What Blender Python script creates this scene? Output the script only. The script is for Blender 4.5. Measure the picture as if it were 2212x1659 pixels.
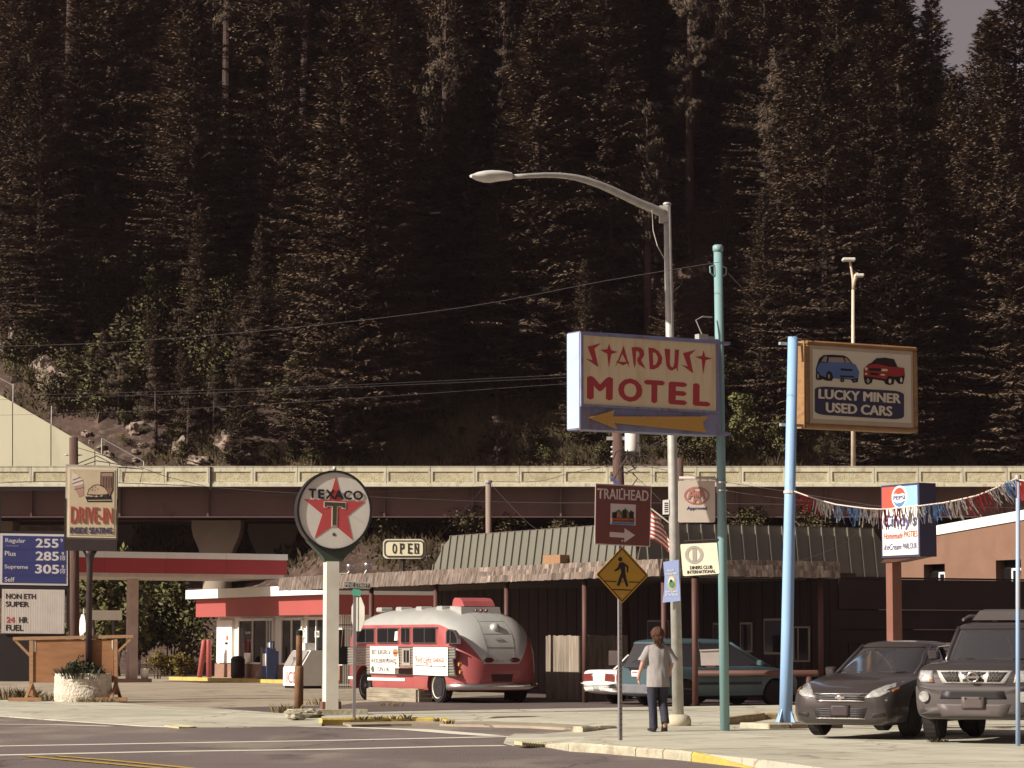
import bpy, bmesh, math, random
from mathutils import Vector, Matrix, noise
from mathutils.bvhtree import BVHTree
R = math.radians
for o in list(bpy.data.objects): bpy.data.objects.remove(o)
scn = bpy.context.scene
C = scn.collection
random.seed(7)

# ------------------------------------------------------------------ camera
F, CX, CY, HZ, EYE = 6000.0, 1106.0, 829.5, 1388.0, 1.55
TILT = math.atan((HZ - CY) / F)
cam = bpy.data.cameras.new('camera'); camo = bpy.data.objects.new('camera', cam); C.objects.link(camo)
camo.location = (0, 0, EYE); camo.rotation_euler = (math.pi/2 + TILT, 0, 0)
cam.sensor_width = 36; cam.lens = 36*F/2212; cam.clip_start = .5; cam.clip_end = 3000
scn.camera = camo
scn.render.resolution_x, scn.render.resolution_y = 1024, 768

# ------------------------------------------------------------------ light
SUN_AZ, SUN_EL = R(64), R(31)          # azimuth: degrees to the left of straight behind the camera
w = bpy.data.worlds.new('World'); scn.world = w; w.use_nodes = True
nt = w.node_tree; nt.nodes.clear()
sky = nt.nodes.new('ShaderNodeTexSky'); sky.sky_type = 'NISHITA'; sky.sun_disc = False
sky.sun_elevation = SUN_EL; sky.sun_rotation = math.pi + SUN_AZ
sky.air_density = 1.0; sky.dust_density = 3.0; sky.ozone_density = 1.0
hs = nt.nodes.new('ShaderNodeHueSaturation'); hs.inputs['Saturation'].default_value = .14
mx = nt.nodes.new('ShaderNodeMix'); mx.data_type = 'RGBA'; mx.blend_type = 'MULTIPLY'
mx.inputs[0].default_value = 1; mx.inputs[7].default_value = (.83, .67, .67, 1)
bg = nt.nodes.new('ShaderNodeBackground'); bg.inputs[1].default_value = .05
out = nt.nodes.new('ShaderNodeOutputWorld')
nt.links.new(sky.outputs[0], hs.inputs['Color']); nt.links.new(hs.outputs[0], mx.inputs[6])
nt.links.new(mx.outputs[2], bg.inputs[0]); nt.links.new(bg.outputs[0], out.inputs[0])
sl = bpy.data.lights.new('sun', 'SUN'); sl.energy = 4.6; sl.angle = R(.5); sl.color = (1.0, .955, .85)
so = bpy.data.objects.new('sun', sl); C.objects.link(so)
SUNV = Vector((-math.sin(SUN_AZ)*math.cos(SUN_EL), -math.cos(SUN_AZ)*math.cos(SUN_EL), math.sin(SUN_EL)))
so.rotation_euler = SUNV.to_track_quat('Z', 'Y').to_euler(); so.location = SUNV*80
vs = scn.view_settings
vs.view_transform = 'Standard'; vs.look = 'None'; vs.exposure = 0.54; vs.gamma = 1

# ------------------------------------------------------------------ helpers
def ray(u, v):
    x = (u-CX)/F; y = (CY-v)/F
    return Vector((x, math.cos(TILT)-y*math.sin(TILT), math.sin(TILT)+y*math.cos(TILT)))
def at(u, v, Y):
    d = ray(u, v); s = Y/d.y
    return Vector((d.x*s, Y, EYE+d.z*s))
def gnd(u, v, z=0.0):
    d = ray(u, v); s = (z-EYE)/d.z
    return Vector((d.x*s, d.y*s, z))
K = .540039
class Zoom:
    def __init__(s, x0, y0, sc): s.a = (x0, y0, sc)
    def __call__(s, x, y): return ((s.a[0]+x/s.a[2])*K, (s.a[1]+y/s.a[2])*K)
ZA=Zoom(0,1500,2.1602); ZB=Zoom(0,2200,1.9023); ZC=Zoom(1024,1800,1.5078); ZD=Zoom(2200,1800,2.37)
ZE=Zoom(2200,2300,2.149); ZF=Zoom(3000,1700,2.0182); ZG=Zoom(3000,2300,2.0182); ZH=Zoom(1800,600,1.8433)
ZI=Zoom(2200,1250,2.765); ZJ=Zoom(3000,1000,2.0738); ZL=Zoom(1300,2350,2.212); ZM=Zoom(800,2250,3.0157)
ZN=Zoom(0,1850,1.8433); ZO=Zoom(2350,1650,3.318); ZP=Zoom(1600,2100,2.0109); ZQ=Zoom(3500,2050,3.0168)
ZK=Zoom(0,1000,1.6592); ZR=Zoom(0,2750,1.58); ZS=Zoom(1000,2700,1.58); ZT=Zoom(2600,2450,2.4578)
ID = lambda u, v: (u, v)

GA = R(29)                                            # the street grid is turned 29 degrees
AX = Vector((math.cos(GA), math.sin(GA), 0)); BX = Vector((-math.sin(GA), math.cos(GA), 0))

MATS = {}
def M(name, col=(.5,.5,.5), rough=.75, metal=0, var=.10, scale=3.0, bump=0, bscale=25, spec=.35, coat=0, wear=None, wscale=1.2, wamt=.5, rnd=0, stretch=None, crack=None, spots=None):
    if name in MATS: return MATS[name]
    m = bpy.data.materials.new(name); m.use_nodes = True; n = m.node_tree; L = n.links.new
    b = n.nodes['Principled BSDF']
    b.inputs['Roughness'].default_value = rough; b.inputs['Metallic'].default_value = metal
    b.inputs['Specular IOR Level'].default_value = spec; b.inputs['Coat Weight'].default_value = coat
    b.inputs['Coat Roughness'].default_value = .08
    b.inputs['Base Color'].default_value = (*col, 1)
    if var or wear or bump or spots or crack:
        tc = n.nodes.new('ShaderNodeTexCoord'); ob_ = n.nodes.new('ShaderNodeObjectInfo')
        sc_ = n.nodes.new('ShaderNodeMath'); sc_.operation = 'MULTIPLY'; sc_.inputs[1].default_value = 37.0; L(ob_.outputs['Random'], sc_.inputs[0])
        va = n.nodes.new('ShaderNodeVectorMath'); va.operation = 'ADD'; L(tc.outputs['Object'], va.inputs[0]); L(sc_.outputs[0], va.inputs[1]); vec = va.outputs[0]
        vec0 = tc.outputs['Object']
        if stretch:
            mp = n.nodes.new('ShaderNodeMapping'); mp.inputs['Scale'].default_value = stretch
            L(vec, mp.inputs[0]); vec = mp.outputs[0]
        nz = n.nodes.new('ShaderNodeTexNoise'); nz.inputs['Scale'].default_value = scale; nz.inputs['Detail'].default_value = 5
        L(vec, nz.inputs['Vector'])
        cr = n.nodes.new('ShaderNodeValToRGB')
        cr.color_ramp.elements[0].position = .3; cr.color_ramp.elements[1].position = .7
        cr.color_ramp.elements[0].color = (*[max(0, c*(1-var)) for c in col], 1)
        cr.color_ramp.elements[1].color = (*[c*(1+var) for c in col], 1)
        L(nz.outputs['Fac'], cr.inputs[0]); src = cr.outputs[0]
        if wear:
            n2 = n.nodes.new('ShaderNodeTexNoise'); n2.inputs['Scale'].default_value = wscale; n2.inputs['Detail'].default_value = 8
            n2.inputs['Roughness'].default_value = .65; L(vec, n2.inputs['Vector'])
            r2 = n.nodes.new('ShaderNodeValToRGB'); r2.color_ramp.elements[0].position = .5; r2.color_ramp.elements[1].position = .68
            r2.color_ramp.elements[0].color = (0,0,0,1); r2.color_ramp.elements[1].color = (wamt,)*3+(1,)
            L(n2.outputs['Fac'], r2.inputs[0])
            mm = n.nodes.new('ShaderNodeMix'); mm.data_type = 'RGBA'; mm.inputs[7].default_value = (*wear, 1)
            L(r2.outputs[0], mm.inputs[0]); L(src, mm.inputs[6]); src = mm.outputs[2]
        if spots:                                        # (colour, scale, threshold): oil drips, rust, dirt
            n5 = n.nodes.new('ShaderNodeTexNoise'); n5.inputs['Scale'].default_value = spots[1]; n5.inputs['Detail'].default_value = 6; L(vec, n5.inputs['Vector'])
            r5 = n.nodes.new('ShaderNodeValToRGB'); r5.color_ramp.elements[0].position = spots[2]; r5.color_ramp.elements[1].position = spots[2]+.10
            r5.color_ramp.elements[0].color = (0,0,0,1); r5.color_ramp.elements[1].color = (.8,.8,.8,1); L(n5.outputs['Fac'], r5.inputs[0])
            m5 = n.nodes.new('ShaderNodeMix'); m5.data_type = 'RGBA'; m5.inputs[7].default_value = (*spots[0], 1)
            L(r5.outputs[0], m5.inputs[0]); L(src, m5.inputs[6]); src = m5.outputs[2]
        if crack:                                        # (colour, cell scale, width)
            wv = n.nodes.new('ShaderNodeTexNoise'); wv.inputs['Scale'].default_value = 1.3; wv.inputs['Detail'].default_value = 5; L(vec0, wv.inputs['Vector'])
            ad = n.nodes.new('ShaderNodeMix'); ad.data_type = 'RGBA'; ad.blend_type = 'ADD'; ad.inputs[0].default_value = .9; L(vec0, ad.inputs[6]); L(wv.outputs['Color'], ad.inputs[7])
            vo = n.nodes.new('ShaderNodeTexVoronoi'); vo.feature = 'DISTANCE_TO_EDGE'; vo.inputs['Scale'].default_value = crack[1]; L(ad.outputs[2], vo.inputs['Vector'])
            r6 = n.nodes.new('ShaderNodeValToRGB'); r6.color_ramp.elements[0].position = 0; r6.color_ramp.elements[1].position = crack[2]
            r6.color_ramp.elements[0].color = (.85,.85,.85,1); r6.color_ramp.elements[1].color = (0,0,0,1); L(vo.outputs['Distance'], r6.inputs[0])
            m6 = n.nodes.new('ShaderNodeMix'); m6.data_type = 'RGBA'; m6.inputs[7].default_value = (*crack[0], 1)
            L(r6.outputs[0], m6.inputs[0]); L(src, m6.inputs[6]); src = m6.outputs[2]
        if rnd:
            oi = n.nodes.new('ShaderNodeObjectInfo'); mr = n.nodes.new('ShaderNodeMapRange')
            mr.inputs[3].default_value = 1-rnd; mr.inputs[4].default_value = 1+rnd; L(oi.outputs['Random'], mr.inputs[0])
            mu = n.nodes.new('ShaderNodeMix'); mu.data_type = 'RGBA'; mu.blend_type = 'MULTIPLY'; mu.inputs[0].default_value = 1
            L(src, mu.inputs[6]); L(mr.outputs[0], mu.inputs[7]); src = mu.outputs[2]
        L(src, b.inputs['Base Color'])
        if bump:
            n3 = n.nodes.new('ShaderNodeTexNoise'); n3.inputs['Scale'].default_value = bscale; n3.inputs['Detail'].default_value = 4
            L(vec, n3.inputs['Vector'])
            bp = n.nodes.new('ShaderNodeBump'); bp.inputs['Strength'].default_value = bump; bp.inputs['Distance'].default_value = .03
            L(n3.outputs['Fac'], bp.inputs['Height']); L(bp.outputs[0], b.inputs['Normal'])
    MATS[name] = m
    return m

def link(name, me, mat=None, parent=None, smooth=False):
    if mat and not me.materials: me.materials.append(mat)
    if smooth:
        me.polygons.foreach_set('use_smooth', [True]*len(me.polygons))
    o = bpy.data.objects.new(name, me); C.objects.link(o)
    if parent: o.parent = parent
    return o
class MB:
    def __init__(s): s.v = []; s.f = []
    def add(s, vs, fs):
        k = len(s.v); s.v += [tuple(p) for p in vs]; s.f += [tuple(i+k for i in q) for q in fs]; return s
    def bb(s, x0, x1, y0, y1, z0, z1):
        return s.add([(x0,y0,z0),(x1,y0,z0),(x1,y1,z0),(x0,y1,z0),(x0,y0,z1),(x1,y0,z1),(x1,y1,z1),(x0,y1,z1)],
                     [(3,2,1,0),(4,5,6,7),(0,1,5,4),(1,2,6,5),(2,3,7,6),(3,0,4,7)])
    def prism(s, poly, y0, y1):                       # poly in (x,z), seen from -y; extruded y0 (front) .. y1 (back)
        if sum(a[0]*b[1]-b[0]*a[1] for a, b in zip(poly, poly[1:]+poly[:1])) < 0: poly = poly[::-1]
        n = len(poly)
        vs = [(x,y0,z) for x,z in poly]+[(x,y1,z) for x,z in poly]
        return s.add(vs, [tuple(range(n)), tuple(range(2*n-1,n-1,-1))]+[(i,i+n,(i+1)%n+n,(i+1)%n) for i in range(n)])
    def hprism(s, poly, z0, z1):
        if sum(a[0]*b[1]-b[0]*a[1] for a, b in zip(poly, poly[1:]+poly[:1])) < 0: poly = poly[::-1]
        n = len(poly)
        vs = [(p[0],p[1],z0) for p in poly]+[(p[0],p[1],z1) for p in poly]
        return s.add(vs, [tuple(range(n-1,-1,-1)), tuple(range(n,2*n))]+[(i,(i+1)%n,(i+1)%n+n,i+n) for i in range(n)])
    def loft(s, rings, cap0=True, cap1=True, closed=True):
        n = len(rings[0]); vs = [p for r in rings for p in r]; fs = []
        m = n if closed else n-1
        for j in range(len(rings)-1):
            for i in range(m):
                k = (i+1) % n
                fs.append((j*n+i, j*n+k, (j+1)*n+k, (j+1)*n+i))
        if cap0: fs.append(tuple(range(n-1,-1,-1)))
        if cap1: fs.append(tuple((len(rings)-1)*n+i for i in range(n)))
        return s.add(vs, fs)
    def tube(s, pts, r, n=8):
        pts = [Vector(p) for p in pts]; rings = []; prev = None
        for i, p in enumerate(pts):
            t = (pts[min(i+1,len(pts)-1)]-pts[max(i-1,0)]).normalized()
            if prev is None:
                prev = t.cross(Vector((0,0,1)) if abs(t.z) < .9 else Vector((1,0,0))).normalized()
            a = (prev - t*prev.dot(t)).normalized(); prev = a; b = t.cross(a)
            rr = r[i] if isinstance(r, (list, tuple)) else r
            rings.append([p+(a*math.cos(2*math.pi*k/n)+b*math.sin(2*math.pi*k/n))*rr for k in range(n)])
        return s.loft(rings)
    def lathe(s, prof, n=24, c=(0,0,0)):              # prof: (radius, z) from the bottom up
        return s.loft([[(c[0]+r*math.cos(2*math.pi*k/n), c[1]+r*math.sin(2*math.pi*k/n), c[2]+z) for k in range(n)] for r, z in prof])
    def disc(s, cx, cz, rx, rz, y0, y1, n=40):
        return s.prism([(cx+rx*math.cos(2*math.pi*k/n), cz+rz*math.sin(2*math.pi*k/n)) for k in range(n)], y0, y1)
    def mesh(s, name='m'):
        me = bpy.data.meshes.new(name); me.from_pydata(s.v, [], s.f); me.update(); return me
    def build(s, name, mat, parent=None, smooth=False):
        return link(name, s.mesh(name), mat, parent, smooth)
def smooth_by_angle(o, deg=35):
    me = o.data
    bm = bmesh.new(); bm.from_mesh(me); bm.normal_update()
    for f in bm.faces: f.smooth = True
    for e in bm.edges:
        e.smooth = not (len(e.link_faces) == 2 and e.calc_face_angle(0) > R(deg))
    bm.to_mesh(me); bm.free(); return o
def fixn(o):
    bm = bmesh.new(); bm.from_mesh(o.data); bmesh.ops.recalc_face_normals(bm, faces=bm.faces); bm.to_mesh(o.data); bm.free(); return o
def bevel(o, w=.01, seg=1):
    bm = bmesh.new(); bm.from_mesh(o.data)
    bmesh.ops.bevel(bm, geom=list(bm.edges), offset=w, segments=seg, affect='EDGES', clamp_overlap=True)
    bm.to_mesh(o.data); bm.free(); return o
def tag(o, label=None, cat=None, group=None, kind=None):
    if label: o['label'] = label
    if cat: o['category'] = cat
    if group: o['group'] = group
    if kind: o['kind'] = kind
    return o
def thing(name, label, cat, loc=(0,0,0), rz=0, group=None):
    o = bpy.data.objects.new(name, None); C.objects.link(o)
    o.empty_display_size = .3
    o.location = loc; o.rotation_euler = (0,0,rz)
    return tag(o, label, cat, group)
def copy_tree(o, parent=None):
    c = o.copy(); C.objects.link(c)
    if parent: c.parent = parent
    for ch in list(o.children): copy_tree(ch, c)
    return c
_tc = {}
def text_geo(s, bold=0.0, shear=0.0):
    k = (s, bold, shear)
    if k in _tc: return _tc[k]
    cu = bpy.data.curves.new('t', 'FONT'); cu.body = s; cu.resolution_u = 3; cu.shear = shear; cu.extrude = .02
    ob = bpy.data.objects.new('t', cu); C.objects.link(ob)
    dg = bpy.context.evaluated_depsgraph_get(); dg.update()
    me = bpy.data.meshes.new_from_object(ob.evaluated_get(dg))
    v = [tuple(p.co) for p in me.vertices]; f = [tuple(p.vertices) for p in me.polygons]
    bpy.data.objects.remove(ob); bpy.data.curves.remove(cu); bpy.data.meshes.remove(me)
    if bold:                                             # heavier strokes: shifted copies, each a hair deeper
        n0 = len(v); v0, f0 = v, f; v = []; f = []
        for i, (dx, dy) in enumerate(((0,0),(bold,0),(-bold,0),(0,bold*.7),(0,-bold*.7))):
            v += [(p[0]+dx, p[1]+dy, p[2]-.0025*i) for p in v0]; f += [tuple(q+n0*i for q in g_) for g_ in f0]
    x0 = min(p[0] for p in v); x1 = max(p[0] for p in v); y0 = min(p[1] for p in v); y1 = max(p[1] for p in v)
    v = [((p[0]-x0)/(x1-x0), (p[1]-y0)/(y1-y0), (p[2]+.02)/.04) for p in v]
    _tc[k] = (v, f); return v, f
class Sign:
    """A thing whose parts are laid out on a vertical plane through its base point."""
    def __init__(s, name, label, cat, base, yaw, zoom, group=None, obj=None):
        s.b = Vector(base); s.yaw = yaw; s.z = zoom
        s.o = obj or thing(name, label, cat, base, yaw, group)
        s.ax = Vector((math.cos(yaw), math.sin(yaw), 0)); s.n = Vector((math.sin(yaw), -math.cos(yaw), 0))
    def p(s, x, y, yo=0, zoom=None):
        d = ray(*(zoom or s.z)(x, y)); o = s.b - s.n*yo
        eye = Vector((0,0,EYE)); t = s.n.dot(o-eye)/s.n.dot(d); P = eye+d*t
        return ((P-s.b).dot(s.ax), P.z-s.b.z)
    def poly(s, part, pts, y0, y1, mat, parent=None, zoom=None):
        return MB().prism([s.p(x, y, y0, zoom) for x, y in pts], y0, y1).build(part, mat, parent or s.o)
    def polys(s, part, lst, y0, y1, mat, parent=None, zoom=None):
        m = MB()
        for i, pts in enumerate(lst): m.prism([s.p(x, y, y0, zoom) for x, y in pts], y0-i*.0012, y1)
        return m.build(part, mat, parent or s.o)
    def text(s, part, txt, quad, y, mat, bold=0.0, shear=0.0, thick=.004, parent=None, zoom=None):
        q = [s.p(a, b, y, zoom) for a, b in quad]      # TL, TR, BR, BL
        v, f = text_geo(txt, bold, shear); vs = []
        for x, h, t in v:
            top = (q[0][0]+(q[1][0]-q[0][0])*x, q[0][1]+(q[1][1]-q[0][1])*x)
            bot = (q[3][0]+(q[2][0]-q[3][0])*x, q[3][1]+(q[2][1]-q[3][1])*x)
            vs.append((bot[0]+(top[0]-bot[0])*h, y+thick*(1-t), bot[1]+(top[1]-bot[1])*h))
        return MB().add(vs, f).build(part, mat, parent or s.o)
    def disc(s, part, cx, cy, rx, ry, y0, y1, mat, parent=None, zoom=None, n=40):
        return s.poly(part, [(cx+rx*math.cos(2*math.pi*k/n), cy+ry*math.sin(2*math.pi*k/n)) for k in range(n)], y0, y1, mat, parent, zoom)
def ring_poly(outer, inner):
    return outer+[outer[0]]+[inner[0]]+inner[::-1]
def wire(label, pts, r=.010, sag=0, n=14, name='overhead_wire', mat=None, group=None):
    P = []
    if len(pts) == 2:
        for i in range(n+1):
            t = i/n; q = pts[0].lerp(pts[1], t); q.z -= sag*4*t*(1-t); P.append(q)
    else: P = pts
    o0 = Vector(P[0]); m = MB().tube([Vector(q)-o0 for q in P], r, 5).build(name, mat or M('wire', (.06,.045,.045), .6, var=0))
    m.location = o0; return tag(m, label, 'wire', group)
# ------------------------------------------------------------------ ground
asph = M('asphalt', (.158,.122,.112), .9, var=.13, scale=.6, bump=.5, bscale=60, wear=(.32,.27,.205), wscale=.55, wamt=.75, stretch=(.5,.22,1), crack=((.06,.042,.038), .16, .010), spots=((.085,.06,.052), .9, .60))
lotm = M('lot paving', (.36,.295,.215), .9, var=.14, scale=.8, bump=.4, bscale=50, wear=(.24,.185,.145), wscale=.35, wamt=.6, crack=((.11,.08,.065), .22, .012), spots=((.17,.13,.105), .7, .60))
conc = M('concrete walk', (.47,.44,.345), .85, var=.09, scale=1.3, bump=.25, bscale=40, wear=(.30,.245,.18), wscale=.8, wamt=.6, rnd=.09, crack=((.20,.15,.11), .17, .006), spots=((.27,.215,.155), 1.6, .62))
kerbm = M('kerb concrete', (.44,.40,.29), .85, var=.16, scale=4, bump=.5, bscale=18, wear=(.26,.2,.14), wscale=3, wamt=.7)
yel = M('yellow kerb paint', (.52,.38,.075), .8, var=.15, scale=5, bump=.4, bscale=18, wear=(.4,.33,.2), wscale=4, wamt=.8)
whitep = M('white road paint', (.74,.70,.58), .7, var=.12, scale=5, wear=(.3,.24,.18), wscale=5, wamt=.5)
yelp = M('yellow road paint', (.50,.33,.06), .7, var=.15, scale=5, wear=(.15,.1,.07), wscale=4, wamt=.7)
ZROAD, ZLOT = -.13, -.08
g = MB().add([(-900,-60,ZROAD),(900,-60,ZROAD),(900,1500,ZROAD),(-900,1500,ZROAD)], [(0,1,2,3)]).build('road', asph); tag(g, kind='structure')

def P2(l, z=0): return [gnd(u, v, z) for u, v in l]
far_edge = [(-120,1538),(0,1545),(110,1553),(219,1560),(308,1566),(424,1569),(540,1568.5),(620,1567.5),(695,1566.5),(759,1565.5),(841,1563.5),(889,1563),(950,1563),(985,1564),(1150,1568),(1258,1574)]
near_edge = [(1258,1585),(1180,1583),(1112,1582),(1094,1590),(1088,1602),(1110,1607),(1160,1606),(1228,1604),(1373,1614),(1493,1624),(1640,1640),(1800,1662),(2100,1720),(2500,1760)]
# the lots behind the pavements, reaching back under the overpass
lot = P2([(-120,1513),(0,1515),(250,1520),(330,1527),(470,1533),(600,1543),(695,1548)], ZLOT)+P2(far_edge[9:], ZLOT)+[gnd(u,v,ZLOT) for u,v in [(1300,1572),(2400,1572)]]+[Vector((60,150,ZLOT)),Vector((-60,150,ZLOT))]
o = MB().hprism([(p.x,p.y) for p in lot], ZROAD-.05, ZLOT).build('parking_lot', lotm); tag(o, kind='structure')

def clip(poly, inside, inter):
    out = []
    for i in range(len(poly)):
        a, b = poly[i-1], poly[i]; ia, ib = inside(a), inside(b)
        if ib:
            if not ia: out.append(inter(a, b))
            out.append(b)
        elif ia: out.append(inter(a, b))
    return out
def slabs(name, outline, mat, cell, z0, ztop, off=(0,0), ang=GA, zf=None):
    root = bpy.data.objects.new(name, None); C.objects.link(root); tag(root, kind='structure')
    ax = Vector((math.cos(ang), math.sin(ang))); bx = Vector((-math.sin(ang), math.cos(ang)))
    loc = [(ax.dot(p.xy), bx.dot(p.xy)) for p in outline]
    x0 = min(p[0] for p in loc); x1 = max(p[0] for p in loc); y0 = min(p[1] for p in loc); y1 = max(p[1] for p in loc)
    i0 = math.floor((x0-off[0])/cell[0]); j0 = math.floor((y0-off[1])/cell[1]); k = 0
    for i in range(i0, math.ceil((x1-off[0])/cell[0])):
        for j in range(j0, math.ceil((y1-off[1])/cell[1])):
            a0, a1 = off[0]+i*cell[0]+.006, off[0]+(i+1)*cell[0]-.006
            b0, b1 = off[1]+j*cell[1]+.006, off[1]+(j+1)*cell[1]-.006
            q = loc
            def mk(ax_, lim, sgn):
                ins = lambda p: sgn*(p[ax_]-lim) >= 0
                def it(a, b):
                    t = (lim-a[ax_])/(b[ax_]-a[ax_]); return (a[0]+(b[0]-a[0])*t, a[1]+(b[1]-a[1])*t)
                return ins, it
            for ax_, lim, sg in ((0,a0,1),(0,a1,-1),(1,b0,1),(1,b1,-1)):
                if len(q) < 3: break
                q = clip(q, *mk(ax_, lim, sg))
            if len(q) < 3: continue
            ar = abs(sum(a[0]*b[1]-b[0]*a[1] for a, b in zip(q, q[1:]+q[:1])))/2
            if ar < .05: continue
            wp = [(ax*p[0]+bx*p[1]) for p in q]
            dz = random.uniform(-.008, .006)
            o_ = MB().hprism([(p.x,p.y) for p in wp], z0, ztop+dz).build('slab', mat, root); k += 1
            if zf:
                for v_ in o_.data.vertices:
                    if v_.co.z > z0+.01: v_.co.z = zf(v_.co)+dz*.4
    return root
conc_in_L = [(695,1545),(600,1541),(470,1531),(330,1525),(250,1518),(0,1513),(-120,1511)]
fe = [p.xy for p in P2(far_edge[:9], -.1)]
def dist_edge(p):
    best = 9
    for a, b in zip(fe, fe[1:]):
        t = max(0, min(1, (p.xy-a).dot(b-a)/(b-a).length_squared)); best = min(best, (p.xy-a.lerp(b,t)).length)
    return best
slabs('pavement_left', P2(far_edge[:9], -.1)+P2(conc_in_L, -.05), conc, (3.6,3.2), ZROAD-.03, -.035, zf=lambda p: -.112+.07*min(1, dist_edge(p)/1.6))
apron = P2([(330,1533),(470,1529),(640,1526),(735,1524),(770,1518),(900,1512),(1200,1495),(2500,1490),(2500,1522),(1686,1525),(1502,1528),(1296,1532),(967,1537.5),(731,1543),(640,1545),(560,1541),(450,1535)], ZLOT)
o = MB().hprism([(p.x,p.y) for p in apron], ZLOT-.02, ZLOT+.006).build('asphalt_apron', M('apron asphalt', (.115,.083,.075), .9, var=.15, scale=.8, bump=.4, bscale=50)); tag(o, kind='structure')
def ramp(edge, z0, z1, w_):
    e = [p.xy for p in edge]
    def f(p):
        best = 9
        for a, b in zip(e, e[1:]):
            t = max(0, min(1, (p.xy-a).dot(b-a)/(b-a).length_squared)); best = min(best, (p.xy-a.lerp(b,t)).length)
        return z0+(z1-z0)*min(1, best/w_)
    return f
mid = [p+Vector((0,.09,0)) for p in P2(far_edge[8:13], ZROAD)]+P2(far_edge[13:], ZROAD)+P2([(1300,1573),(2500,1573),(2500,1520),(1686,1524),(1502,1527),(1296,1530.5),(967,1536),(731,1541),(695,1545)], -.02)
slabs('pavement_middle', mid, conc, (3.1,3.1), ZROAD-.02, -.005, off=(.6,.3), zf=ramp(P2(far_edge[13:], ZROAD), -.115, -.005, 1.3))
near = P2(near_edge)+P2([(2500,1573.4),(1300,1573.4),(1258,1573.4)])
near = P2(near_edge[:7], -.1)+P2(near_edge[7:])+P2([(2500,1573.4),(1300,1573.4),(1258,1573.4)])
slabs('pavement_near', near, conc, (2.6,2.8), ZROAD-.03, .0, off=(.2,.9), zf=ramp(P2(near_edge[1:7], -.1), -.118, .0, 1.2)); near_f = ramp(P2(near_edge[1:7], -.1), -.118, .0, 1.2); left_f = lambda p: -.112+.07*min(1, dist_edge(p)/1.6)

def kerbs(root, pts, mats, width=.16, h=.135, z=.008, gap=.012, taper=None):
    for i in range(len(pts)-1):
        a, b = Vector(pts[i]), Vector(pts[i+1]); d = (b-a).normalized(); nn = Vector((-d.y, d.x, 0))
        a2 = a+d*gap; b2 = b-d*gap
        ta, tb = (taper[i], taper[i+1]) if taper else (1, 1)
        ring = lambda p, t: [p+nn*0+Vector((0,0,-h-.03)), p+nn*width+Vector((0,0,-h-.03)), p+nn*width+Vector((0,0,z*t-(1-t)*h)), p+nn*.03+Vector((0,0,z*t-(1-t)*h)), p+nn*0+Vector((0,0,(z-.03)*t-(1-t)*h))]
        n = 5; rings = []
        for k in range(n+1):
            t = k/n; q = a2.lerp(b2, t); j = Vector((noise.noise(q*3)*.012, noise.noise(q*3+Vector((9,0,0)))*.012, noise.noise(q*4)*.010))
            rings.append([p+j for p in ring(q, ta+(tb-ta)*t)])
        o = MB().loft(rings).build('kerb_stone', mats[i] if isinstance(mats, list) else mats, root); fixn(o)
k1 = bpy.data.objects.new('kerb_near', None); C.objects.link(k1); tag(k1, kind='structure')
def ss(l, z=0): return [gnd(u,v,z) for u,v in l]
npts = ss([(1228,1605),(1300,1609),(1373,1615),(1432,1619.5),(1493,1625),(1640,1641)])
kerbs(k1, npts, [kerbm,kerbm,kerbm,kerbm,yel], taper=[1,1,1,1,1,.05])
k1b = [gnd(1162,1607,-.1)+Vector((0,0,.1)), gnd(1228,1604.6)]
kerbs(k1, k1b, [kerbm], taper=[.1,1])
kerbs(k1, ss([(1334,1573),(1296,1574.5),(1258,1576)][::-1], .0), kerbm, h=.13, z=.05, width=.22)
k2 = bpy.data.objects.new('kerb_corner', None); C.objects.link(k2); tag(k2, kind='structure')
kerbs(k2, [p-Vector((0,0,ZROAD)) for p in ss(far_edge[8:14], ZROAD)], yel, h=.12, z=.006, taper=[1,1,1,1,.8,.1])
k3 = bpy.data.objects.new('kerb_drive', None); C.objects.link(k3); tag(k3, kind='structure')
kerbs(k3, ss([ZT(780,1062),ZT(1140,1018),ZT(1420,1016),ZT(1900,1040)], .06), M('worn yellow kerb', (.36,.27,.13), .85, var=.2, scale=4, bump=.4, wear=(.25,.18,.12), wscale=3, wamt=.7), h=.1, z=.06, width=.18)
# painted lines
def strip(name, pts, wd, mat, z, root=None):
    m = MB(); vs = []
    for i, p in enumerate(pts):
        t = (pts[min(i+1,len(pts)-1)]-pts[max(i-1,0)]).normalized(); nn = Vector((-t.y,t.x,0))*wd[i]/2
        vs += [p+nn, p-nn]
    m.add([(q.x,q.y,z) for q in vs], [(2*i,2*i+1,2*i+3,2*i+2) for i in range(len(pts)-1)])
    o = m.build(name, mat); return tag(o, kind='structure')
def RL(l): return [gnd(u,v,ZROAD) for u,v in l]
strip('crosswalk_line', RL([(-200,1620.5),(0,1612),(340,1606),(700,1600),(1000,1593.5),(1110,1591)]), [.34]*6, whitep, ZROAD+.004)
strip('crosswalk_line', RL([(-200,1638),(0,1631.5),(340,1624),(700,1619),(1000,1612),(1090,1611)]), [.36]*6, whitep, ZROAD+.004)
strip('stop_line', RL([(560,1567.5),(640,1570),(760,1572),(900,1577),(1010,1586),(1070,1590.5)]), [.3,.35,.45,.6,.6,.4], whitep, ZROAD+.008)
strip('edge_line', RL([(-200,1568),(0,1564.5),(120,1565.5),(240,1569)]), [.3]*4, whitep, ZROAD+.004)
strip('edge_line', RL([(985,1563.5),(1130,1567.5),(1258,1571)]), [.3]*3, whitep, ZROAD+.004)
strip('centre_line', RL([(52,1634),(150,1643),(260,1653),(420,1668),(620,1690)]), [.15]*5, yelp, ZROAD+.012)
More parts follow.
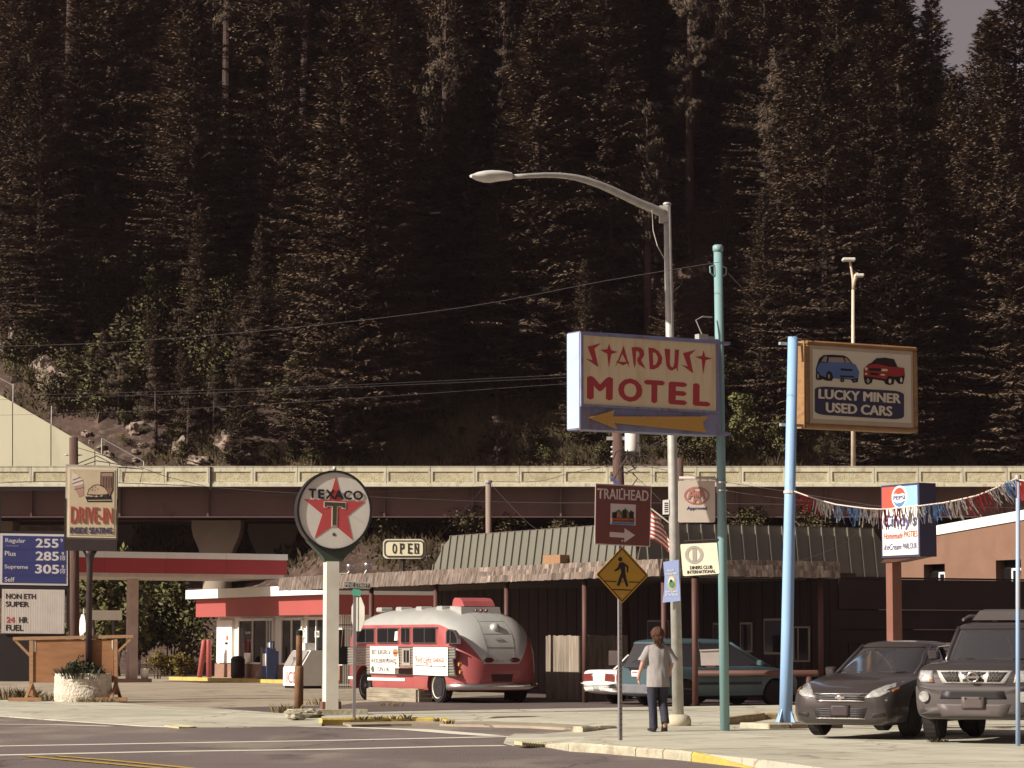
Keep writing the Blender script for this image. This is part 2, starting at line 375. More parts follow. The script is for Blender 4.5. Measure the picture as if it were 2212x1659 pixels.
strip('centre_line', RL([(116,1634),(230,1643),(345,1654),(480,1668),(700,1690)]), [.15]*5, yelp, ZROAD+.012)
# tactile warning strips
for pts in ([ZR(1040,236),ZR(1130,232),ZR(1240,243),ZR(1130,246)], [ZS(1670,432),ZS(1900,414),ZS(1945,425),ZS(1720,440)]):
    q = [gnd(u,v,-.07 if pts[0][0] > 1000 else -.09) for u,v in pts]
    root = bpy.data.objects.new('tactile_strip', None); C.objects.link(root); tag(root, kind='structure')
    zt_f = near_f if pts[0][0] > 1000 else left_f
    for i in range(14):
        t0, t1 = i/14, (i+.55)/14
        a = q[0].lerp(q[1], t0); b = q[0].lerp(q[1], t1); c = q[3].lerp(q[2], t1); d = q[3].lerp(q[2], t0)
        zt = zt_f((a+c)/2); MB().hprism([(p.x,p.y) for p in (a,b,c,d)], zt-.05, zt+.008).build('bar', M('tactile yellow', (.50,.43,.24), .8, wear=(.5,.45,.3), wscale=3), root)

# ------------------------------------------------------------------ hillside
def hill_z(X, Y):
    d = Y-143
    if d < 0: return ZROAD
    slope2 = .78 - .58*min(1, max(0, (X-24)/15))
    k = min(1, max(0, (X+15)/5)); lowb = .42*min(d, 19); lowa = min(7.3, .75*max(0, d+1.0)) if d < 19 else 7.98
    if d < 19: lowa = min(lowa, 7.3)+max(0,d-14)*.12
    z = lowb*(1-k)+lowa*k+max(0, d-19)*slope2
    z += noise.noise(Vector((X*.05, Y*.05, 3)))*1.6*min(1, d/20)+noise.noise(Vector((X*.25, Y*.25, 8)))*.5*min(1, d/8)
    return z-.13
def onhill(u, v):
    d = ray(u, v); Y = 143.0
    while Y < 420:
        p = d*(Y/d.y); z = EYE+p.z
        if z <= hill_z(p.x, Y): break
        Y += .25
    return Vector((p.x, Y, hill_z(p.x, Y)))
dirt = M('hill earth', (.072,.043,.032), .95, var=.4, scale=.5, bump=1.0, bscale=6, wear=(.19,.135,.10), wscale=1.8, wamt=.65)
nx, ny = 150, 150; vsx = []; fsx = []
for j in range(ny+1):
    Y = 142+ (j/ny)**1.6*330
    for i in range(nx+1):
        X = (-1+2*i/nx)*(60+.3*(Y-142)); vsx.append((X, Y, hill_z(X, Y)+noise.noise(Vector((X*1.1,Y*1.1,1)))*.35*min(1,max(0,(Y-145)/6))))
for j in range(ny):
    for i in range(nx): fsx.append((j*(nx+1)+i, j*(nx+1)+i+1, (j+1)*(nx+1)+i+1, (j+1)*(nx+1)+i))
o = MB().add(vsx, fsx).build('hillside', dirt, smooth=True); tag(o, kind='structure')
M('wire', (.05,.038,.038), .6, var=0)
# ------------------------------------------------------------------ overpass
pconc = M('parapet concrete', (.60,.56,.42), .85, var=.10, scale=1.5, bump=.25, bscale=14, wear=(.34,.28,.19), wscale=1.6, wamt=.8, rnd=.06, stretch=(1.6,1.6,.6), spots=((.22,.17,.12), 3.0, .64))
pfield = M('parapet field', (.52,.46,.30), .95, var=.16, scale=5, bump=.9, bscale=16, wear=(.3,.24,.15), wscale=1.5, wamt=.5, rnd=.05)
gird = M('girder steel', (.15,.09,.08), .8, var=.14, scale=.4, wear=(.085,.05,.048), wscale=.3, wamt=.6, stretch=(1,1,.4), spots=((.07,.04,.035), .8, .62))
BY = 150.0
zt = at(1106,1008,BY).z; zb = at(1106,1051,BY).z; zg = at(1106,1116,BY+1.2).z
br = thing('overpass', 'long concrete highway overpass crossing the whole view below the forest', 'bridge', (0,BY,0))
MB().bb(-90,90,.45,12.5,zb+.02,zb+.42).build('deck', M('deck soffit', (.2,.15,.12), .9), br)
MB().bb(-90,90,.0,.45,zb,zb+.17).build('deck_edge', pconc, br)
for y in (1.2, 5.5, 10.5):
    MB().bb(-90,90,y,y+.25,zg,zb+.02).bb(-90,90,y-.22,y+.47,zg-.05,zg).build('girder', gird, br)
for i_ in range(24): MB().bb(-55+i_*4.8,-54.9+i_*4.8,1.02,1.2,zg,zb+.02).build('stiffener', gird, br)
MB().bb(-90,90,11.8,12.1,zb+.4,zt).build('far_parapet', pconc, br)
pw = 96/6000*BY
def para_mesh():
    m = MB(); h = zt-zb-.17; w_ = pw/2-.012; f = .11
    m.bb(-w_,w_,.10,.32,0,h)
    m.bb(-w_,w_,.03,.10,h-.27,h); m.bb(-w_,w_,.03,.10,0,.10)
    m.bb(-w_,-w_+f,.03,.10,.10,h-.27); m.bb(w_-f,w_,.03,.10,.10,h-.27)
    m.bb(-w_,w_,-.0,.36,h+.0,h+.03)
    return m.mesh('parapet_panel')
pm = para_mesh(); pm.materials.append(pconc)
fm = MB().bb(-pw/2+.125,pw/2-.125,.085,.12,.12,zt-zb-.17-.29).mesh('panel_field'); fm.materials.append(pfield)
x0 = at(ZD(130,200)[0],1010,BY).x
for i in range(-16, 17):
    o = bpy.data.objects.new('parapet_panel', pm); C.objects.link(o); o.parent = br; o.location = (x0+(i+.5)*pw,0,zb+.17)
    q = bpy.data.objects.new('panel_field', fm); C.objects.link(q); q.parent = o
# expansion joint
MB().bb(-.05,.05,-.03,.04,zb-.2,zt).build('expansion_joint', M('black', (.012,.01,.01), .8, var=0), br).location = (at(455,1020,BY).x,0,0)
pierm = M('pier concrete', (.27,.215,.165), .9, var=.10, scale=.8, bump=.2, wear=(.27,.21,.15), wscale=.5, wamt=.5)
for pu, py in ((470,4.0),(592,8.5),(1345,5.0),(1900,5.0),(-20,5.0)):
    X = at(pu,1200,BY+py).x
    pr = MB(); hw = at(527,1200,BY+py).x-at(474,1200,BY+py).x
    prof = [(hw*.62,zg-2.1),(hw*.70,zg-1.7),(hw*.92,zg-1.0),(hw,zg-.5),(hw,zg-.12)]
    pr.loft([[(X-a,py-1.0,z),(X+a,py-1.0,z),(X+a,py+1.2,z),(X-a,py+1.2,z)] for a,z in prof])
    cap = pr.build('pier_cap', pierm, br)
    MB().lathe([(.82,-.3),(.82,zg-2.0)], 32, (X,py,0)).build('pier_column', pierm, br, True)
    for k_ in (-.4,.4): MB().bb(X+hw*(k_-.2),X+hw*(k_+.2),py-.5,py+.5,zg-.12,zg-.05).build('bearing', gird, br)
smooth_wall = M('retaining wall', (.62,.575,.41), .85, var=.07, scale=.35, bump=.1, wear=(.42,.34,.2), wscale=.4, wamt=.4, stretch=(1,1,.3))
WY = 164.0
rw = Sign('retaining_wall', 'pale sloping concrete retaining wall behind the overpass at the left edge', 'wall', (at(100,1000,WY).x,WY,0), 0, ID)
top = [(-260,690),(-60,818),(0,853),(110,917),(160,947),(225,985),(275,1013)]
jo = [-260,-90,27,110,205,330]
def topv(u): 
    for a, b in zip(top, top[1:]):
        if a[0] <= u <= b[0]: return a[1]+(b[1]-a[1])*(u-a[0])/(b[0]-a[0])
    return 1013+(u-275)*.6
for a, b in zip(jo, jo[1:]):
    rw.poly('wall_panel', [(a+1,topv(a+1)),(b-1,topv(b-1)),(b-1,1150),(a+1,1150)], 0, .6, smooth_wall)
rw.poly('wall_panel', [(331,topv(331)),(401,topv(401)),(401,1146),(331,1146)], 0, .6, smooth_wall)
for u in (27,110):                                           # fence posts and rail along the crest
    x, z = rw.p(u, topv(u)); MB().tube([(x,.2,z-.1),(x,.2,z+1.1)], .04, 6).build('fence_post', M('galv', (.42,.40,.36), .5, .3), rw.o)
x, z = rw.p(0,816); x2, z2 = rw.p(29,833); MB().tube([(x-3,.2,z+1.6),(x2,.2,z2)], .03, 5).build('fence_rail', M('galv'), rw.o)
fr = thing('crest_fence', 'thin wire fence running down the slope beside the pale retaining wall', 'fence', (0,WY+1,0))
fp = [ZK(677,1250),ZK(955,1405),ZK(345,1070)]; ft = [at(u,v,WY+1) for u,v in fp]
for p in ft[:2]: MB().tube([(p.x,0,p.z-1.6),(p.x,0,p.z)], .045, 6).build('post', M('galv'), fr)
MB().tube([(ft[0].x,0,ft[0].z),(ft[1].x,0,ft[1].z)], .03, 5).build('rail', M('galv'), fr)

# ------------------------------------------------------------------ vegetation
leafS = M('spruce needles', (.110,.074,.049), .85, var=.35, scale=.55, spec=.15, rnd=.22)
leafP = M('pine needles', (.100,.070,.049), .85, var=.30, scale=.8, spec=.15, rnd=.2)
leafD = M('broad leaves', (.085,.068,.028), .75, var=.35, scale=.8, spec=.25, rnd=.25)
leafB = M('light green broad leaves', (.115,.105,.035), .7, var=.4, scale=1.2, spec=.3, rnd=.1)  # lighter green leaf variety
leafY = M('golden bush leaves', (.17,.125,.03), .75, var=.4, scale=2, spec=.2, rnd=.15)
barkm = M('bark', (.065,.038,.031), .95, var=.35, scale=3, bump=.9, bscale=8, stretch=(3,3,.5))
deadm = M('dry twigs', (.15,.10,.075), .95, var=.3, scale=2)
rnd = random.Random(11)
class LeafMB(MB):
    def __init__(s): super().__init__(); s.nn = []
    def mesh(s, name='m'):
        me = super().mesh(name); me.polygons.foreach_set('use_smooth', [True]*len(me.polygons))
        me.normals_split_custom_set_from_vertices(s.nn); return me
def rhomb(m, p, d, L, wd, side, nr=None):
    tip = p+d*L; mid = p+d*(L*.45)
    if nr is None: m.add([p, mid+side*wd, tip, mid-side*wd], [(0,1,2,3)]); return
    nr = nr.normalized()
    if d.cross(side).dot(nr) > 0: side = -side
    m.add([p, mid+side*wd, tip, mid-side*wd], [(0,1,2,3)]); m.nn += [tuple(nr)]*4
def spruce(seed, H=25.0, Rb=3.6, z0=.06, dens=1.0, droop=.35, step=.34, nb=11, ls=1.0):
    r = random.Random(seed); t = MB(); c = LeafMB()
    n = 8; t.tube([(0,0,-1.2),(0,0,H*.3),(r.uniform(-.1,.1),0,H*.65),(0,0,H*.99)], [H*.009+.04,H*.007+.03,H*.004+.02,.02], n)
    z = H*z0
    while z < H*.985:
        k = z/H; rr = Rb*1.28*((1-k)**.80)*r.uniform(.75,1.15)+.14
        if k < .18: rr *= .75+k*1.4
        for _ in range(max(3, int(nb*r.uniform(.75,1.2)))):
            az = r.uniform(0, 2*math.pi); L = rr*r.uniform(.6,1.15)
            pit = -.45*droop*2*(1-k)+.55*k**2
            dh = Vector((math.cos(az), math.sin(az), 0)); sd = Vector((-math.sin(az), math.cos(az), 0))
            base = Vector((0,0,z+r.uniform(-.2,.2))); bj = Vector((r.gauss(0,.25),r.gauss(0,.25),r.gauss(0,.25)))
            ns = max(5, int(L*11.0*dens)+5)
            for i in range(ns):
                s = .18+.82*(i+r.random()*.7)/ns
                p = base+dh*(L*s)+Vector((0,0,L*(pit*s+.16*s*s)))
                wf = L*.30*(1.05-s*.7)+.10
                for sg in (-1, 1):
                    q = p+sd*(sg*wf*r.uniform(0,.5))
                    d = (dh*r.uniform(.35,1.0)+sd*(sg*r.uniform(.3,1.1))+Vector((0,0,r.uniform(-.65,.15)))).normalized()
                    sv = d.cross(Vector((r.uniform(-.4,.4),r.uniform(-.4,.4),1))).normalized()
                    rhomb(c, q, d, ls*r.uniform(.22,.42)*(.6+.4*min(1,L/1.6)), ls*r.uniform(.045,.078), sv, dh*(.25+.6*s)+sd*(sg*.35)+bj+Vector((r.gauss(0,.12),r.gauss(0,.12),.45+.25*s+r.gauss(0,.12))))
            d = (dh+Vector((0,0,.1))).normalized(); rhomb(c, base+dh*L*.8+Vector((0,0,L*(pit*.8+.1))), d, .3*L+.15, .08, sd, dh+Vector((0,0,.5)))
        z += step*r.uniform(.8,1.2)*(1 if k < .8 else .7)
    return t, c
def pine(seed, H=27.0, bare=.42, Rb=3.0, tuft=.40, ls=1.0):
    r = random.Random(seed); t = MB(); c = LeafMB()
    lean = r.uniform(-.3,.3)
    t.tube([(0,0,-1.5),(0,0,H*.2),(lean*.5,0,H*.6),(lean,0,H*.98)], [H*.0155+.06,H*.0135+.05,H*.009+.03,.04], 9)
    z = H*bare; 
    while z < H*.97:
        k = (z-H*bare)/(H*(1-bare)); rr = Rb*(.55+.9*k if k < .4 else .91*(1-(k-.4)/.62)**.7)*r.uniform(.7,1.15)+.2
        for _ in range(r.choice((3,4,5))):
            az = r.uniform(0,2*math.pi); dh = Vector((math.cos(az),math.sin(az),0)); L = rr*r.uniform(.6,1.1)
            up = r.uniform(-.25,.25)+.5*k; b0 = Vector((lean*z/H,0,z)); e = b0+dh*L+Vector((0,0,L*up))
            t.tube([b0, b0.lerp(e,.5)-Vector((0,0,.08*L)), e], [.05,.035,.015], 4)
            for _t in range(int(6+L*5/ls)):
                s = r.uniform(.35,1.05); q = b0.lerp(e, s)+Vector((r.uniform(-1,1),r.uniform(-1,1),r.uniform(-.4,.7)))*(.26*L*.6+.12)
                for _n in range(18):
                    d = Vector((r.gauss(0,1),r.gauss(0,1),r.gauss(.35,.8))).normalized()
                    rhomb(c, q, d, tuft*r.uniform(.6,1.1), .028*ls, d.cross(Vector((.3,.5,.8))).normalized(), (q-b0)*(.7/max(.3,L))+d*.5+Vector((0,0,.35)))
        z += r.uniform(.35,.7)
    for _ in range(14):                                    # dead stubs on the bare trunk
        z = r.uniform(.12,bare)*H; az = r.uniform(0,6.28); L = r.uniform(.5,1.6)
        t.tube([(0,0,z),(math.cos(az)*L,math.sin(az)*L,z-.1*L+r.uniform(-.1,.2))], [.035,.01], 4)
    return t, c
def shrub(seed, H=3.0, Rr=1.6, nl=900, leaf=.24, stems=5):
    r = random.Random(seed); t = MB(); c = LeafMB(); lobes = []
    for _ in range(int(6+Rr*5)):
        a = r.uniform(0,6.28); q = r.uniform(0,.75)*Rr; hh = H*r.uniform(.3,.86)*(1-.25*q/Rr)
        lobes.append((Vector((math.cos(a)*q, math.sin(a)*q, hh)), r.uniform(.22,.42)*min(Rr,H*.6)))
    for i in range(stems):
        l = lobes[i % len(lobes)][0]; t.tube([(r.uniform(-.1,.1)*Rr,r.uniform(-.1,.1)*Rr,-.4), (l.x*.45,l.y*.45,l.z*.5), l], [.02*H**.5+.01,.014*H**.5,.006], 5)
    for _ in range(nl):
        l, rad = r.choice(lobes); d = Vector((r.gauss(0,1),r.gauss(0,1),r.gauss(.15,.9))).normalized()
        q = l+d*rad*r.uniform(.55,1.12)
        if q.z < .05: continue
        dd = (d+Vector((r.gauss(0,.7),r.gauss(0,.7),r.gauss(-.2,.6)))).normalized()
        rhomb(c, q, dd, leaf*r.uniform(.6,1.2), leaf*r.uniform(.22,.36), dd.cross(Vector((r.gauss(0,1),r.gauss(0,1),1))).normalized(), d+Vector((r.gauss(0,.35),r.gauss(0,.35),.3+r.gauss(0,.35))))
    return t, c
def proto(tc, lm, tm=None):
    t, c = tc; a = t.mesh('trunk'); a.materials.append(tm or barkm); b = c.mesh('crown'); b.materials.append(lm); return a, b
PS = [proto(spruce(1,25,3.7),leafS), proto(spruce(2,25,4.3,droop=.5),leafS), proto(spruce(3,25,3.0,.16),leafS), proto(spruce(4,25,3.4,.02,droop=.15),leafS), proto(spruce(5,25,2.7,.10,droop=.45),leafS)]
PF = [proto(spruce(21,7,1.55,.03,2.2,.2,.20,9,.6),leafS), proto(spruce(22,7,1.25,.03,2.2,.1,.20,9,.6),leafS)]
PP = [proto(pine(31),leafP), proto(pine(32,27,.5,2.6),leafP), proto(pine(33,27,.3,2.9),leafP)]
PY = [proto(pine(41,7,.10,1.7,.24,.6),leafP), proto(pine(42,7,.08,1.4,.24,.6),leafP)]
PD = [proto(shrub(51),leafD,deadm), proto(shrub(52,3,1.3,700),leafD,deadm), proto(shrub(53,3,2.0,1200),leafD,deadm), proto(shrub(54,3,1.1,600,.2),leafB,deadm)]
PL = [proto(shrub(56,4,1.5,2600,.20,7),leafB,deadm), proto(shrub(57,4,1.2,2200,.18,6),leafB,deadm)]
def plant(pr, loc, H, base, label, cat, name, group=None, wide=1.0):
    s = H/base
    o = thing(name, label, cat, loc, rnd.uniform(0,6.28), group); o.scale = (s*wide, s*wide, s)
    a = bpy.data.objects.new('trunk', pr[0]); C.objects.link(a); a.parent = o
    b = bpy.data.objects.new('crown', pr[1]); C.objects.link(b); b.parent = o
    return o
BIG = []   # (kind list, variant, u, v base, v top, width factor, label)
BIG += [
 (PP,1,150,335,-420,1.1,'tall pine with a thick bare dark trunk at upper left'),
 (PS,1,80,735,130,1.0,'broad fir at the left edge below the thick bare pine trunk'),
 (PF,0,205,592,392,1.0,'small pale young fir alone in the dark gap at left'),
 (PS,0,395,570,-60,1.05,'wide layered fir between the bare pine trunk and the slim trunk'),
 (PP,1,487,485,-420,.75,'slim straight bare-trunked pine left of the big double fir'),
 (PS,3,735,985,25,1.0,'tallest fir left of the lamp head with its foot near the overpass'),
 (PS,2,795,1000,165,1.15,'second spire of the double fir left of the lamp head'),
 (PP,2,960,655,-80,.95,'full-crowned pine just left of the lamp head'),
 (PS,0,1165,860,20,1.1,'big fir directly behind the lamp head'),
 (PS,4,1075,900,330,1.0,'dark fir below the lamp head, left of the motel sign'),
 (PY,0,1318,705,425,1.0,'bushy young pine under the curve of the lamp arm'),
 (PY,1,1420,730,318,1.0,'young pine left of the top of the lamp post'),
 (PS,4,1572,790,342,1.0,'pointed fir between the lamp post and the teal pole top'),
 (PS,3,1652,930,412,.9,'pointed fir right of the teal pole'),
 (PS,1,1785,930,95,1.05,'largest pointed fir above the used car sign'),
 (PS,2,1912,960,330,.95,'fir behind the right end of the used car sign'),
 (PS,4,1990,980,340,1.1,'fir to the right of the twin highway lamp'),
 (PS,2,2022,700,-25,1.0,'tall dark fir left of the patch of sky'),
 (PS,0,2185,1005,130,1.05,'big fir at the right edge under the patch of sky'),
 (PS,4,2160,800,5,.85,'narrow fir right of the patch of sky'),
 (PF,0,1940,1000,600,1.2,'young fir right of the used car sign'),
 (PS,3,2195,1030,590,1.0,'lower fir at the right edge above the parapet'),
 (PP,0,1490,560,-150,.85,'pine with a bare trunk showing above the lamp post'),
 (PF,1,620,760,560,1.2,'young fir at the left foot of the double fir'),
 (PY,0,362,860,748,1.0,'small round young pine on the rocky slope'),
 (PY,1,297,640,530,1.0,'tiny young pine in the clearing at left'),
 (PY,1,305,880,800,1.1,'lowest young pine of the rocky slope'),
 (PF,1,1140,1010,905,1.0,'small fir peeping over the parapet left of the motel sign'),
 (PY,0,1075,1012,895,1.1,'young pine over the parapet below the lamp head'),
 (PF,1,1320,905,670,1.2,'young fir rising right behind the motel sign top'),
 (PF,0,1860,1010,780,1.2,'young fir between the used car sign and the twin lamp post'),
 (PF,0,1785,1012,935,1.1,'small fir right over the parapet under the used car sign'),
 (PS,4,560,840,470,.9,'dark fir in the hollow left of the double fir'),
 (PS,1,20,420,-100,1.0,'dark fir in the top left corner'),
 (PS,3,1265,960,560,.9,'fir right of the motel sign corner'),
 (PS,1,2078,900,150,1.0,'fir whose tip stands at the bottom of the sky patch'),
 (PS,0,2120,960,200,1.0,'broad fir below the sky patch near the right edge'),
 (PS,3,2140,880,30,.9,'slender fir forming the right side of the sky patch'),
 (PS,1,2208,900,-60,1.0,'tallest fir cut by the right picture edge'),
 (PS,0,1950,640,-60,1.1,'tall fir forming the left side of the sky patch'),
 (PS,2,430,770,430,1.0,'dark fir right of the clearing at left'),
 (PF,0,520,800,630,1.3,'young fir in the hollow left of the double fir'),
 (PS,4,255,705,430,1.0,'dark fir behind the small pale young fir'),
]
for u, v, H, lab in ((935,770,4.2,'pale green leafy tree below the lamp head left of the dark fir'),(985,815,3.4,'second pale green leafy tree below the lamp head'),(668,610,2.6,'small pale green sapling beside the double fir'),(1530,1003,4.0,'pale green leafy tree between the motel sign and the teal pole'),(1605,1000,4.6,'broad green leafy tree right of the teal pole above the parapet'),(1680,1004,3.2,'low green leafy tree left of the light blue pole'),(325,700,3.8,'green leafy tree in the middle of the open slope'),(15,650,4.0,'green leafy tree at the left edge above the rocks'),(640,850,3.0,'pale leafy tree at the foot of the double fir')):
    p = onhill(u, v); plant(PL[int(u) % 2], p, H, 4, lab, 'tree', 'leafy_tree', 'leafy trees on the slope', 1.0)
taken = []
for kl, vi, u, vb, vt, wf, lab in BIG:
    p = onhill(u, vb); H = (vb-vt)/F*p.y*1.02
    base = 25 if kl is PS else 27 if kl is PP else 7
    nm = 'pine_tree' if kl in (PP, PY) else 'fir_tree'
    plant(kl[vi], p-Vector((0,0,.2)), H, base, lab, 'tree', nm, 'named trees of the hillside', wf*(1.22 if kl is PS else 1.05))
    taken.append((p.x, p.y, 4.6 if H > 10 else 2.0))
TOL = []                                                  # (object, what, u, v, limits of the high and middle bands): labelled below
rnd = random.Random(42); n = 0; tries = 0
while n < 150 and tries < 9000:
    tries += 1
    Y = rnd.uniform(168, 262); X = rnd.uniform(-.188, .188)*Y
    z = hill_z(X, Y); u = CX+X/Y*F; vb = HZ-(z-EYE)/Y*F
    if vb < -90: continue
    if u < 640 and vb > 720: continue                        # the clearing with rocks and shrubs
    if any((X-a)**2+(Y-b)**2 < max(r_, 3.6)**2 for a, b, r_ in taken): continue
    H = rnd.uniform(15,27) if X < 26 else rnd.uniform(12,19)
    if 560 < u < 700 and vb > 700: continue
    k = rnd.random()
    if vb > 850: H *= .5
    if k < .9: o = plant(rnd.choice(PS), (X,Y,z-.3), H, 25, '', 'tree', 'fir_tree', 'firs in the thick of the hillside forest', rnd.uniform(1.0,1.35))
    else: o = plant(rnd.choice(PP), (X,Y,z-.3), H*1.1, 27, '', 'tree', 'pine_tree', 'pines in the thick of the hillside forest', rnd.uniform(.9,1.15))
    TOL.append((o, 'dark fir' if k < .9 else 'dark pine', u, vb, (330,600)))
    taken.append((X,Y,3.0)); n += 1
n = 0; tries = 0; ts = []
while n < 235 and tries < 8000:
    tries += 1
    u = rnd.uniform(-5, 2215); v = rnd.uniform(620, 1020) if u < 660 else rnd.uniform(860, 1015)
    if u < 300 and v > 860+ (u)*.45 : continue
    p = onhill(u, v)
    if p.y > 240 or any((p.x-a)**2+(p.y-b)**2 < 1.5 for a, b in ts): continue
    ts.append((p.x,p.y)); H = rnd.uniform(.8,3.4) if v < 930 else rnd.uniform(.5,1.9)
    o = plant(rnd.choice(PD), p, H, 3, '', 'shrub', 'shrub', 'shrubs on the open slope' if u < 660 else 'shrubs along the forest foot', rnd.uniform(.9,1.5)); n += 1
    TOL.append((o, 'leafy shrub', u, v, (760,900)))
n = 0
while n < 26:                                             # young conifers down the open slope
    u = rnd.uniform(70, 690); v = rnd.uniform(760, 1004)
    if u < 330 and v > 800+u*.5: continue
    p = onhill(u, v)
    if any((p.x-a)**2+(p.y-b)**2 < 3.0 for a, b in ts[-n:] if n): continue
    ts.append((p.x,p.y)); k = rnd.random(); o = plant(rnd.choice(PF) if k < .6 else rnd.choice(PY), p, rnd.uniform(2.2,5.5), 7, '', 'tree', 'fir_tree' if k < .6 else 'pine_tree', 'young conifers on the open slope', 1.15); n += 1
    TOL.append((o, 'young fir' if k < .6 else 'young pine', u, v, (800,900)))
# shrubs on the bank seen below the overpass
for i in range(46):
    u = rnd.uniform(690, 2230); v = rnd.uniform(1125, 1215)
    if u < 950 and rnd.random() < .75: continue
    p = onhill(u, v); o = plant(rnd.choice(PD), p, rnd.uniform(.8,2.2), 3, '', 'shrub', 'shrub', 'shrubs on the bank under the overpass', rnd.uniform(1,1.6)); TOL.append((o, 'shrub under the overpass', u, v, (0,1)))
LM = [(-60,'the left picture edge'),(75,'the price board'),(195,'the drive-in sign'),(390,'the fuel canopy'),(560,'the shop'),(722,'the round star sign'),(870,'the OPEN sign'),(1060,'the lamp head'),(1240,'the motel sign corner'),(1345,'the trailhead sign'),(1445,'the lamp post'),(1560,'the teal pole'),(1705,'the light blue pole'),(1850,'the used car sign'),(1965,'the cola sign'),(2199,'the thin blue pole')]
ORD = ['leftmost','second from left','third from left','fourth from left','fifth from left','sixth from left','seventh from left','eighth from left','ninth from left','tenth from left','eleventh from left','twelfth from left','thirteenth from left','fourteenth from left','fifteenth from left','sixteenth from left','seventeenth from left','eighteenth from left','nineteenth from left','twentieth from left']
buck = {}
for o, what, u, v, (b0, b1_) in TOL:
    band = 'high on the slope' if v < b0 else 'halfway up' if v < b1_ else 'low on the slope'
    if 'overpass' in what: band = ''
    lm = min(LM, key=lambda q: abs(q[0]-u))[1]
    buck.setdefault((what, band, lm), []).append((u, o))
for (what, band, lm), l in buck.items():
    l.sort(key=lambda q: q[0])
    for i, (u, o) in enumerate(l):
        o['label'] = f"{what} {band} above {lm}".replace('  ', ' ') + (f", {ORD[i]}" if len(l) > 1 and i < len(ORD) else '')
# dry grass and scrub as ground cover of the slope
gm = MB(); r = random.Random(5)
for _ in range(14000):
    u = r.uniform(-20,2230); v = r.uniform(600,1012) if u < 680 else r.uniform(820,1012)
    if r.random() < .2: u = r.uniform(300,2230); v = r.uniform(1120,1235)
    p = onhill(u, v) if r.random() < .999 else p
    if p.y > 235: continue
    k = noise.noise(p*.18)
    if k < -.12: continue
    for _q in range(3):
        d = Vector((r.gauss(0,.5),r.gauss(0,.5),1)).normalized(); q = p+Vector((r.uniform(-.5,.5),r.uniform(-.5,.5),0)); q.z = hill_z(q.x,q.y)+.05
        rhomb(gm, q, d, r.uniform(.25,.7), r.uniform(.04,.09), d.cross(Vector((0,1,.2))).normalized())
o = gm.build('slope_undergrowth', M('undergrowth', (.085,.062,.028), .9, var=.5, scale=.5)); tag(o, 'low brown and green undergrowth covering the open slope', 'undergrowth', kind='stuff')
# rocks
rockm = M('slope rock', (.27,.205,.16), .9, var=.35, scale=1.5, bump=1.0, bscale=5, wear=(.14,.09,.07), wscale=1.2, wamt=.8)
def rock(loc, s, seed, label, group):
    bm = bmesh.new(); bmesh.ops.create_icosphere(bm, subdivisions=3, radius=1)
    for v in bm.verts:
        k = v.co.copy(); q = Vector((k.x*1.6+k.z*.9, k.y*1.3, k.z*2.6))*1.3+Vector((seed*3.1,0,0))
        v.co *= 1+.38*noise.noise(q)+.22*noise.cell(Vector((k.x*1.5+k.z*1.7+seed, k.y*1.3, k.z*3.2)))
    me = bpy.data.meshes.new('rock'); bm.to_mesh(me); bm.free()
    o = link('rock', me, rockm); o.location = loc; o.scale = s; o.rotation_euler = (rnd.uniform(-.3,.3), rnd.uniform(-.5,.1), rnd.uniform(0,6))
    return tag(o, label, 'rock', group)
RK = [(ZK(130,570),1.0,1.7,'tall pale rock highest on the slope at the left edge'),(ZK(35,690),.9,1.2,'pale rock at the very left edge of the slope'),
      (ZK(290,800),1.2,1.1,'upper block of the largest pale outcrop'),(ZK(350,900),1.7,1.2,'big slanting block of the largest pale outcrop'),(ZK(445,985),1.2,.6,'flat pale rock right under the largest outcrop'),
      (ZK(900,1200),.9,.7,'rock in the shrubs above the parapet, left of the middle outcrop'),(ZK(1490,1340),.9,1.3,'upright pale rock above the expansion joint'),
      (ZK(1210,1350),.8,.9,'small leaning rock left of the upright pale rock'),(ZK(1330,1410),1.1,.5,'low rock just over the parapet'),(ZK(1765,1370),1.0,.8,'broken rock left of the double fir'),
      (ZK(1900,1350),.8,1.1,'narrow rock at the foot of the double fir'),(ZK(1810,1200),.7,.5,'small rock higher up beside the double fir'),(ZK(1650,1390),.8,.5,'low rock between the upright rock and the double fir'),
      (ZK(1400,960),.6,.5,'small rock in the middle of the slope')]
for (uv, sx, sz, lab) in RK:
    p = onhill(*uv); rock(p, (sx*.72,sx*.6,sz*.8), rnd.uniform(0,9), lab, None)
for i in range(60):
    u = rnd.uniform(60,640); v = rnd.uniform(880,1005)
    if v < 870+(u)*.28: continue
    p = onhill(u,v); s = rnd.uniform(.10,.3); rock(p, (s,s,s*.8), i, 'small loose stone scattered on the bare slope above the parapet', 'loose stones on the slope')
for i in range(40):
    u = rnd.uniform(560,1000); v = rnd.uniform(1118,1215); p = onhill(u,v); s = rnd.uniform(.10,.32); rock(p, (s,s,s*.8), i+70, 'small loose stone on the bank seen under the overpass', 'loose stones on the bank')
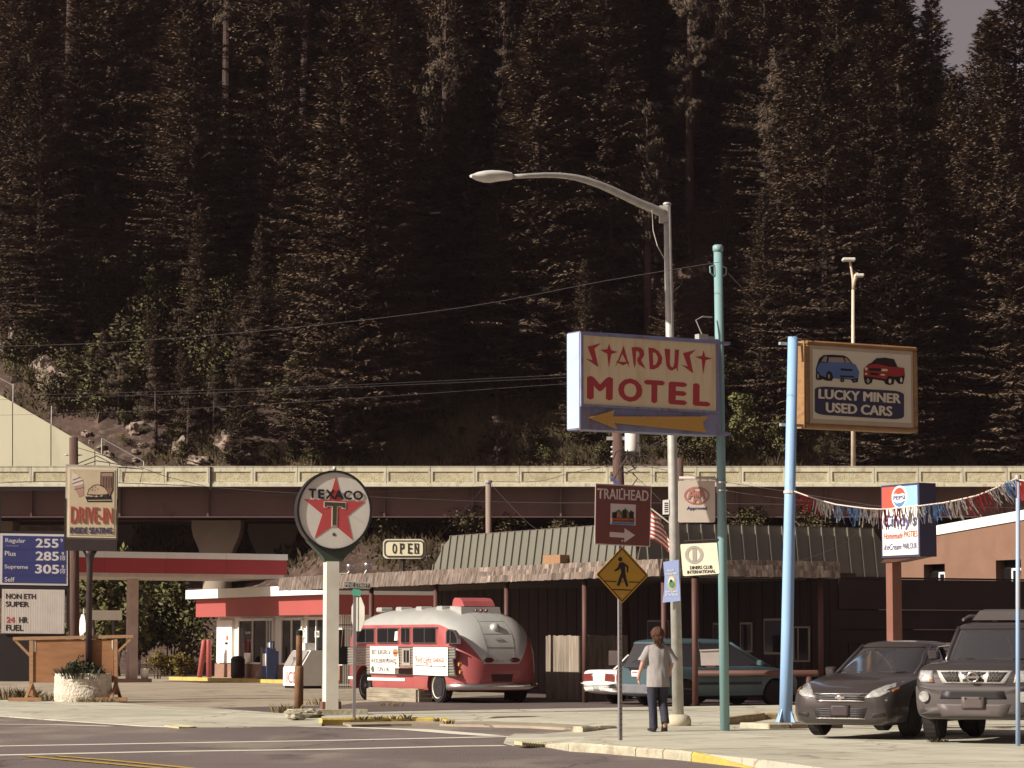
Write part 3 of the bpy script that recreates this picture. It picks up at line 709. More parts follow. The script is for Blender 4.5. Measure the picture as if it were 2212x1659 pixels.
# leafy trees and bushes behind the filling station canopy
def bush(seed, u, v, Y, H, Rr, nl, lm, label, nm='bush', leaf=.22, stems=6):
    t, c = shrub(seed, H, Rr, nl, leaf, stems); p = at(u, v, Y); p.z = ZLOT
    o = thing(nm, label, 'tree' if nm.endswith('tree') else 'bush', p)
    t.build('trunk', barkm, o); c.build('crown', lm, o); return o
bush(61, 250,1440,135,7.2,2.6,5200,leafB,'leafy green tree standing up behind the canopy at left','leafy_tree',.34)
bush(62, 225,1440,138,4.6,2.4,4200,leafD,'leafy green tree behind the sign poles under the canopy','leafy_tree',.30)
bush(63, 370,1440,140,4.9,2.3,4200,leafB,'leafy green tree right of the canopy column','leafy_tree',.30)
bush(69, 305,1440,141,5.2,2.2,3600,leafD,'dark leafy tree directly behind the canopy column','leafy_tree',.30)
bush(64, 340,1462,126,1.35,.75,1500,leafY,'golden round bush just right of the canopy column','bush',.12)
bush(65, 400,1462,126,1.25,.85,1700,leafY,'golden round bush left of the red bollards','bush',.12)
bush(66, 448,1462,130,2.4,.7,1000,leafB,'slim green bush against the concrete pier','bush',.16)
bush(67, 20,1462,130,1.6,1.4,1600,leafD,'low dark hedge at the left edge behind the price sign','bush',.16)
bush(68, 60,1462,131,1.2,1.6,1300,leafD,'low dark hedge behind the plywood board','bush',.16)
bush(70, 735,1400,140,4.6,1.6,2600,leafD,'dark bush on the bank left of the round sign pole','bush',.24)
# ------------------------------------------------------------------ motel / drive-in building with shake awning
darkw = M('dark siding', (.030,.018,.018), .8, var=.25, scale=1.5, stretch=(4,4,.4))
darkw2 = M('dark lap siding', (.033,.020,.020), .75, var=.2, scale=1.2)
green = M('green roof metal', (.158,.148,.116), .42, var=.06, scale=.8, spec=.5)
shakem = M('cedar shake', (.185,.142,.115), .9, var=.6, scale=5, bump=.5, bscale=30, wear=(.13,.075,.055), wscale=3, wamt=.9, rnd=.38, stretch=(1.5,1.5,.35))
postm = M('brown painted post', (.10,.045,.034), .6, var=.1)
glass = M('dark window glass', (.012,.011,.012), .04, var=0, spec=.6)
wframe = M('window frame', (.30,.24,.19), .5, var=.05)
white = M('white paint', (.78,.76,.70), .6, var=.04, scale=2)
C0 = Vector((3.81,71.9,ZLOT)); AZ = 3.3-ZLOT
mo = thing('drive_in_building', 'dark brown building with wood shake awning and green metal mansard roof', 'building', C0, GA)
LB, LAx = 24.0, 5.7
MB().bb(.25,6.4,.25,LB,AZ,AZ+.12).build('awning_soffit', M('soffit', (.05,.03,.026), .9), mo)
MB().bb(.25,LAx,.3,LB,AZ+.12,AZ+.37).build('awning_deck', M('awning roofing', (.12,.09,.08), .9), mo)
fas = MB().bb(.10,.25,.10,LB,AZ,AZ+.38).bb(.25,LAx,.10,.25,AZ,AZ+.38).build('fascia_board', M('soffit'), mo)
# shakes: three courses; the 300 nearest are parts, the rest one joined part
rs = random.Random(3); sh = []
def shake_mesh(w_, h):
    m = MB(); m.add([(0,-.012,0),(w_,-.012,0),(w_,.012,0),(0,.012,0),(0,-.004,h),(w_,-.004,h),(w_,.006,h),(0,.006,h)],
        [(3,2,1,0),(4,5,6,7),(0,1,5,4),(1,2,6,5),(2,3,7,6),(3,0,4,7)]); me = m.mesh('shake'); me.materials.append(shakem); return me
SW = [.11,.14,.17,.20]; smesh = [shake_mesh(w_-.006,.19) for w_ in SW]
for row in range(3):
    s = 0.0
    while s < LB-.1:
        k = rs.randrange(4); sh.append(('b', s, row, k)); s += SW[k]
    s = 0.0
    while s < LAx-.1:
        k = rs.randrange(4); sh.append(('a', s, row, k)); s += SW[k]
sh.sort(key=lambda q: q[1] if q[0] == 'b' else 1.0+q[1]*1.5)
rest = MB()
for i, (sd, s, row, k) in enumerate(sh):
    z = AZ-.03+row*.128+rs.uniform(-.012,.012); inn = .02+row*.03; tilt = .13+rs.uniform(-.03,.03)
    if sd == 'b': mt = Matrix.Translation((inn, s+SW[k], z)) @ Matrix.Rotation(-math.pi/2,4,'Z') @ Matrix.Rotation(-tilt,4,'X')
    else: mt = Matrix.Translation((s, inn, z)) @ Matrix.Rotation(-tilt,4,'X')
    if i < 300:
        o = bpy.data.objects.new('shake', smesh[k]); C.objects.link(o); o.parent = mo; o.matrix_local = mt
    else:
        rest.add([mt @ v.co for v in smesh[k].vertices], [tuple(p.vertices) for p in smesh[k].polygons])
o = rest.build('shake_courses', shakem, mo); o['kind'] = 'stuff'
# mansard of standing seam panels
ZM0, ZM1, INS = AZ, AZ+1.42, .20
def seam_panels(o0, d, inn, L, step, hl, hr):
    s = 0
    while s < L-.05:
        e = min(s+step, L); m = MB()
        H = lambda t: max(.0, min(1, (t/hl) if hl else 1, ((L-t)/hr) if hr else 1))
        P = lambda t, h, up=0: Vector(o0)+Vector(d)*t+Vector(inn)*(INS*h)+Vector((0,0,ZM0+(ZM1-ZM0)*h))-Vector(inn)*up*.85+Vector((0,0,up*.5))
        h0, h1 = H(s+.012), H(e-.012); a, b = s+.012, e-.012
        m.add([P(a,0),P(b,0),P(b,h1),P(a,h0),P(a,0,-.04),P(b,0,-.04),P(b,h1,-.04),P(a,h0,-.04)], [(0,1,2,3),(7,6,5,4),(0,4,5,1),(1,5,6,2),(2,6,7,3),(3,7,4,0)])
        if h0 > .05: m.add([P(s-.022,0,.055),P(s+.022,0,.055),P(s+.022,h0,.055),P(s-.022,h0,.055),P(s-.022,0),P(s+.022,0),P(s+.022,h0),P(s-.022,h0)], [(0,1,2,3),(0,4,5,1),(1,5,6,2),(2,6,7,3),(3,7,4,0)])
        fixn(m.build('roof_panel', green, mo)); s += step
seam_panels((.5,14.2,0), (0,-1,0), (1,0,0), 12.2, .44, 1.1, .15)
seam_panels((.5,2.0,0), (1,0,0), (0,1,0), 8.7, .44, .15, .6)
MB().bb(.5+INS,8.5,2+INS,13.0,ZM1-.1,ZM1+.03).build('flat_roof', M('awning roofing'), mo)
MB().bb(.55,9.1,2.05,14,ZM0-.05,ZM0+.3).build('roof_core', M('soffit'), mo)
# walls of boards
for i in range(72):
    y = 2.0+i*.305; d_ = .012 if i % 2 else 0
    MB().bb(6.0-d_,6.15,y,y+.295,0,AZ).build('board', darkw, mo)
MB().bb(6.15,9,2.2,24,0,AZ).build('wall_core', M('soffit'), mo)
for i in range(30):
    x = 2.2+i*.305
    if 5.9 < x < 7.05: MB().bb(x,x+.295,2.0-(.012 if i%2 else 0),2.2,0,AZ).build('board', darkw, mo)
for z0, z1, dy in ((2.55,AZ+.02,.0),(2.0,2.54,.05),(1.62,1.99,.07)):
    MB().bb(7.06,19,2.0-.06+dy,8,z0,z1-.01).build('lap_panel', darkw2, mo)
MB().bb(7.06,19,1.92,2.0,AZ+.02,AZ+.07).build('coping', M('dark metal', (.03,.02,.02), .4, .3), mo)
for i in range(36):
    x = 7.1+i*.33; MB().bb(x,x+.30,2.02,8,0,1.6).build('siding_panel', darkw2, mo)
for i in range(9): MB().tube([(11.9+i*.33,1.96,.4),(11.9+i*.33,1.96,1.35)], .018, 5).build('rib', wframe, mo)
for (x0,x1,z) in ((8.4,12.2,2.53),(9.6,13.2,1.98)): MB().bb(x0,x1,1.90,1.97,z,z+.025).build('drip_edge', wframe, mo)
ms = Sign('', '', '', C0+AX*0+BX*1.93, GA, ZG, obj=thing('wall_window', 'white-framed sliding window on the dark wall right of the light blue pole', 'window', C0+BX*1.93, GA))
ms.poly('pane', [(358,425),(470,425),(470,690),(358,690)], .02, .05, glass)
for q in ([(350,415),(485,415),(485,428),(350,428)],[(350,688),(485,688),(485,702),(350,702)],[(472,415),(485,415),(485,702),(472,702)],[(385,425),(393,425),(393,690),(385,690)],[(350,415),(358,415),(358,702),(350,702)]):
    ms.poly('frame', q, -.01, .03, wframe)
# windows on the boarded left facade (behind the bus and the fence)
for i,(y0,y1,z0,z1) in enumerate(((3.0,4.0,1.3,2.3),(4.6,5.2,1.35,2.2),(6.0,6.6,1.35,2.2),(9,10.2,1.2,2.3))):
    wo = MB().bb(5.94,5.985,y0,y1,z0,z1).build('window', wframe, mo); MB().bb(5.92,5.95,y0+.06,y1-.06,z0+.06,z1-.06).build('pane', glass, wo)
for y in (.35,4.4,8.8,13.2,17.6): MB().tube([(.35,y,0),(.35,y,AZ)], .075, 12).build('post', postm, mo, True)
for x in (1.35,5.3): MB().tube([(x,.35,0),(x,.35,AZ)], .075, 12).build('post', postm, mo, True)
# rail along the parking bay
pr = gnd(ZT(365,925)[0], ZT(365,925)[1], ZLOT); pe = Vector((pr.x+7.0,pr.y+1.0,ZLOT))
rl = thing('pipe_rail', 'low brown pipe rail in front of the minivan beside the light blue pole', 'railing', pr, math.atan2(1.0,7.0))
zr = at(*ZT(500,600),pr.y).z-ZLOT
MB().tube([(0,0,0),(0,0,zr)], .085, 12).build('post', postm, rl, True)
MB().tube([(-.085,0,zr),(3.4,0,zr),(3.45,0,zr)], .085, 12).build('top_rail', postm, rl, True)
MB().tube([(3.2,0,0),(3.2,0,zr-.08)], .08, 12).build('post', postm, rl, True)
p5 = gnd(ZT(445,932)[0], ZT(445,932)[1], ZLOT)
po = thing('awning_pipe_post', 'tall brown pipe post in front of the minivan', 'post', p5)
MB().tube([(0,0,0),(0,0,3.25)], .075, 12).build('shaft', postm, po, True); MB().lathe([(.13,0),(.13,.02)],12).build('base_plate', postm, po)
# reserved-parking boxes hung in front of the minivan
for q, lab in (([(495,372),(690,365),(690,520),(503,522)],'pale blank box sign on the tall brown pipe post in front of the minivan'),):
    s = Sign('box_sign', lab, 'sign', p5-Vector((0,.12,0)), 0, ZT)
    s.poly('panel', q, 0, .05, M('pale panel', (.42,.36,.33), .6)); s.poly('cap', [(488,366),(690,358),(690,372),(490,380)], -.03, .09, M('pale panel')); s.poly('foot', [(550,520),(640,520),(640,545),(550,545)], 0, .1, postm)
s = Sign('notice_board', 'dim grey notice board behind the crosswalk sign post', 'sign', gnd(1297,1516,ZLOT), 0, ZE)
s.poly('panel', [(505,650),(590,650),(590,775),(505,775)], 0, .05, M('dull board', (.16,.12,.11), .8)); s.poly('leg', [(540,775),(548,775),(548,1080),(540,1080)], .05, .1, postm)
# plank fence next to the bus
fc = gnd(1251,1513,ZLOT); fplank = M('fence plank', (.27,.215,.165), .9, var=.3, scale=4, bump=.5, bscale=30, rnd=.18, stretch=(3,3,.3))
fo = thing('plank_fence', 'weathered wooden plank fence between the bus tail and the white car', 'fence', fc, GA)
for i in range(13):
    h = 1.83+rs.uniform(-.015,.015); MB().bb(-.012,.012,i*.145,i*.145+.138,0,h).build('plank', fplank, fo)
for i in range(11):
    h = 1.83+rs.uniform(-.02,.02); MB().bb(.02+i*.145,.02+i*.145+.138,-.012,.012,0,h).build('plank', fplank, fo)
MB().bb(.012,.06,0,1.9,.4,.5).bb(.012,1.6,.012,.06,.45,.55).build('rail', fplank, fo)
# crate lying on the awning
cr = thing('wooden_box', 'small open wooden box lying on the shake awning', 'box', C0+AX*.5+BX*6.0+Vector((0,0,AZ+.41)), GA+.2)
wd = M('raw timber', (.30,.165,.085), .8, var=.2, scale=5, stretch=(1,6,6))
MB().bb(-.32,.32,-.36,-.33,0,.26).build('side', wd, cr); MB().bb(-.32,.32,.33,.36,0,.26).build('side', wd, cr); MB().bb(-.32,.32,-.33,.33,0,.03).build('floor', wd, cr); MB().bb(-.32,.32,-.33,.33,.23,.26).build('lid', wd, cr); MB().bb(-.32,-.29,-.33,.33,.03,.23).build('end', wd, cr)
# illuminated OPEN sign on a pole over the awning
ob = C0+AX*.7+BX*16.2+Vector((0,0,AZ+.4)); 
so_ = Sign('open_sign', 'rounded cream OPEN box sign on a thin pole above the awning', 'sign', ob, R(-8), ZC)
def rrect(x0,y0,x1,y1,r,n=6):
    pts = []
    for cx_,cy_,a0 in ((x1-r,y0+r,-90),(x1-r,y1-r,0),(x0+r,y1-r,90),(x0+r,y0+r,180)):
        for k in range(n+1):
            a = R(a0+90*k/n); pts.append((cx_+r*math.cos(a), cy_+r*math.sin(a)))
    return pts
creamo = M('open sign cream', (.62,.56,.38), .5, var=.06); dkl = M('black letters', (.02,.015,.015), .6, var=0)
so_.poly('cabinet', rrect(765,537,1015,655,28), -.12, .14, M('sign case', (.55,.50,.38), .5))
so_.poly('rim', ring_poly(rrect(773,545,1012,645,24), rrect(780,552,1006,638,20)), -.15, -.11, dkl)
so_.poly('face', rrect(780,552,1006,638,20), -.14, -.11, creamo)
for ch, x0 in (('O',822),('P',868),('E',916),('N',955)):
    so_.text('letter', ch, [(x0,563),(x0+24,563),(x0+24,624),(x0,624)], -.165, dkl, .0, thick=.03)
    if ch != 'O':
        for yy in (563,619): so_.poly('serif', [(x0-3,yy),(x0+(24 if ch!='P' or yy<600 else 10),yy),(x0+(24 if ch!='P' or yy<600 else 10),yy+4),(x0-3,yy+4)], -.168, -.16, dkl)
q = so_.p(888,655); MB().tube([(q[0],0,-.0),(q[0],0,q[1])], .05, 8).build('pole', M('dark metal'), so_.o)
# floodlights on the awning's far end
galv = M('galv')
for i,(uv,lab) in enumerate(((ZM(1770,100),'double chrome floodlight on a bent arm beside the round sign pole'),(ZM(1980,115),'single chrome floodlight on the awning'))):
    yy = 22.5-i*2.0; b = C0+AX*.6+BX*yy+Vector((0,0,AZ+.4)); tp = at(uv[0],uv[1],b.y); 
    fo_ = thing('floodlight', lab, 'lamp', (tp.x,b.y,b.z)); h = max(.2, tp.z-b.z)
    MB().tube([(0,0,0),(.05,0,h*.7),(.12,0,h)], .03, 6).build('arm', galv, fo_); MB().lathe([(.05,0),(.13,.05),(.15,.22),(.13,.25)],14,(.12,0,h-.02)).build('lamp', M('chrome', (.75,.72,.68), .18, 1, var=0), fo_, True)
    if i == 0: MB().tube([(-.5,0,h*.5),(.05,0,h*.55)], .03, 6).build('bracket', galv, fo_)

# ------------------------------------------------------------------ brown stucco building at right
sb = Sign('stucco_building', 'brown stucco building with white sloping coping at the right edge', 'building', (at(2040,1250,88).x,88,ZLOT), R(-61), ZQ)
stu = M('brown stucco', (.215,.118,.078), .95, var=.10, scale=1.2, bump=.3, bscale=30, wear=(.20,.11,.07), wscale=.6, wamt=.4)
xl = sb.p(275,700)[0]; xr = sb.p(2600,700)[0]
def zt_(x): 
    a = sb.p(775,268); b = sb.p(1797,90); return a[1]+(b[1]-a[1])*(x-a[0])/(b[0]-a[0])
W1 = [sb.p(588,628), sb.p(842,628), sb.p(842,860), sb.p(588,860)]; W2 = [sb.p(1457,578), sb.p(1760,560), sb.p(1760,860), sb.p(1457,860)]
wz = 2.0
wx = [(W1[0][0],W1[1][0],W1[0][1]), (W2[0][0],W2[1][0],W2[0][1])]
segs = [xl, wx[0][0], wx[0][1], wx[1][0], wx[1][1], xr]
for i, (a, b) in enumerate(zip(segs, segs[1:])):
    lo = 0 if i % 2 == 0 else wx[i//2][2]
    MB().prism([(a,lo),(b,lo),(b,zt_(b)),(a,zt_(a))], 0, .35).build('wall', stu, sb.o)
    if i % 2: MB().prism([(a,0),(b,0),(b,wz),(a,wz)], 0, .35).build('wall', stu, sb.o)
MB().prism([(xl,zt_(xl)),(xr,zt_(xr)),(xr,zt_(xr)+.30),(xl,zt_(xl)+.30)], -.05, .5).build('coping', white, sb.o)
MB().bb(xl,xr,.36,7,0,zt_(xl)-.2).build('core', M('black'), sb.o)
for a, b, h in wx:
    wo = MB().bb(a+.0,b,.28,.33,wz,h-.25).build('window', glass, sb.o)
    for q in ((a+.45,a+.52,wz,h-.25),((a+b)/2+.2,(a+b)/2+.27,wz,h-.25)): MB().bb(q[0],q[1],.24,.30,q[2],q[3]).build('frame', white, wo)
    MB().bb(a+.45,b,.24,.30,h-.32,h-.25).build('frame', white, wo)

# ------------------------------------------------------------------ filling station
red = M('station red', (.37,.085,.075), .5, var=.04, scale=.6)
red2 = M('canopy red', (.36,.045,.05), .5, var=.05, scale=.6)
st = Sign('filling_station', 'white filling station shop with red fascia behind the round star sign', 'building', (-9.5,116,ZLOT), R(-61), ZM)
xl = st.p(180,1000)[0]; xr = st.p(735,1290,0,ID)[0]
brick = M('brick base', (.27,.15,.105), .9, var=.15, scale=6)
wg = [(st.p(465,900)[0], st.p(795,900)[0]), (st.p(805,900)[0], st.p(862,900)[0]), (st.p(980,900)[0], st.p(1215,900)[0]), (st.p(1290,900)[0], st.p(1500,900)[0])]
MB().bb(xl,xr,.12,6.0,0,2.75).build('wall', white, st.o)
MB().bb(xl,wg[1][0],-.0,.12,0,.72).build('brick_base', brick, st.o); MB().bb(wg[1][1],xr,-.0,.12,0,.72).build('brick_base', brick, st.o)
MB().bb(xl-.4,xr+.4,-.75,6.2,2.74,3.52).build('red_fascia', red, st.o)
MB().bb(xl-.75,xr+.7,-1.1,6.5,3.53,3.92).build('white_band', white, st.o)
for i,(a,b) in enumerate(wg):
    z0 = .75 if i != 1 else .05
    w_ = MB().bb(a,b,.06,.13,z0,2.55).build('door' if i == 1 else 'window', glass, st.o)
    for q in ((a-.08,a,z0,2.6),(b,b+.08,z0,2.6),((a+b)/2-.03,(a+b)/2+.03,z0,2.55)): MB().bb(q[0],q[1],.0,.115,q[2],q[3]).build('frame', white, w_)
    MB().bb(a-.08,b+.08,.0,.115,2.55,2.66).build('frame', white, w_)
    if i != 1: MB().bb(a-.1,b+.1,-.06,.115,.72,.79).build('sill', white, w_)
a, b = st.p(205,900)[0], st.p(385,900)[0]
MB().bb(a,(a+b)/2-.01,-.02,.11,.76,2.6).build('service_door', white, st.o); MB().bb((a+b)/2+.01,b,-.02,.11,.76,2.6).build('service_door', white, st.o)
st.poly('door_notice', [(316,882),(336,882),(336,935),(316,935)], -.035, -.02, M('notice red', (.5,.12,.08), .6)); st.poly('handle', [(300,962),(325,962),(325,985),(300,985)], -.06, -.02, M('dark metal'))
st.text('open_notice', 'OPEN', [(1390,840),(1432,838),(1432,890),(1390,892)], .028, dkl, .02, thick=.004); st.poly('notice_card', [(1385,828),(1437,824),(1437,900),(1385,905)], .035, .055, M('paper', (.75,.72,.62), .8))
st.poly('ring_decal', ring_poly([(1215+40*math.cos(a_/12*6.283), 860+58*math.sin(a_/12*6.283)) for a_ in range(12)], [(1215+33*math.cos(a_/12*6.283), 860+50*math.sin(a_/12*6.283)) for a_ in range(12)]), .035, .055, M('paper'))
st.text('window_lettering', 'Lotto', [(545,825),(610,822),(610,860),(545,863)], .04, M('paper'), .0, .3)
st.poly('poster', [(533,1090),(610,1090),(610,1205),(533,1210)], .035, .055, M('paper'))
# walk in front of the shop
wk = MB().bb(xl-1.2,xr,-1.5,.0,-.05,.13).build('station_walk', conc); wk.location = st.b; wk.rotation_euler = (0,0,R(-61)); tag(wk, kind='structure')
sk = thing('walk_kerb', 'yellow painted kerb along the shop front', 'kerb', st.b, R(-61))
for i in range(12):
    x = xl-1.2+i*1.6
    if x < xr-1.6: MB().bb(x,x+1.58,-1.66,-1.5,-.05,.14).build('kerb_stone', yel, sk)
# small things on the walk
def onwalk(x, y): return st.b+st.ax*x-st.n*y+Vector((0,0,.13))
t = thing('trash_can', 'black round litter bin by the shop window', 'bin', onwalk(st.p(585,1400)[0],-.5))
MB().lathe([(.26,0),(.30,.08),(.30,.72),(.27,.78)],18).build('body', M('black plastic', (.02,.016,.016), .5), t, True); MB().lathe([(.31,.72),(.31,.78),(.22,.9),(.05,.94)],18).build('lid', M('black plastic'), t, True)
t = thing('ash_tower', 'grey bottle-shaped ashtray stand beside the shop door', 'ashtray', onwalk(st.p(875,1400)[0],-.5))
MB().lathe([(.24,0),(.26,.06),(.22,.28),(.06,.45),(.045,1.2),(.05,1.3)],16).build('body', M('grey plastic', (.25,.2,.18), .6), t, True)
for i,(zx,lab) in enumerate(((1108,'tall dark blue newspaper box left of the ice chest'),(1155,'second blue newspaper box touching the ice chest'))):
    x = st.p(zx,1430)[0]; t = thing('newspaper_box', lab, 'newspaper box', onwalk(x,-.9-.3*i), R(-61))
    bl = M('newsbox blue', (.035,.055,.14), .5)
    MB().bb(-.22,.22,-.2,.2,.25,1.15+.1*i).build('cabinet', bl, t); MB().bb(-.2,.2,-.18,.18,0,.25).build('pedestal', bl, t); MB().bb(-.17,.17,-.22,-.2,.55,1.05).build('door', M('paper'), t); MB().bb(-.2,.2,-.02,.02,1.15+.1*i,1.55).build('header', bl, t); MB().bb(-.14,.14,-.04,-.022,1.2+.1*i,1.5).build('poster', M('paper'), t)
ib = gnd(655,1487,ZLOT)
ice = thing('ice_chest', 'white ice merchandiser with slanted doors behind the brown pipe bollard', 'freezer', ib, R(-61))
m = MB(); prof = [(-.45,0.1),(.45,.1),(.45,1.35),(-.05,1.35),(-.45,.72)]
m.add([(x,y,z) for x in (-.75,.75) for y,z in prof], [(0,1,2,3,4),(9,8,7,6,5)]+[(i,i+5,(i+1)%5+5,(i+1)%5) for i in range(5)]); fixn(m.build('cabinet', white, ice))
for k in (-1,1):
    m = MB(); 
    for x in (k*.36-.32, k*.36+.32):
        for (y,z) in ((-.42,.79),(-.09,1.31),(-.13,1.34),(-.46,.82)): m.add([(x,y,z)], [])
    m.f = [(0,1,2,3),(7,6,5,4),(0,4,5,1),(1,5,6,2),(2,6,7,3),(3,7,4,0)]; fixn(m.build('door', M('ice door', (.30,.26,.24), .35), ice)); MB().bb(k*.08-.015,k*.08+.015,-.36,-.30,1.0,1.12).build('handle', M('chrome'), ice)
v, f = text_geo('ICE', .02); MB().add([(-.45+x*.85,-.455+.004*(1-t_),.18+h*.42) for x,h,t_ in v], f).build('lettering', M('ice letters', (.35,.10,.10), .6), ice)
MB().bb(-.25,.35,-.1,.3,1.352,1.62).build('top_box', white, ice)
MB().bb(-.7,.7,-.4,.4,0,.1).build('feet', M('black'), ice)
# red bollards
for i,(uv,lab) in enumerate(((ZB(1515,992),'leaning red bollard farther from the shop corner'),(ZB(1590,992),'upright red bollard nearer to the shop corner'))):
    p = gnd(uv[0],uv[1],ZLOT); b = thing('bollard', lab, 'bollard', p); b.rotation_euler = (0,R(7) if i == 0 else R(-1),0)
    MB().lathe([(.115,0),(.115,1.7),(.09,1.76),(.03,1.78)],14).build('pipe', red, b, True); MB().lathe([(.15,0),(.15,.03)],14).build('collar', yel, b)
# canopy
cb = Vector((-9.4,115,ZLOT)); ca = thing('fuel_canopy', 'flat filling station canopy with white band over dark red fascia', 'canopy', cb, GA)
cz = 4.33-ZLOT; LC, DC = 10.5, 5.4
MB().bb(-LC,0,.08,DC,cz+.0,cz+.78).build('core', M('soffit pale', (.55,.48,.42), .7), ca)
for i in range(4):
    x0_ = -LC+i*LC/4
    MB().bb(x0_+.005,x0_+LC/4-.005,-.02,.08,cz,cz+.60).build('fascia_panel', red2, ca); MB().bb(x0_+.005,x0_+LC/4-.005,-.05,.08,cz+.605,cz+.85).build('white_panel', white, ca)
MB().bb(0,.1,-.02,DC,cz,cz+.6).build('fascia_panel', red2, ca); MB().bb(0,.12,-.05,DC,cz+.605,cz+.85).build('white_panel', white, ca)
MB().bb(-LC,0.0,.09,DC,cz-.16,cz).build('ceiling', M('soffit pale'), ca)
pc = Vector((at(284,1470,115.2).x, 115.2, ZLOT)); lp = ca.rotation_euler.to_matrix().transposed() @ (pc-cb)
for dx in (0,-6.4): MB().bb(lp.x-.19+dx,lp.x+.19+dx,lp.y-.19,lp.y+.19,0,cz-.16).build('column', M('column pink', (.50,.38,.35), .6), ca)
isl = thing('pump_island', 'low kerbed pump island under the canopy column', 'island', pc, GA)
MB().bb(-3.0,.7,-.5,.5,-.02,.15).build('kerb', M('island concrete', (.25,.16,.14), .85), isl)
pu = pc-AX*1.25+Vector((0,0,.15))
t = thing('fuel_pump', 'dark fuel pump with hanging hoses left of the canopy column', 'fuel pump', pu, GA)
MB().bb(-.45,.45,-.25,.25,0,1.5).build('cabinet', M('pump dark', (.07,.045,.045), .5), t); MB().bb(-.40,.40,-.27,-.25,.15,.7).build('panel', red2, t); MB().bb(-.4,.4,-.28,-.25,.95,1.4).build('display', M('pump grey', (.3,.25,.23), .5), t)
[MB().bb(k_-.03,k_+.03,-.1,.1,1.5,2.4).build('upright', M('pump dark'), t) for k_ in (-.44,.44)]; MB().bb(-.55,.75,-.14,.14,2.4,2.8).build('topper', white, t)
for k in (-.2,.15): MB().tube([(k,-.3,1.15),(k-.15,-.42,.8),(k-.05,-.45,.4),(k+.1,-.4,.35),(k+.2,-.32,.9)], .03, 6).build('hose', M('black'), t)
t = thing('bucket', 'small white bucket on the pump island', 'bucket', pc+AX*.5-BX*.2+Vector((0,0,.15)))
MB().lathe([(.15,0),(.19,.4),(.2,.42)],16).build('pail', white, t, True); MB().tube([(-.19,0,.4),(-.1,-.16,.3),(.1,-.16,.3),(.19,0,.4)], .008, 5).build('bail', galv, t)
# iron gate beside the bus front
gp = gnd(735,1494,ZLOT); gt = thing('iron_gate', 'black iron bar gate between the round sign pole and the bus front', 'gate', gp, R(8))
for i in range(7): MB().bb(-.1+i*.075,-.085+i*.075,-.01,.01,.1,2.45+.12*math.sin(i/6*3.14)).build('bar', M('black'), gt)
for z in (.15,1.1,2.2): MB().bb(-.12,.40,-.015,.015,z,z+.03).build('rail', M('black'), gt)
MB().bb(-.12,.40,.012,.03,.9,1.5).build('lock_plate', M('black'), gt)
# ------------------------------------------------------------------ motel sign on the teal pole
teal = M('teal pole paint', (.22,.35,.35), .45, var=.08, scale=2, wear=(.12,.26,.25), wscale=2, wamt=.7, stretch=(2,2,.35), spots=((.16,.09,.06), 5, .67))
slate = M('motel cabinet blue', (.23,.24,.38), .6, var=.1, scale=1.5, wear=(.17,.12,.13), wscale=1.8, wamt=.8, stretch=(2.5,2.5,.5), spots=((.14,.07,.05), 3, .63))
cream = M('motel sign cream', (.76,.62,.41), .6, var=.06, scale=1.2, wear=(.55,.38,.2), wscale=1.2, wamt=.6, stretch=(2.5,2.5,.5), spots=((.34,.2,.12), 3, .66))
mred = M('motel red', (.42,.045,.055), .55, var=.04)
gold = M('arrow yellow', (.55,.30,.07), .6, var=.10, scale=2, wear=(.42,.22,.06), wscale=2)
tb = gnd(1566,1579)
s = Sign('motel_sign', 'cream and blue motel box sign with yellow arrow on a tall teal pole', 'sign', tb, R(31), ZI)
lp = at(1551,540,tb.y)-tb; rot = Matrix.Rotation(-R(31),3,'Z'); lp = rot @ lp
MB().tube([(0,0,0),(lp.x*.5,lp.y*.5,lp.z*.5),(lp.x,lp.y,lp.z)], [.085,.08,.078], 20).build('pole', teal, s.o, True)
MB().lathe([(.09,0),(.095,.04),(.095,.10),(.07,.12)],20,(lp.x,lp.y,lp.z-.03)).build('pole_cap', teal, s.o, True)
x0, x1 = s.p(333,700,-.1)[0], s.p(1885,800,-.1)[0]; zt1 = s.p(345,200)[1]; zb1 = s.p(320,1290)[1]; zt2 = s.p(1870,330)[1]; zb2 = s.p(1870,1370)[1]
zT, zB = (zt1+zt2)/2, (zb1+zb2)/2
CD = .31
MB().bb(x0,x1,-.10,CD,zB,zT).build('cabinet', slate, s.o)
MB().bb(x0-.015,x0,-.09,CD-.01,zB+.02,zT-.02).build('end_cap', M('cabinet light blue', (.42,.50,.66), .6, var=.05, wear=(.3,.33,.42), wscale=2, wamt=.4), s.o)
px0, px1 = s.p(362,600,-.125)[0], s.p(1835,700,-.125)[0]; fz = lambda k: zB+(zT-zB)*k
zp0 = s.p(360,1015)[1]; zp0b = s.p(1820,1105)[1]; zp0 = (zp0+zp0b)/2; zp1 = (s.p(375,262)[1]+s.p(1835,355)[1])/2
MB().bb(px0,px1,-.125,-.10,zp0,zp1).build('panel', cream, s.o)
for q in ((px0-.05,px1+.05,zp1,zp1+.04),(px0-.05,px1+.05,zp0-.04,zp0),(px0-.05,px0,zp0,zp1),(px1,px1+.05,zp0,zp1)): MB().bb(q[0],q[1],-.15,-.10,q[2],q[3]).build('panel_trim', slate, s.o)
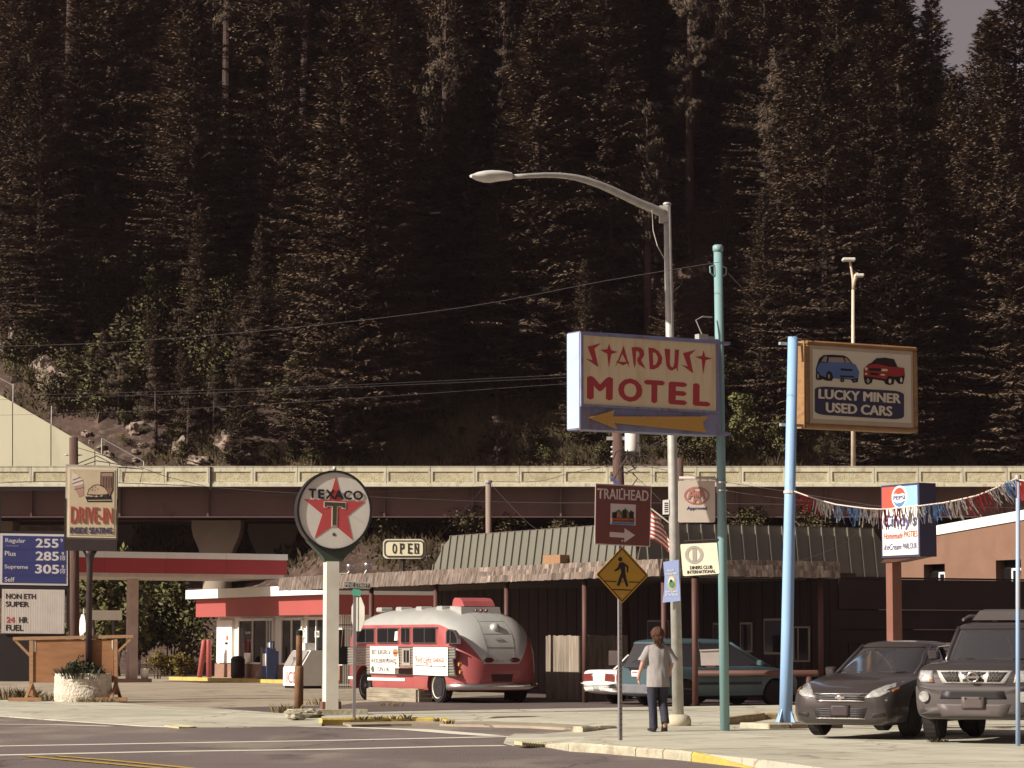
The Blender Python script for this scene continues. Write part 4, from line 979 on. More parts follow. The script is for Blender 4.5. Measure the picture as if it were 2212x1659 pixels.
L = [[(418,378),(565,340),(492,400),(535,604),(402,510),(475,530)],
 [(655,345),(675,415),(752,437),(678,460),(652,605),(636,455),(557,415),(638,405)],
 [(815,368),(847,480),(880,606),(800,455)], [(815,368),(812,425),(775,520),(722,600),(760,515)], [(725,543),(887,550),(808,583)],
 [(905,385),(952,382),(948,560),(936,612),(925,560)],
 [(950,382),(1000,387),(1035,418),(1043,465),(1018,515),(975,548),(968,505),(990,485),(992,450),(975,428),(948,428)], [(965,530),(1005,525),(1057,622),(985,575)],
 ring_poly([(1090,388),(1150,395),(1205,430),(1243,495),(1235,560),(1200,605),(1150,628),(1105,625)], [(1137,438),(1170,448),(1196,495),(1190,545),(1168,578),(1143,585)]),
 [(1268,400),(1330,408),(1325,560),(1338,600),(1362,608),(1378,560),(1384,410),(1428,412),(1412,652),(1398,612),(1350,643),(1315,630),(1290,590)],
 [(1472,450),(1612,413),(1545,475),(1585,672),(1457,580),(1527,598)],
 [(1700,420),(1718,488),(1794,508),(1722,528),(1695,677),(1680,520),(1608,490),(1685,480)]]
groups = [[0],[1],[2,3,4],[5,6,7],[8],[9],[10],[11]]
for gi in groups: s.polys('letter', [L[i] for i in gi], -.132, -.12, mred)
for ch, q in (('M',[(413,702),(698,718),(693,972),(410,957)]),('O',[(755,722),(1024,738),(1022,995),(755,982)]),('T',[(1046,743),(1268,757),(1265,1008),(1043,995)]),('E',[(1315,762),(1517,776),(1512,1026),(1311,1012)]),('L',[(1585,782),(1772,795),(1770,1041),(1582,1028)])):
    s.text('letter', ch, q, -.132, mred, .045, thick=.01)
s.poly('arrow', [(437,1162),(713,1080),(697,1150),(1757,1150),(1690,1222),(1728,1322),(715,1220),(743,1285)], -.165, -.125, gold)
s.poly('arrow_standoff', [(800,1170),(1500,1170),(1500,1230),(800,1200)], -.13, -.10, slate)
for k,(a,b) in enumerate(((652,1112),(487,1183),(685,1210),(645,1245),(1105,1152),(1045,1152),(1188,1205),(1690,1150),(1692,1232),(1728,1312))): s.disc('bolt', a, b, 7, 7, -.18, -.165, M('chrome'), n=8)
for zz in (zB+.02,zT-.06): MB().bb(x1-.1,x1+.25,-.06,.1,zz,zz+.05).build('bracket', slate, s.o)
MB().bb(x1-.42,x1-.22,-.05,.08,zT,zT+.10).bb(x1-.22,x1-.06,-.03,.06,zT,zT+.07).build('conduit_box', galv, s.o)
q = s.p(1780,240); MB().tube([(x1-.32,0,zT+.1),(x1-.45,0,zT+.35),(x1-.30,0,zT+.42),(x1-.1,0,zT+.42)], .012, 5).build('conduit', galv, s.o)
for sg in (-1,1): MB().tube([(lp.x+sg*.08,lp.y,lp.z-.28),(lp.x+sg*.18,lp.y,lp.z-.31),(lp.x+sg*.17,lp.y,lp.z-.42),(lp.x+sg*.08,lp.y,lp.z-.48)], .014, 6).build('wire_hook', teal, s.o)
# club sign hung from the teal pole
pale = M('faded white enamel', (.62,.53,.44), .55, var=.04, wear=(.5,.4,.32), wscale=1.5, wamt=.4)
s = Sign('club_sign', 'faded white square sign with pink triple-A oval hung on the teal pole', 'sign', tb+Vector((0,-.02,0)), R(2), ZD)
s.poly('panel', rrect(1217,290,1565,686,14,3), -.02, .02, pale)
fr_ = M('faded pink', (.46,.20,.16), .6, var=.06)
def ell(cx_,cy_,rx,ry,n=36): return [(cx_+rx*math.cos(6.2832*k/n), cy_+ry*math.sin(6.2832*k/n)) for k in range(n)]
s.poly('oval', ring_poly(ell(1391,432,122,86), ell(1391,432,104,68)), -.026, -.02, fr_)
for x_, y_, h_ in ((1345,368,96),(1391,388,118),(1437,368,96)):
    s.poly('letter_a', ring_poly([(x_-14,y_),(x_+14,y_),(x_+42,y_+h_),(x_+20,y_+h_),(x_+13,y_+h_*.72),(x_-13,y_+h_*.72),(x_-20,y_+h_),(x_-42,y_+h_)], [(x_,y_+22),(x_+8,y_+h_*.55),(x_-8,y_+h_*.55)]), -.032, -.026, fr_)
s.text('lettering', 'Approved', [(1297,535),(1488,535),(1488,576),(1297,576)], -.026, M('faded navy', (.05,.05,.14), .6), .02)
q0 = s.p(1225,265); q1 = s.p(1560,265); q2 = s.p(1590,310); q3 = s.p(1592,395)
MB().tube([(q0[0],0,q0[1]),(q1[0],0,q1[1]),(q2[0],0,q2[1]),(q3[0],0,q3[1]-.02)], .028, 8).build('hanger_arm', M('faded arm', (.45,.38,.34), .6), s.o, True)
for xx in (1282,1495): s.poly('hook', [(xx-6,268),(xx+6,268),(xx+6,302),(xx-6,302)], -.015, .015, M('faded arm'))
for yy in (315,392):
    q = s.p(1632,yy); MB().lathe([(.092,0),(.092,.03)],16,(q[0],.0,q[1])).build('clamp_band', M('chrome'), s.o)
# card sign under it
s = Sign('card_sign', 'stained white sign with grey split ring hung low on the teal pole', 'sign', tb+Vector((0,-.06,0)), R(-16), ZD)
s.poly('panel', [(1240,893),(1570,878),(1582,884),(1607,1160),(1600,1172),(1275,1195),(1260,1188),(1235,905)], -.02, .02, M('stained white', (.72,.66,.50), .6, var=.04, wear=(.5,.4,.25), wscale=2, wamt=.5))
gy = M('faded grey print', (.36,.32,.27), .6, var=.08)
s.poly('ring', ring_poly(ell(1366,993,87,86), ell(1366,993,55,58)), -.026, -.02, gy); s.poly('bar', [(1348,932),(1388,930),(1390,1054),(1352,1056)], -.026, -.02, gy)
s.text('lettering', 'DINERS CLUB', [(1325,1100),(1538,1092),(1540,1125),(1326,1133)], -.026, dkl, .03)
s.text('lettering', 'INTERNATIONAL', [(1300,1143),(1567,1132),(1570,1164),(1302,1175)], -.026, dkl, .03)
q0 = s.p(1270,868); q1 = s.p(1600,850); MB().tube([(q0[0],0,q0[1]),(q1[0],0,q1[1])], .024, 8).build('hanger_arm', M('dark metal'), s.o)
for xx in (1315,1497): s.poly('hook', [(xx-6,862),(xx+6,862),(xx+6,902),(xx-6,900)], -.015, .015, M('dark metal'))

# ------------------------------------------------------------------ street lamp
galvp = M('galvanised pole', (.45,.43,.385), .5, .25, var=.16, scale=6, wear=(.48,.45,.39), wscale=14, wamt=.7)
lb = gnd(1465,1566); lt = at(1441,443,lb.y)
lampo = thing('street_lamp', 'tall galvanised street lamp with long curved arm reaching left', 'street lamp', lb)
tp = lt-lb
MB().tube([(0,0,.18),tp*.5,tp], [.108,.092,.070], 20).build('pole', galvp, lampo, True)
MB().lathe([(.24,-.02),(.25,.08),(.22,.16),(.14,.20)],20).build('base', M('base concrete', (.5,.44,.32), .85, bump=.3), lampo, True)
MB().lathe([(.078,0),(.082,.03),(.06,.05)],16,tuple(tp)).build('cap', galvp, lampo, True)
sp = Sign('', '', '', lt, R(27), ZH, obj=lampo); A = []
for x_, y_ in ((1585,468),(1560,462),(1480,425),(1400,393),(1200,298),(1100,255),(1000,222),(925,203),(850,192),(780,186),(700,185),(580,190),(450,197)):
    a, z = sp.p(x_, y_); A.append(tp+Vector((math.cos(R(27))*a, math.sin(R(27))*a, z)))
MB().tube(A, [.088]*2+[.085,.08,.075,.07,.065,.06,.055,.052,.05,.046,.042], 14).build('arm', galvp, lampo, True)
MB().bb(-.10,.06,-.09,.09,-.34,-.02).build('arm_bracket', galvp, lampo).location = tp+Vector((-.05,0,0))
# cobra head
h1 = A[-1]; h0 = tp+Vector((math.cos(R(27))*sp.p(160,235)[0], math.sin(R(27))*sp.p(160,235)[0], sp.p(160,235)[1]))
dd = (h0-h1); Lh = dd.length; dh = Vector((dd.x,dd.y,0)).normalized(); sd = Vector((-dh.y,dh.x,0))
rings = []
for k, (w_, up, dn) in enumerate(((.08,.08,.06),(.13,.10,.08),(.16,.105,.10),(.17,.105,.13),(.17,.09,.13),(.14,.06,.10),(.06,.005,.05))):
    c_ = h1+dh*(Lh*k/6)+Vector((0,0,-.03*k/6)); rings.append([c_+sd*(w_*math.cos(a))+Vector((0,0,(up if math.sin(a) > 0 else dn)*math.sin(a))) for a in [6.2832*i/14 for i in range(14)]])
o = MB().loft(rings).build('lamp_head', M('lamp head grey', (.66,.63,.56), .5, .1), lampo); fixn(o); smooth_by_angle(o, 50)
lens = MB(); lens.loft([[h1+dh*(Lh*.58+.30*Lh*r_*math.cos(a))+sd*(.14*r_*math.sin(a))+Vector((0,0,-.075-dz*.6)) for a in [6.2832*i/14 for i in range(14)]] for r_, dz in ((1,0),(.8,.05),(.3,.075))]); fixn(lens.build('lens', M('lens', (.6,.56,.48), .2), lampo))
q = A[1]; MB().tube([A[2]+Vector((.02,-.08,-.05)), A[2]+Vector((.04,-.08,-.45)), A[2]+Vector((.12,-.08,-.75)), tp+Vector((-.06,-.05,-1.05))], .010, 5).build('loose_cable', M('pale cable', (.5,.45,.38), .6), lampo)
# banner on the lamp post
s = Sign('street_banner', 'small light blue street banner with gold medallion strapped to the lamp post', 'banner', lb+Vector((-.03,-.20,0)), R(-6), ZD)
lav = M('banner blue', (.33,.40,.66), .7, var=.05); bwh = M('banner white', (.80,.78,.74), .7, var=0)
s.poly('cloth', [(1073,1062),(1150,1050),(1220,1040),(1222,1200),(1232,1330),(1235,1430),(1150,1438),(1066,1447),(1082,1330),(1086,1200),(1078,1130)], -.012, .0, lav)
s.text('lettering', 'Historic', [(1115,1130),(1176,1126),(1177,1150),(1116,1154)], -.018, bwh, .03)
s.text('lettering', 'Wallace, Idaho', [(1095,1166),(1207,1156),(1208,1182),(1096,1192)], -.018, bwh, .03)
s.disc('medallion', 1154, 1258, 38, 70, -.016, -.010, M('gold', (.62,.48,.14), .5)); s.disc('medallion_field', 1152, 1252, 28, 52, -.020, -.014, bwh); s.disc('medallion_hill', 1152, 1268, 25, 36, -.024, -.018, M('medal green', (.08,.28,.16), .6)); s.disc('medallion_mark', 1146, 1240, 10, 14, -.026, -.02, dkl)
s.text('lettering', 'Silver Capital', [(1092,1335),(1211,1328),(1212,1352),(1093,1359)], -.018, bwh, .03); s.text('lettering', 'of The World', [(1092,1362),(1211,1356),(1212,1382),(1093,1388)], -.018, bwh, .03)
for yy in (1062,1430):
    q = s.p(1095,yy); q2 = s.p(1215,yy-12); MB().tube([(q[0],.02,q[1]),(q2[0],.02,q2[1])], .012, 6).build('strap_rod', M('dark metal'), s.o)

# ------------------------------------------------------------------ trailhead and crossing signs on one post
cbp = gnd(1340,1599)
s = Sign('crossing_signpost', 'punched steel post carrying brown trailhead sign above yellow walking-person diamond', 'sign', cbp, R(27), ZD)
brn = M('trail brown', (.17,.052,.045), .5, var=.04); pinkw = M('reflective white', (.60,.50,.46), .5, var=.03)
ztp = s.p(685,330)[1]
MB().bb(-.028,.028,-.02,.03,0,ztp).build('post', M('post steel', (.28,.25,.25), .5, .4), s.o)
for i in range(22): MB().bb(-.008,.008,-.024,-.02,.15+i*.085,.17+i*.085).build('punch_hole', M('black'), s.o)
tp_ = s.poly('trailhead_panel', [(432,318),(440,316),(955,342),(965,352),(950,912),(940,920),(432,895),(424,886)], -.03, -.02, pinkw)
s.poly('brown_field', [(438,328),(955,353),(941,910),(433,884)], -.034, -.03, brn, tp_)
s.text('lettering', 'TRAILHEAD', [(453,362),(937,385),(933,484),(452,460)], -.038, pinkw, .015, parent=tp_)
s.poly('picture', [(575,506),(814,518),(811,716),(572,702)], -.037, -.034, pinkw, tp_)
s.polys('picture_hills', [[(585,650),(600,600),(655,560),(690,600),(712,548),(760,600),(800,640),(800,660)]], -.040, -.036, M('pic green', (.06,.16,.10), .6), tp_)
s.polys('picture_trees', [[(590,590),(635,588),(632,650),(590,650)],[(640,610),(665,585),(680,645),(640,648)],[(685,570),(720,565),(735,640),(690,648)],[(750,610),(765,572),(795,590),(790,650),(752,645)]], -.042, -.037, dkl, tp_)
s.polys('picture_riders', [[(640,600),(660,588),(680,640),(640,642)],[(732,605),(745,600),(748,640),(730,640)],[(588,645),(803,655),(800,690),(586,680)]], -.0455, -.038, M('pic orange', (.42,.12,.06), .6), tp_)
s.text('picture_lettering', 'Trail of the Coeur d\'Alenes', [(590,652),(798,660),(797,682),(589,674)], -.05, dkl, .02, parent=tp_)
s.poly('picture_water', [(584,684),(802,694),(795,712),(580,700)], -.048, -.038, M('pic blue', (.07,.18,.38), .6), tp_)
s.poly('arrow', [(567,776),(706,786),(708,742),(806,808),(706,876),(705,832),(567,824)], -.038, -.034, pinkw, tp_)
for yy in (372,860): s.disc('bolt', 688, yy, 10, 10, -.045, -.036, galv, tp_, n=10)
yd = M('sign yellow', (.50,.27,.03), .5, var=.04); 
dp = s.poly('diamond_panel', [(685,918),(693,922),(930,1182),(930,1196),(690,1448),(680,1450),(443,1186),(442,1174)], -.03, -.02, yd)
s.poly('border', ring_poly([(685,930),(920,1187),(684,1438),(452,1180)], [(685,942),(909,1188),(684,1426),(463,1180)]), -.034, -.03, dkl, dp)
s.disc('walker', 667, 1035, 20, 20, -.036, -.03, dkl, dp, n=18)
s.poly('walker', [(660,1068),(690,1063),(712,1075),(745,1102),(742,1162),(730,1160),(728,1112),(712,1102),(714,1150),(722,1210),(745,1285),(725,1298),(695,1215),(688,1205),(660,1288),(634,1284),(665,1190),(678,1160),(668,1118),(655,1135),(618,1152),(610,1142),(645,1112)], -.036, -.03, dkl, dp)
for q in ([(523,1238),(632,1243),(630,1252),(523,1247)],[(675,1246),(698,1247),(698,1254),(676,1253)],[(748,1247),(846,1250),(846,1258),(748,1256)],[(592,1318),(770,1324),(770,1333),(592,1327)]): s.poly('stripe', q, -.036, -.03, dkl, dp)
for yy in (990,1382): s.disc('bolt', 686, yy, 8, 8, -.042, -.032, galv, dp, n=10)

# ------------------------------------------------------------------ used car sign on the light blue pole
sky_b = M('light blue pole paint', (.30,.47,.72), .45, var=.08, scale=2, wear=(.24,.38,.58), wscale=2, wamt=.6, stretch=(2,2,.4), spots=((.18,.10,.07), 6, .70))
plz = .10
bb_ = gnd(1697,1560,plz); top_ = at(1713,728,bb_.y)-bb_
s = Sign('used_car_sign', 'wood-framed used car sign with two painted cars on a light blue pole', 'sign', bb_, R(29), ZJ)
tl = Matrix.Rotation(-R(29),3,'Z') @ top_
MB().tube([(0,0,0),tl*.25,tl*.5,tl], [.120,.112,.104,.094], 20).build('pole', sky_b, s.o, True)
for k in range(4):
    a = R(20+90*k); c_, n_ = Vector((math.cos(a),math.sin(a),0)), Vector((-math.sin(a),math.cos(a),0)); m = MB()
    m.add([c_*.10-n_*.012, c_*.22-n_*.012, c_*.115+Vector((0,0,.24))-n_*.012, c_*.10+n_*.012, c_*.22+n_*.012, c_*.115+Vector((0,0,.24))+n_*.012], [(0,1,2),(5,4,3),(0,3,4,1),(1,4,5,2),(2,5,3,0)]); fixn(m.build('gusset', sky_b, s.o))
wood = M('sign frame wood', (.29,.155,.065), .6, var=.2, scale=3, stretch=(1,4,4))
x0, x1 = s.p(447,1100)[0], s.p(1372,1200)[0]; zT = (s.p(447,745)[1]+s.p(1380,815)[1])/2; zB = (s.p(440,1467)[1]+s.p(1365,1525)[1])/2
fw = .088
MB().bb(x0,x1,-.02,.24,zB,zT).build('cabinet', wood, s.o)
for q in ((x0,x1,zT-fw,zT),(x0,x1,zB,zB+fw),(x0,x0+fw,zB+fw,zT-fw),(x1-fw,x1,zB+fw,zT-fw)): bevel(MB().bb(q[0],q[1],-.10,-.02,q[2],q[3]).build('frame_rail', wood, s.o), .03)
MB().bb(x0+fw,x1-fw,-.05,-.02,zB+fw,zT-fw).build('panel', M('used car panel', (.60,.50,.36), .55, var=.04), s.o)
ib_ = MB().bb(x0+fw+.06,x1-fw-.06,-.085,-.05,zB+fw+.08,zT-fw-.06).build('embossed_field', M('used car field', (.72,.65,.49), .5, var=.03), s.o); bevel(ib_, .03)
yb = -.09
navy = M('print navy', (.045,.04,.085), .6, var=.03); lblue = M('print blue', (.10,.17,.36), .6, var=.03); pred = M('print red', (.36,.035,.03), .6, var=.03); pbl = dkl; lw = M('print pale', (.74,.67,.52), .5, var=.02)
bc = s.poly('car_picture', [(548,985),(575,900),(610,872),(680,868),(780,875),(815,895),(850,940),(880,955),(905,1010),(900,1060),(895,1095),(860,1102),(838,1075),(690,1062),(680,1085),(640,1085),(600,1070),(590,1080),(560,1070),(552,1040)], yb-.004, yb+.01, pbl)
s.poly('body', [(553,985),(578,935),(640,935),(690,930),(840,940),(882,960),(902,1012),(898,1062),(840,1072),(690,1058),(682,1020),(655,1000),(635,1020),(630,1055),(588,1040),(560,1010)], yb-.010, yb, lblue, bc)
s.polys('window', [[(655,890),(770,892),(790,935),(650,930)],[(590,925),(615,885),(640,882),(635,930)],[(785,895),(800,895),(835,935),(800,938)]], yb-.010, yb, M('print glass', (.30,.25,.22), .5), bc)
s.polys('grille', [[(750,982),(850,988),(852,1005),(755,1000)],[(745,1040),(865,1045),(862,1058),(750,1055)]], yb-.014, yb, pbl, bc)
for a_, b_ in ((565,1045),(655,1048),(870,1082),(768,1078)): s.disc('wheel', a_, b_, 15, 34 if a_ < 700 else 18, yb-.016, yb, pbl, bc, n=16); s.disc('hubcap', a_, b_, 7, 20 if a_ < 700 else 4, yb-.019, yb, gy, bc, n=12)
rc = s.poly('truck_picture', [(945,985),(985,945),(1010,935),(1050,898),(1120,892),(1195,905),(1225,970),(1280,980),(1285,1045),(1270,1110),(1235,1110),(1200,1070),(1190,1115),(1130,1115),(1110,1085),(1020,1070),(1010,1105),(955,1105),(945,1060)], yb-.004, yb+.01, pbl)
s.poly('body', [(948,985),(985,952),(1060,945),(1165,968),(1225,972),(1278,982),(1282,1040),(1240,1050),(1190,1050),(1150,1040),(1130,1072),(950,1045)], yb-.010, yb, pred, rc)
s.polys('window', [[(1010,945),(1050,905),(1185,910),(1180,955),(1060,940)]], yb-.010, yb, M('print dark glass', (.02,.012,.012), .5), rc)
s.polys('grille', [[(988,978),(1085,982),(1082,1006),(988,1000)],[(998,1015),(1068,1022),(1065,1040),(1000,1036)]], yb-.014, yb, pbl, rc)
s.polys('headlight', [[(955,975),(975,975),(972,998),(955,995)],[(1095,985),(1140,988),(1142,1005),(1092,1005)],[(955,1020),(972,1022),(972,1035),(956,1033)],[(1085,1028),(1118,1030),(1118,1043),(1085,1040)]], yb-.016, yb, lw, rc)
for a_, b_, r_ in ((980,1085,22),(1162,1088,22),(1255,1078,16)): s.disc('wheel', a_, b_, r_, 32, yb-.016, yb, pbl, rc, n=16); s.disc('hubcap', a_, b_, r_*.55, 20, yb-.019, yb, lw if r_ < 30 and a_ > 1000 else gy, rc, n=12)
s.poly('name_plate', rrect(0,0,1,1,.12) and [(540+738*a_+0, (1128+44*a_)+(236)*b_) for a_, b_ in rrect(0,0,1,1,.13)], yb-.006, yb+.005, navy)
s.text('lettering', 'LUCKY MINER', [(572,1150),(1252,1192),(1252,1274),(570,1232)], yb-.022, lw, .035, thick=.015)
s.text('lettering', 'USED CARS', [(632,1262),(1182,1296),(1182,1380),(632,1346)], yb-.022, lw, .035, thick=.015)
for zz in (zB+.02,zT-.10): MB().bb(-.02,x0+.05,.02,.09,zz,zz+.05).build('bracket', M('galv'), s.o)
q = s.p(430,745); MB().tube([(tl.x,tl.y,tl.z),(tl.x+.2,tl.y,tl.z+.08),(x0+.3,.05,zT+.04)], .012, 5).build('feed_cable', M('wire'), s.o)
pz = thing('sign_plinth', 'broken concrete plinth under the light blue pole', 'plinth', bb_+Vector((0,0,-plz)), GA)
for i,(a_,b_) in enumerate(((-.75,-.28),(-.26,.24),(.26,.9))):
    o = MB().bb(a_,b_,-.55,.4,-.06,plz-.004).build('block', kerbm if i == 0 else M('plinth stone', (.26,.19,.14), .9, bump=.6, bscale=14), pz); bevel(o, .02)

# ------------------------------------------------------------------ round star sign
txb = gnd(714,1546,-.03)
s = Sign('round_star_sign', 'round white sign with red star and T on a square white pole', 'sign', txb, R(16), ZC)
MB().bb(-.85,.75,-.35,.55,-.08,.14).build('plinth', kerbm, s.o)
x0, x1 = s.p(425,1000)[0], s.p(500,1000)[0]; zn = s.p(460,672)[1]
MB().bb(x0,x1,.0,.36,.14,zn).build('pole', M('pole white', (.66,.62,.53), .6, var=.05, wear=(.5,.44,.36), wscale=1.2, wamt=.4), s.o)
for xx in (x0-.07,x1): MB().bb(xx,xx+.07,.02,.3,.14,.30).build('foot_bracket', M('rust', (.16,.08,.06), .8), s.o)
s.poly('neck', [(312,545),(632,555),(545,640),(520,674),(420,674),(403,640)], .03, .33, M('neck green', (.045,.06,.045), .5))
s.disc('rim', 474, 365, 227, 243, .02, .34, M('rim black', (.022,.018,.02), .4)); s.disc('rim_back', 474, 365, 224, 240, .34, .36, M('rim black'))
s.poly('rim_lip', ring_poly(ell(474,365,227,243,48), ell(474,365,214,229,48)), -.03, .02, M('rim black'))
s.disc('face', 474, 365, 214, 229, .0, .02, M('face white', (.70,.65,.58), .45, var=.04, wear=(.55,.48,.40), wscale=1.5, wamt=.5, stretch=(2,2,.6)))
strr = M('star red', (.50,.075,.075), .5, var=.03)
s.poly('star', [(482,160),(520,306),(658,312),(553,398),(583,543),(472,452),(353,533),(400,388),(290,297),(440,300)], -.006, .0, strr)
for ch, q in (('T',[(318,232),(366,234),(366,292),(318,290)]),('E',[(374,236),(415,238),(415,295),(374,293)]),('X',[(420,238),(476,240),(476,297),(420,295)]),('A',[(470,240),(530,243),(530,299),(470,297)]),('C',[(530,243),(580,246),(580,302),(530,299)]),('O',[(586,244),(646,247),(646,304),(586,301)])):
    s.text('letter', ch, q, -.016-(.003 if ch == 'A' else 0), dkl, .045)
Tp = [(410,308),(545,314),(542,357),(518,355),(518,346),(493,344),(490,462),(473,452),(455,464),(458,343),(432,341),(430,349),(409,347)]
s.poly('t_outline', Tp, -.012, .0, M('face white')); s.poly('t_letter', [(414,313),(540,318),(538,350),(523,349),(522,341),(488,339),(485,457),(472,449),(461,457),(463,338),(428,336),(426,343),(414,342)], -.017, .0, M('t green', (.07,.065,.035), .5))
s.poly('registered_mark', ring_poly(ell(471,509,10,10,14), ell(471,509,7,7,14)), -.006, .0, dkl); s.text('registered_letter', 'R', [(467,504),(475,504),(475,514),(467,514)], -.006, dkl)
MB().lathe([(.03,0),(.05,.05),(.03,.1)],10,(s.p(482,125)[0],.15,s.p(482,125)[1])).build('finial', galv, s.o)
p = gnd(*ZC(258,1568), -.02); t = thing('pipe_bollard', 'rusty brown pipe bollard left of the round star sign pole', 'bollard', p)
rust = M('rusty pipe', (.20,.10,.05), .85, var=.25, scale=5, bump=.3)
MB().lathe([(.105,-.05),(.105,.98),(.095,1.02)],16).build('sleeve', rust, t, True); MB().lathe([(.075,1.0),(.075,1.78),(.07,1.8)],16).build('pipe', rust, t, True); MB().lathe([(.08,1.74),(.08,1.84),(.06,1.86)],16).build('cap', M('black'), t)
for i,(uu,vv,sx) in enumerate(((637,1551,.22),(672,1548,.27))):
    o = rock(gnd(uu,vv,-.02)+Vector((0,0,.06)), (sx,.18,.10), i+3, ('broken pale concrete lump at the foot of the pipe bollard','broken concrete lump between the bollard and the sign pole')[i], None); o.data.materials.clear(); o.data.materials.append(kerbm)

# ------------------------------------------------------------------ street name post with the back of a stop sign
pb = gnd(*ZC(592,1618), -.005)
s = Sign('street_name_post', 'thin steel post with street name plate and the back of a stop sign', 'sign', pb, R(10), ZC)
zt_p = s.p(607,835)[1]; MB().bb(-.03,.03,-.02,.03,0,zt_p).build('post', M('post steel'), s.o)
s.poly('name_plate', [(530,796),(532,790),(688,800),(692,806),(690,832),(686,838),(532,829),(528,822)], -.03, -.01, M('plate rim', (.5,.47,.40), .5))
s.poly('name_field', [(534,796),(686,805),(685,833),(534,824)], -.034, -.03, M('plate dark', (.035,.045,.04), .5)); s.text('lettering', 'PINE STREET', [(538,799),(684,807),(682,831),(537,823)], -.038, M('plate rim'), .01)
s.polys('green_plate', [[(583,838),(607,840),(607,880),(583,877)],[(609,838),(632,845),(630,884),(609,880)]], -.03, -.02, M('plate green', (.10,.42,.28), .5))
sb_ = MB(); st_o = MB(); q = s.p(612,990); rr_ = .38
st2 = thing('x', 'x', 'x'); bpy.data.objects.remove(st2)
m = MB().prism([(rr_*math.cos(R(22.5+45*k)), rr_*math.sin(R(22.5+45*k))) for k in range(8)], -.004, .004); o = m.build('stop_sign_back', M('bare aluminium', (.52,.49,.42), .5, .3), s.o); o.location = (q[0]+.02,.05,q[1]); o.rotation_euler = (0,0,R(-80)+.1)

# ------------------------------------------------------------------ fuel price sign
ps = gnd(75,1512,ZLOT); ps.y = 79; ps.x = at(75,1500,79).x
s = Sign('fuel_price_sign', 'blue fuel price board above a white letter board at the left edge', 'sign', ps, R(4), ZN)
blk = M('price frame', (.02,.014,.014), .5); blu = M('price blue', (.032,.036,.125), .5, var=.05); pwh = M('price white', (.52,.47,.46), .5, var=.03)
s.poly('border', [(0,522),(500,530),(500,908),(-2,900)], -.02, .05, pwh); s.poly('board', [(20,538),(488,546),(486,893),(16,885)], -.03, -.02, blu)
for a_ in (635,735,828): s.poly('divider', [(18,a_),(488,a_+4),(488,a_+10),(18,a_+6)], -.034, -.03, M('price blue dark', (.03,.03,.11), .5))
for tx, q in (('Regular',[(40,558),(188,562),(188,602),(40,598)]),('Plus',[(36,652),(116,655),(116,690),(36,686)]),('Supreme',[(34,752),(206,756),(206,794),(34,790)]),('Self',[(34,844),(108,846),(108,880),(34,878)]),('255',[(262,560),(432,563),(432,630),(262,627)]),('285',[(262,655),(435,658),(435,726),(262,722)]),('305',[(258,750),(437,754),(437,822),(258,818)])):
    s.text('price' if tx[0] in '23' else 'lettering', tx, q, -.036, pwh, .03 if tx[0] in '23' else .01)
s.text('lettering', 'Unleaded', [(44,606),(132,608),(132,620),(44,618)], -.036, M('price dim', (.25,.24,.36), .6))
for yy in (660,757): 
    s.text('lettering', '9', [(454,yy),(472,yy),(472,yy+26),(454,yy+26)], -.036, pwh, .02); s.text('lettering', '10', [(446,yy+36),(480,yy+36),(480,yy+62),(446,yy+62)], -.036, pwh, .02); s.poly('fraction_bar', [(442,yy+29),(484,yy+29),(484,yy+33),(442,yy+33)], -.036, -.03, pwh)
s.text('lettering', '9', [(446,562),(464,562),(464,588),(446,588)], -.036, pwh, .02)
s.zz = ZB
s.poly('letter_board', [(15,296),(492,303),(488,637),(10,632)], -.03, .0, M('letter board', (.50,.43,.38), .5), zoom=ZB)
for i in range(26): s.poly('track', [(30+i*18,305),(33+i*18,305),(32+i*18,630),(29+i*18,630)], -.034, -.03, M('track', (.62,.56,.5), .4), zoom=ZB)
rl_ = M('letter red', (.40,.06,.07), .6)
for tx, q, m_ in (('NON ETH',[(45,330),(272,334),(272,374),(45,372)],dkl),('SUPER',[(42,390),(220,393),(220,434),(42,432)],dkl),('24',[(48,508),(112,509),(112,554),(48,553)],rl_),('HR',[(145,509),(212,510),(212,556),(145,555)],dkl),('FUEL',[(45,568),(177,570),(177,616),(45,614)],dkl)):
    s.text('lettering', tx, q, -.040, m_, .03, zoom=ZB)
for q in ([(-60,178),(500,178),(500,205),(-60,205)],[(490,178),(512,178),(512,1240),(490,1240)],[(-40,505),(505,505),(505,527),(-40,527)],[(-40,903),(500,908),(500,930),(-40,928)],[(-10,205),(8,205),(8,930),(-10,930)]): s.poly('frame', q, -.0, .08, blk)
s.poly('skirt', [(-20,637),(500,640),(500,1000),(-20,1000)], .05, .12, blk, zoom=ZB)

# ------------------------------------------------------------------ drive-in sign in the planter
plb = gnd(*ZB(610,1150), -.03); plb.y += .45
db = Vector((plb.x, plb.y+.05, plb.z)); db.x = at(ZB(668,900)[0],1500,db.y).x
s = Sign('drive_in_sign', 'tall tan drive-in box sign with ice cream and burger on a dark pole', 'sign', db, R(7), ZA)
tan = M('drive-in tan', (.52,.42,.28), .5, var=.05); cas = M('drive-in case', (.42,.36,.31), .5, .2); dkb = M('drive-in base', (.035,.022,.022), .6)
zz0 = s.p(770,1520)[1]; zz1 = s.p(770,1428)[1]
s.poly('cabinet', [(568,772),(1019,785),(1012,1428),(562,1420)], .0, .32, cas); s.poly('lower_box', [(557,1065),(572,1065),(570,1415),(1005,1425),(1006,1075),(1016,1075),(1008,1520),(552,1514)], -.03, .34, dkb)
s.poly('face_rim', [(585,795),(1010,805),(1003,1408),(578,1400)], -.045, .0, M('drive-in rim', (.66,.58,.42), .5)); f_ = s.poly('face', [(603,812),(992,820),(986,1390),(596,1382)], -.06, -.045, tan); 
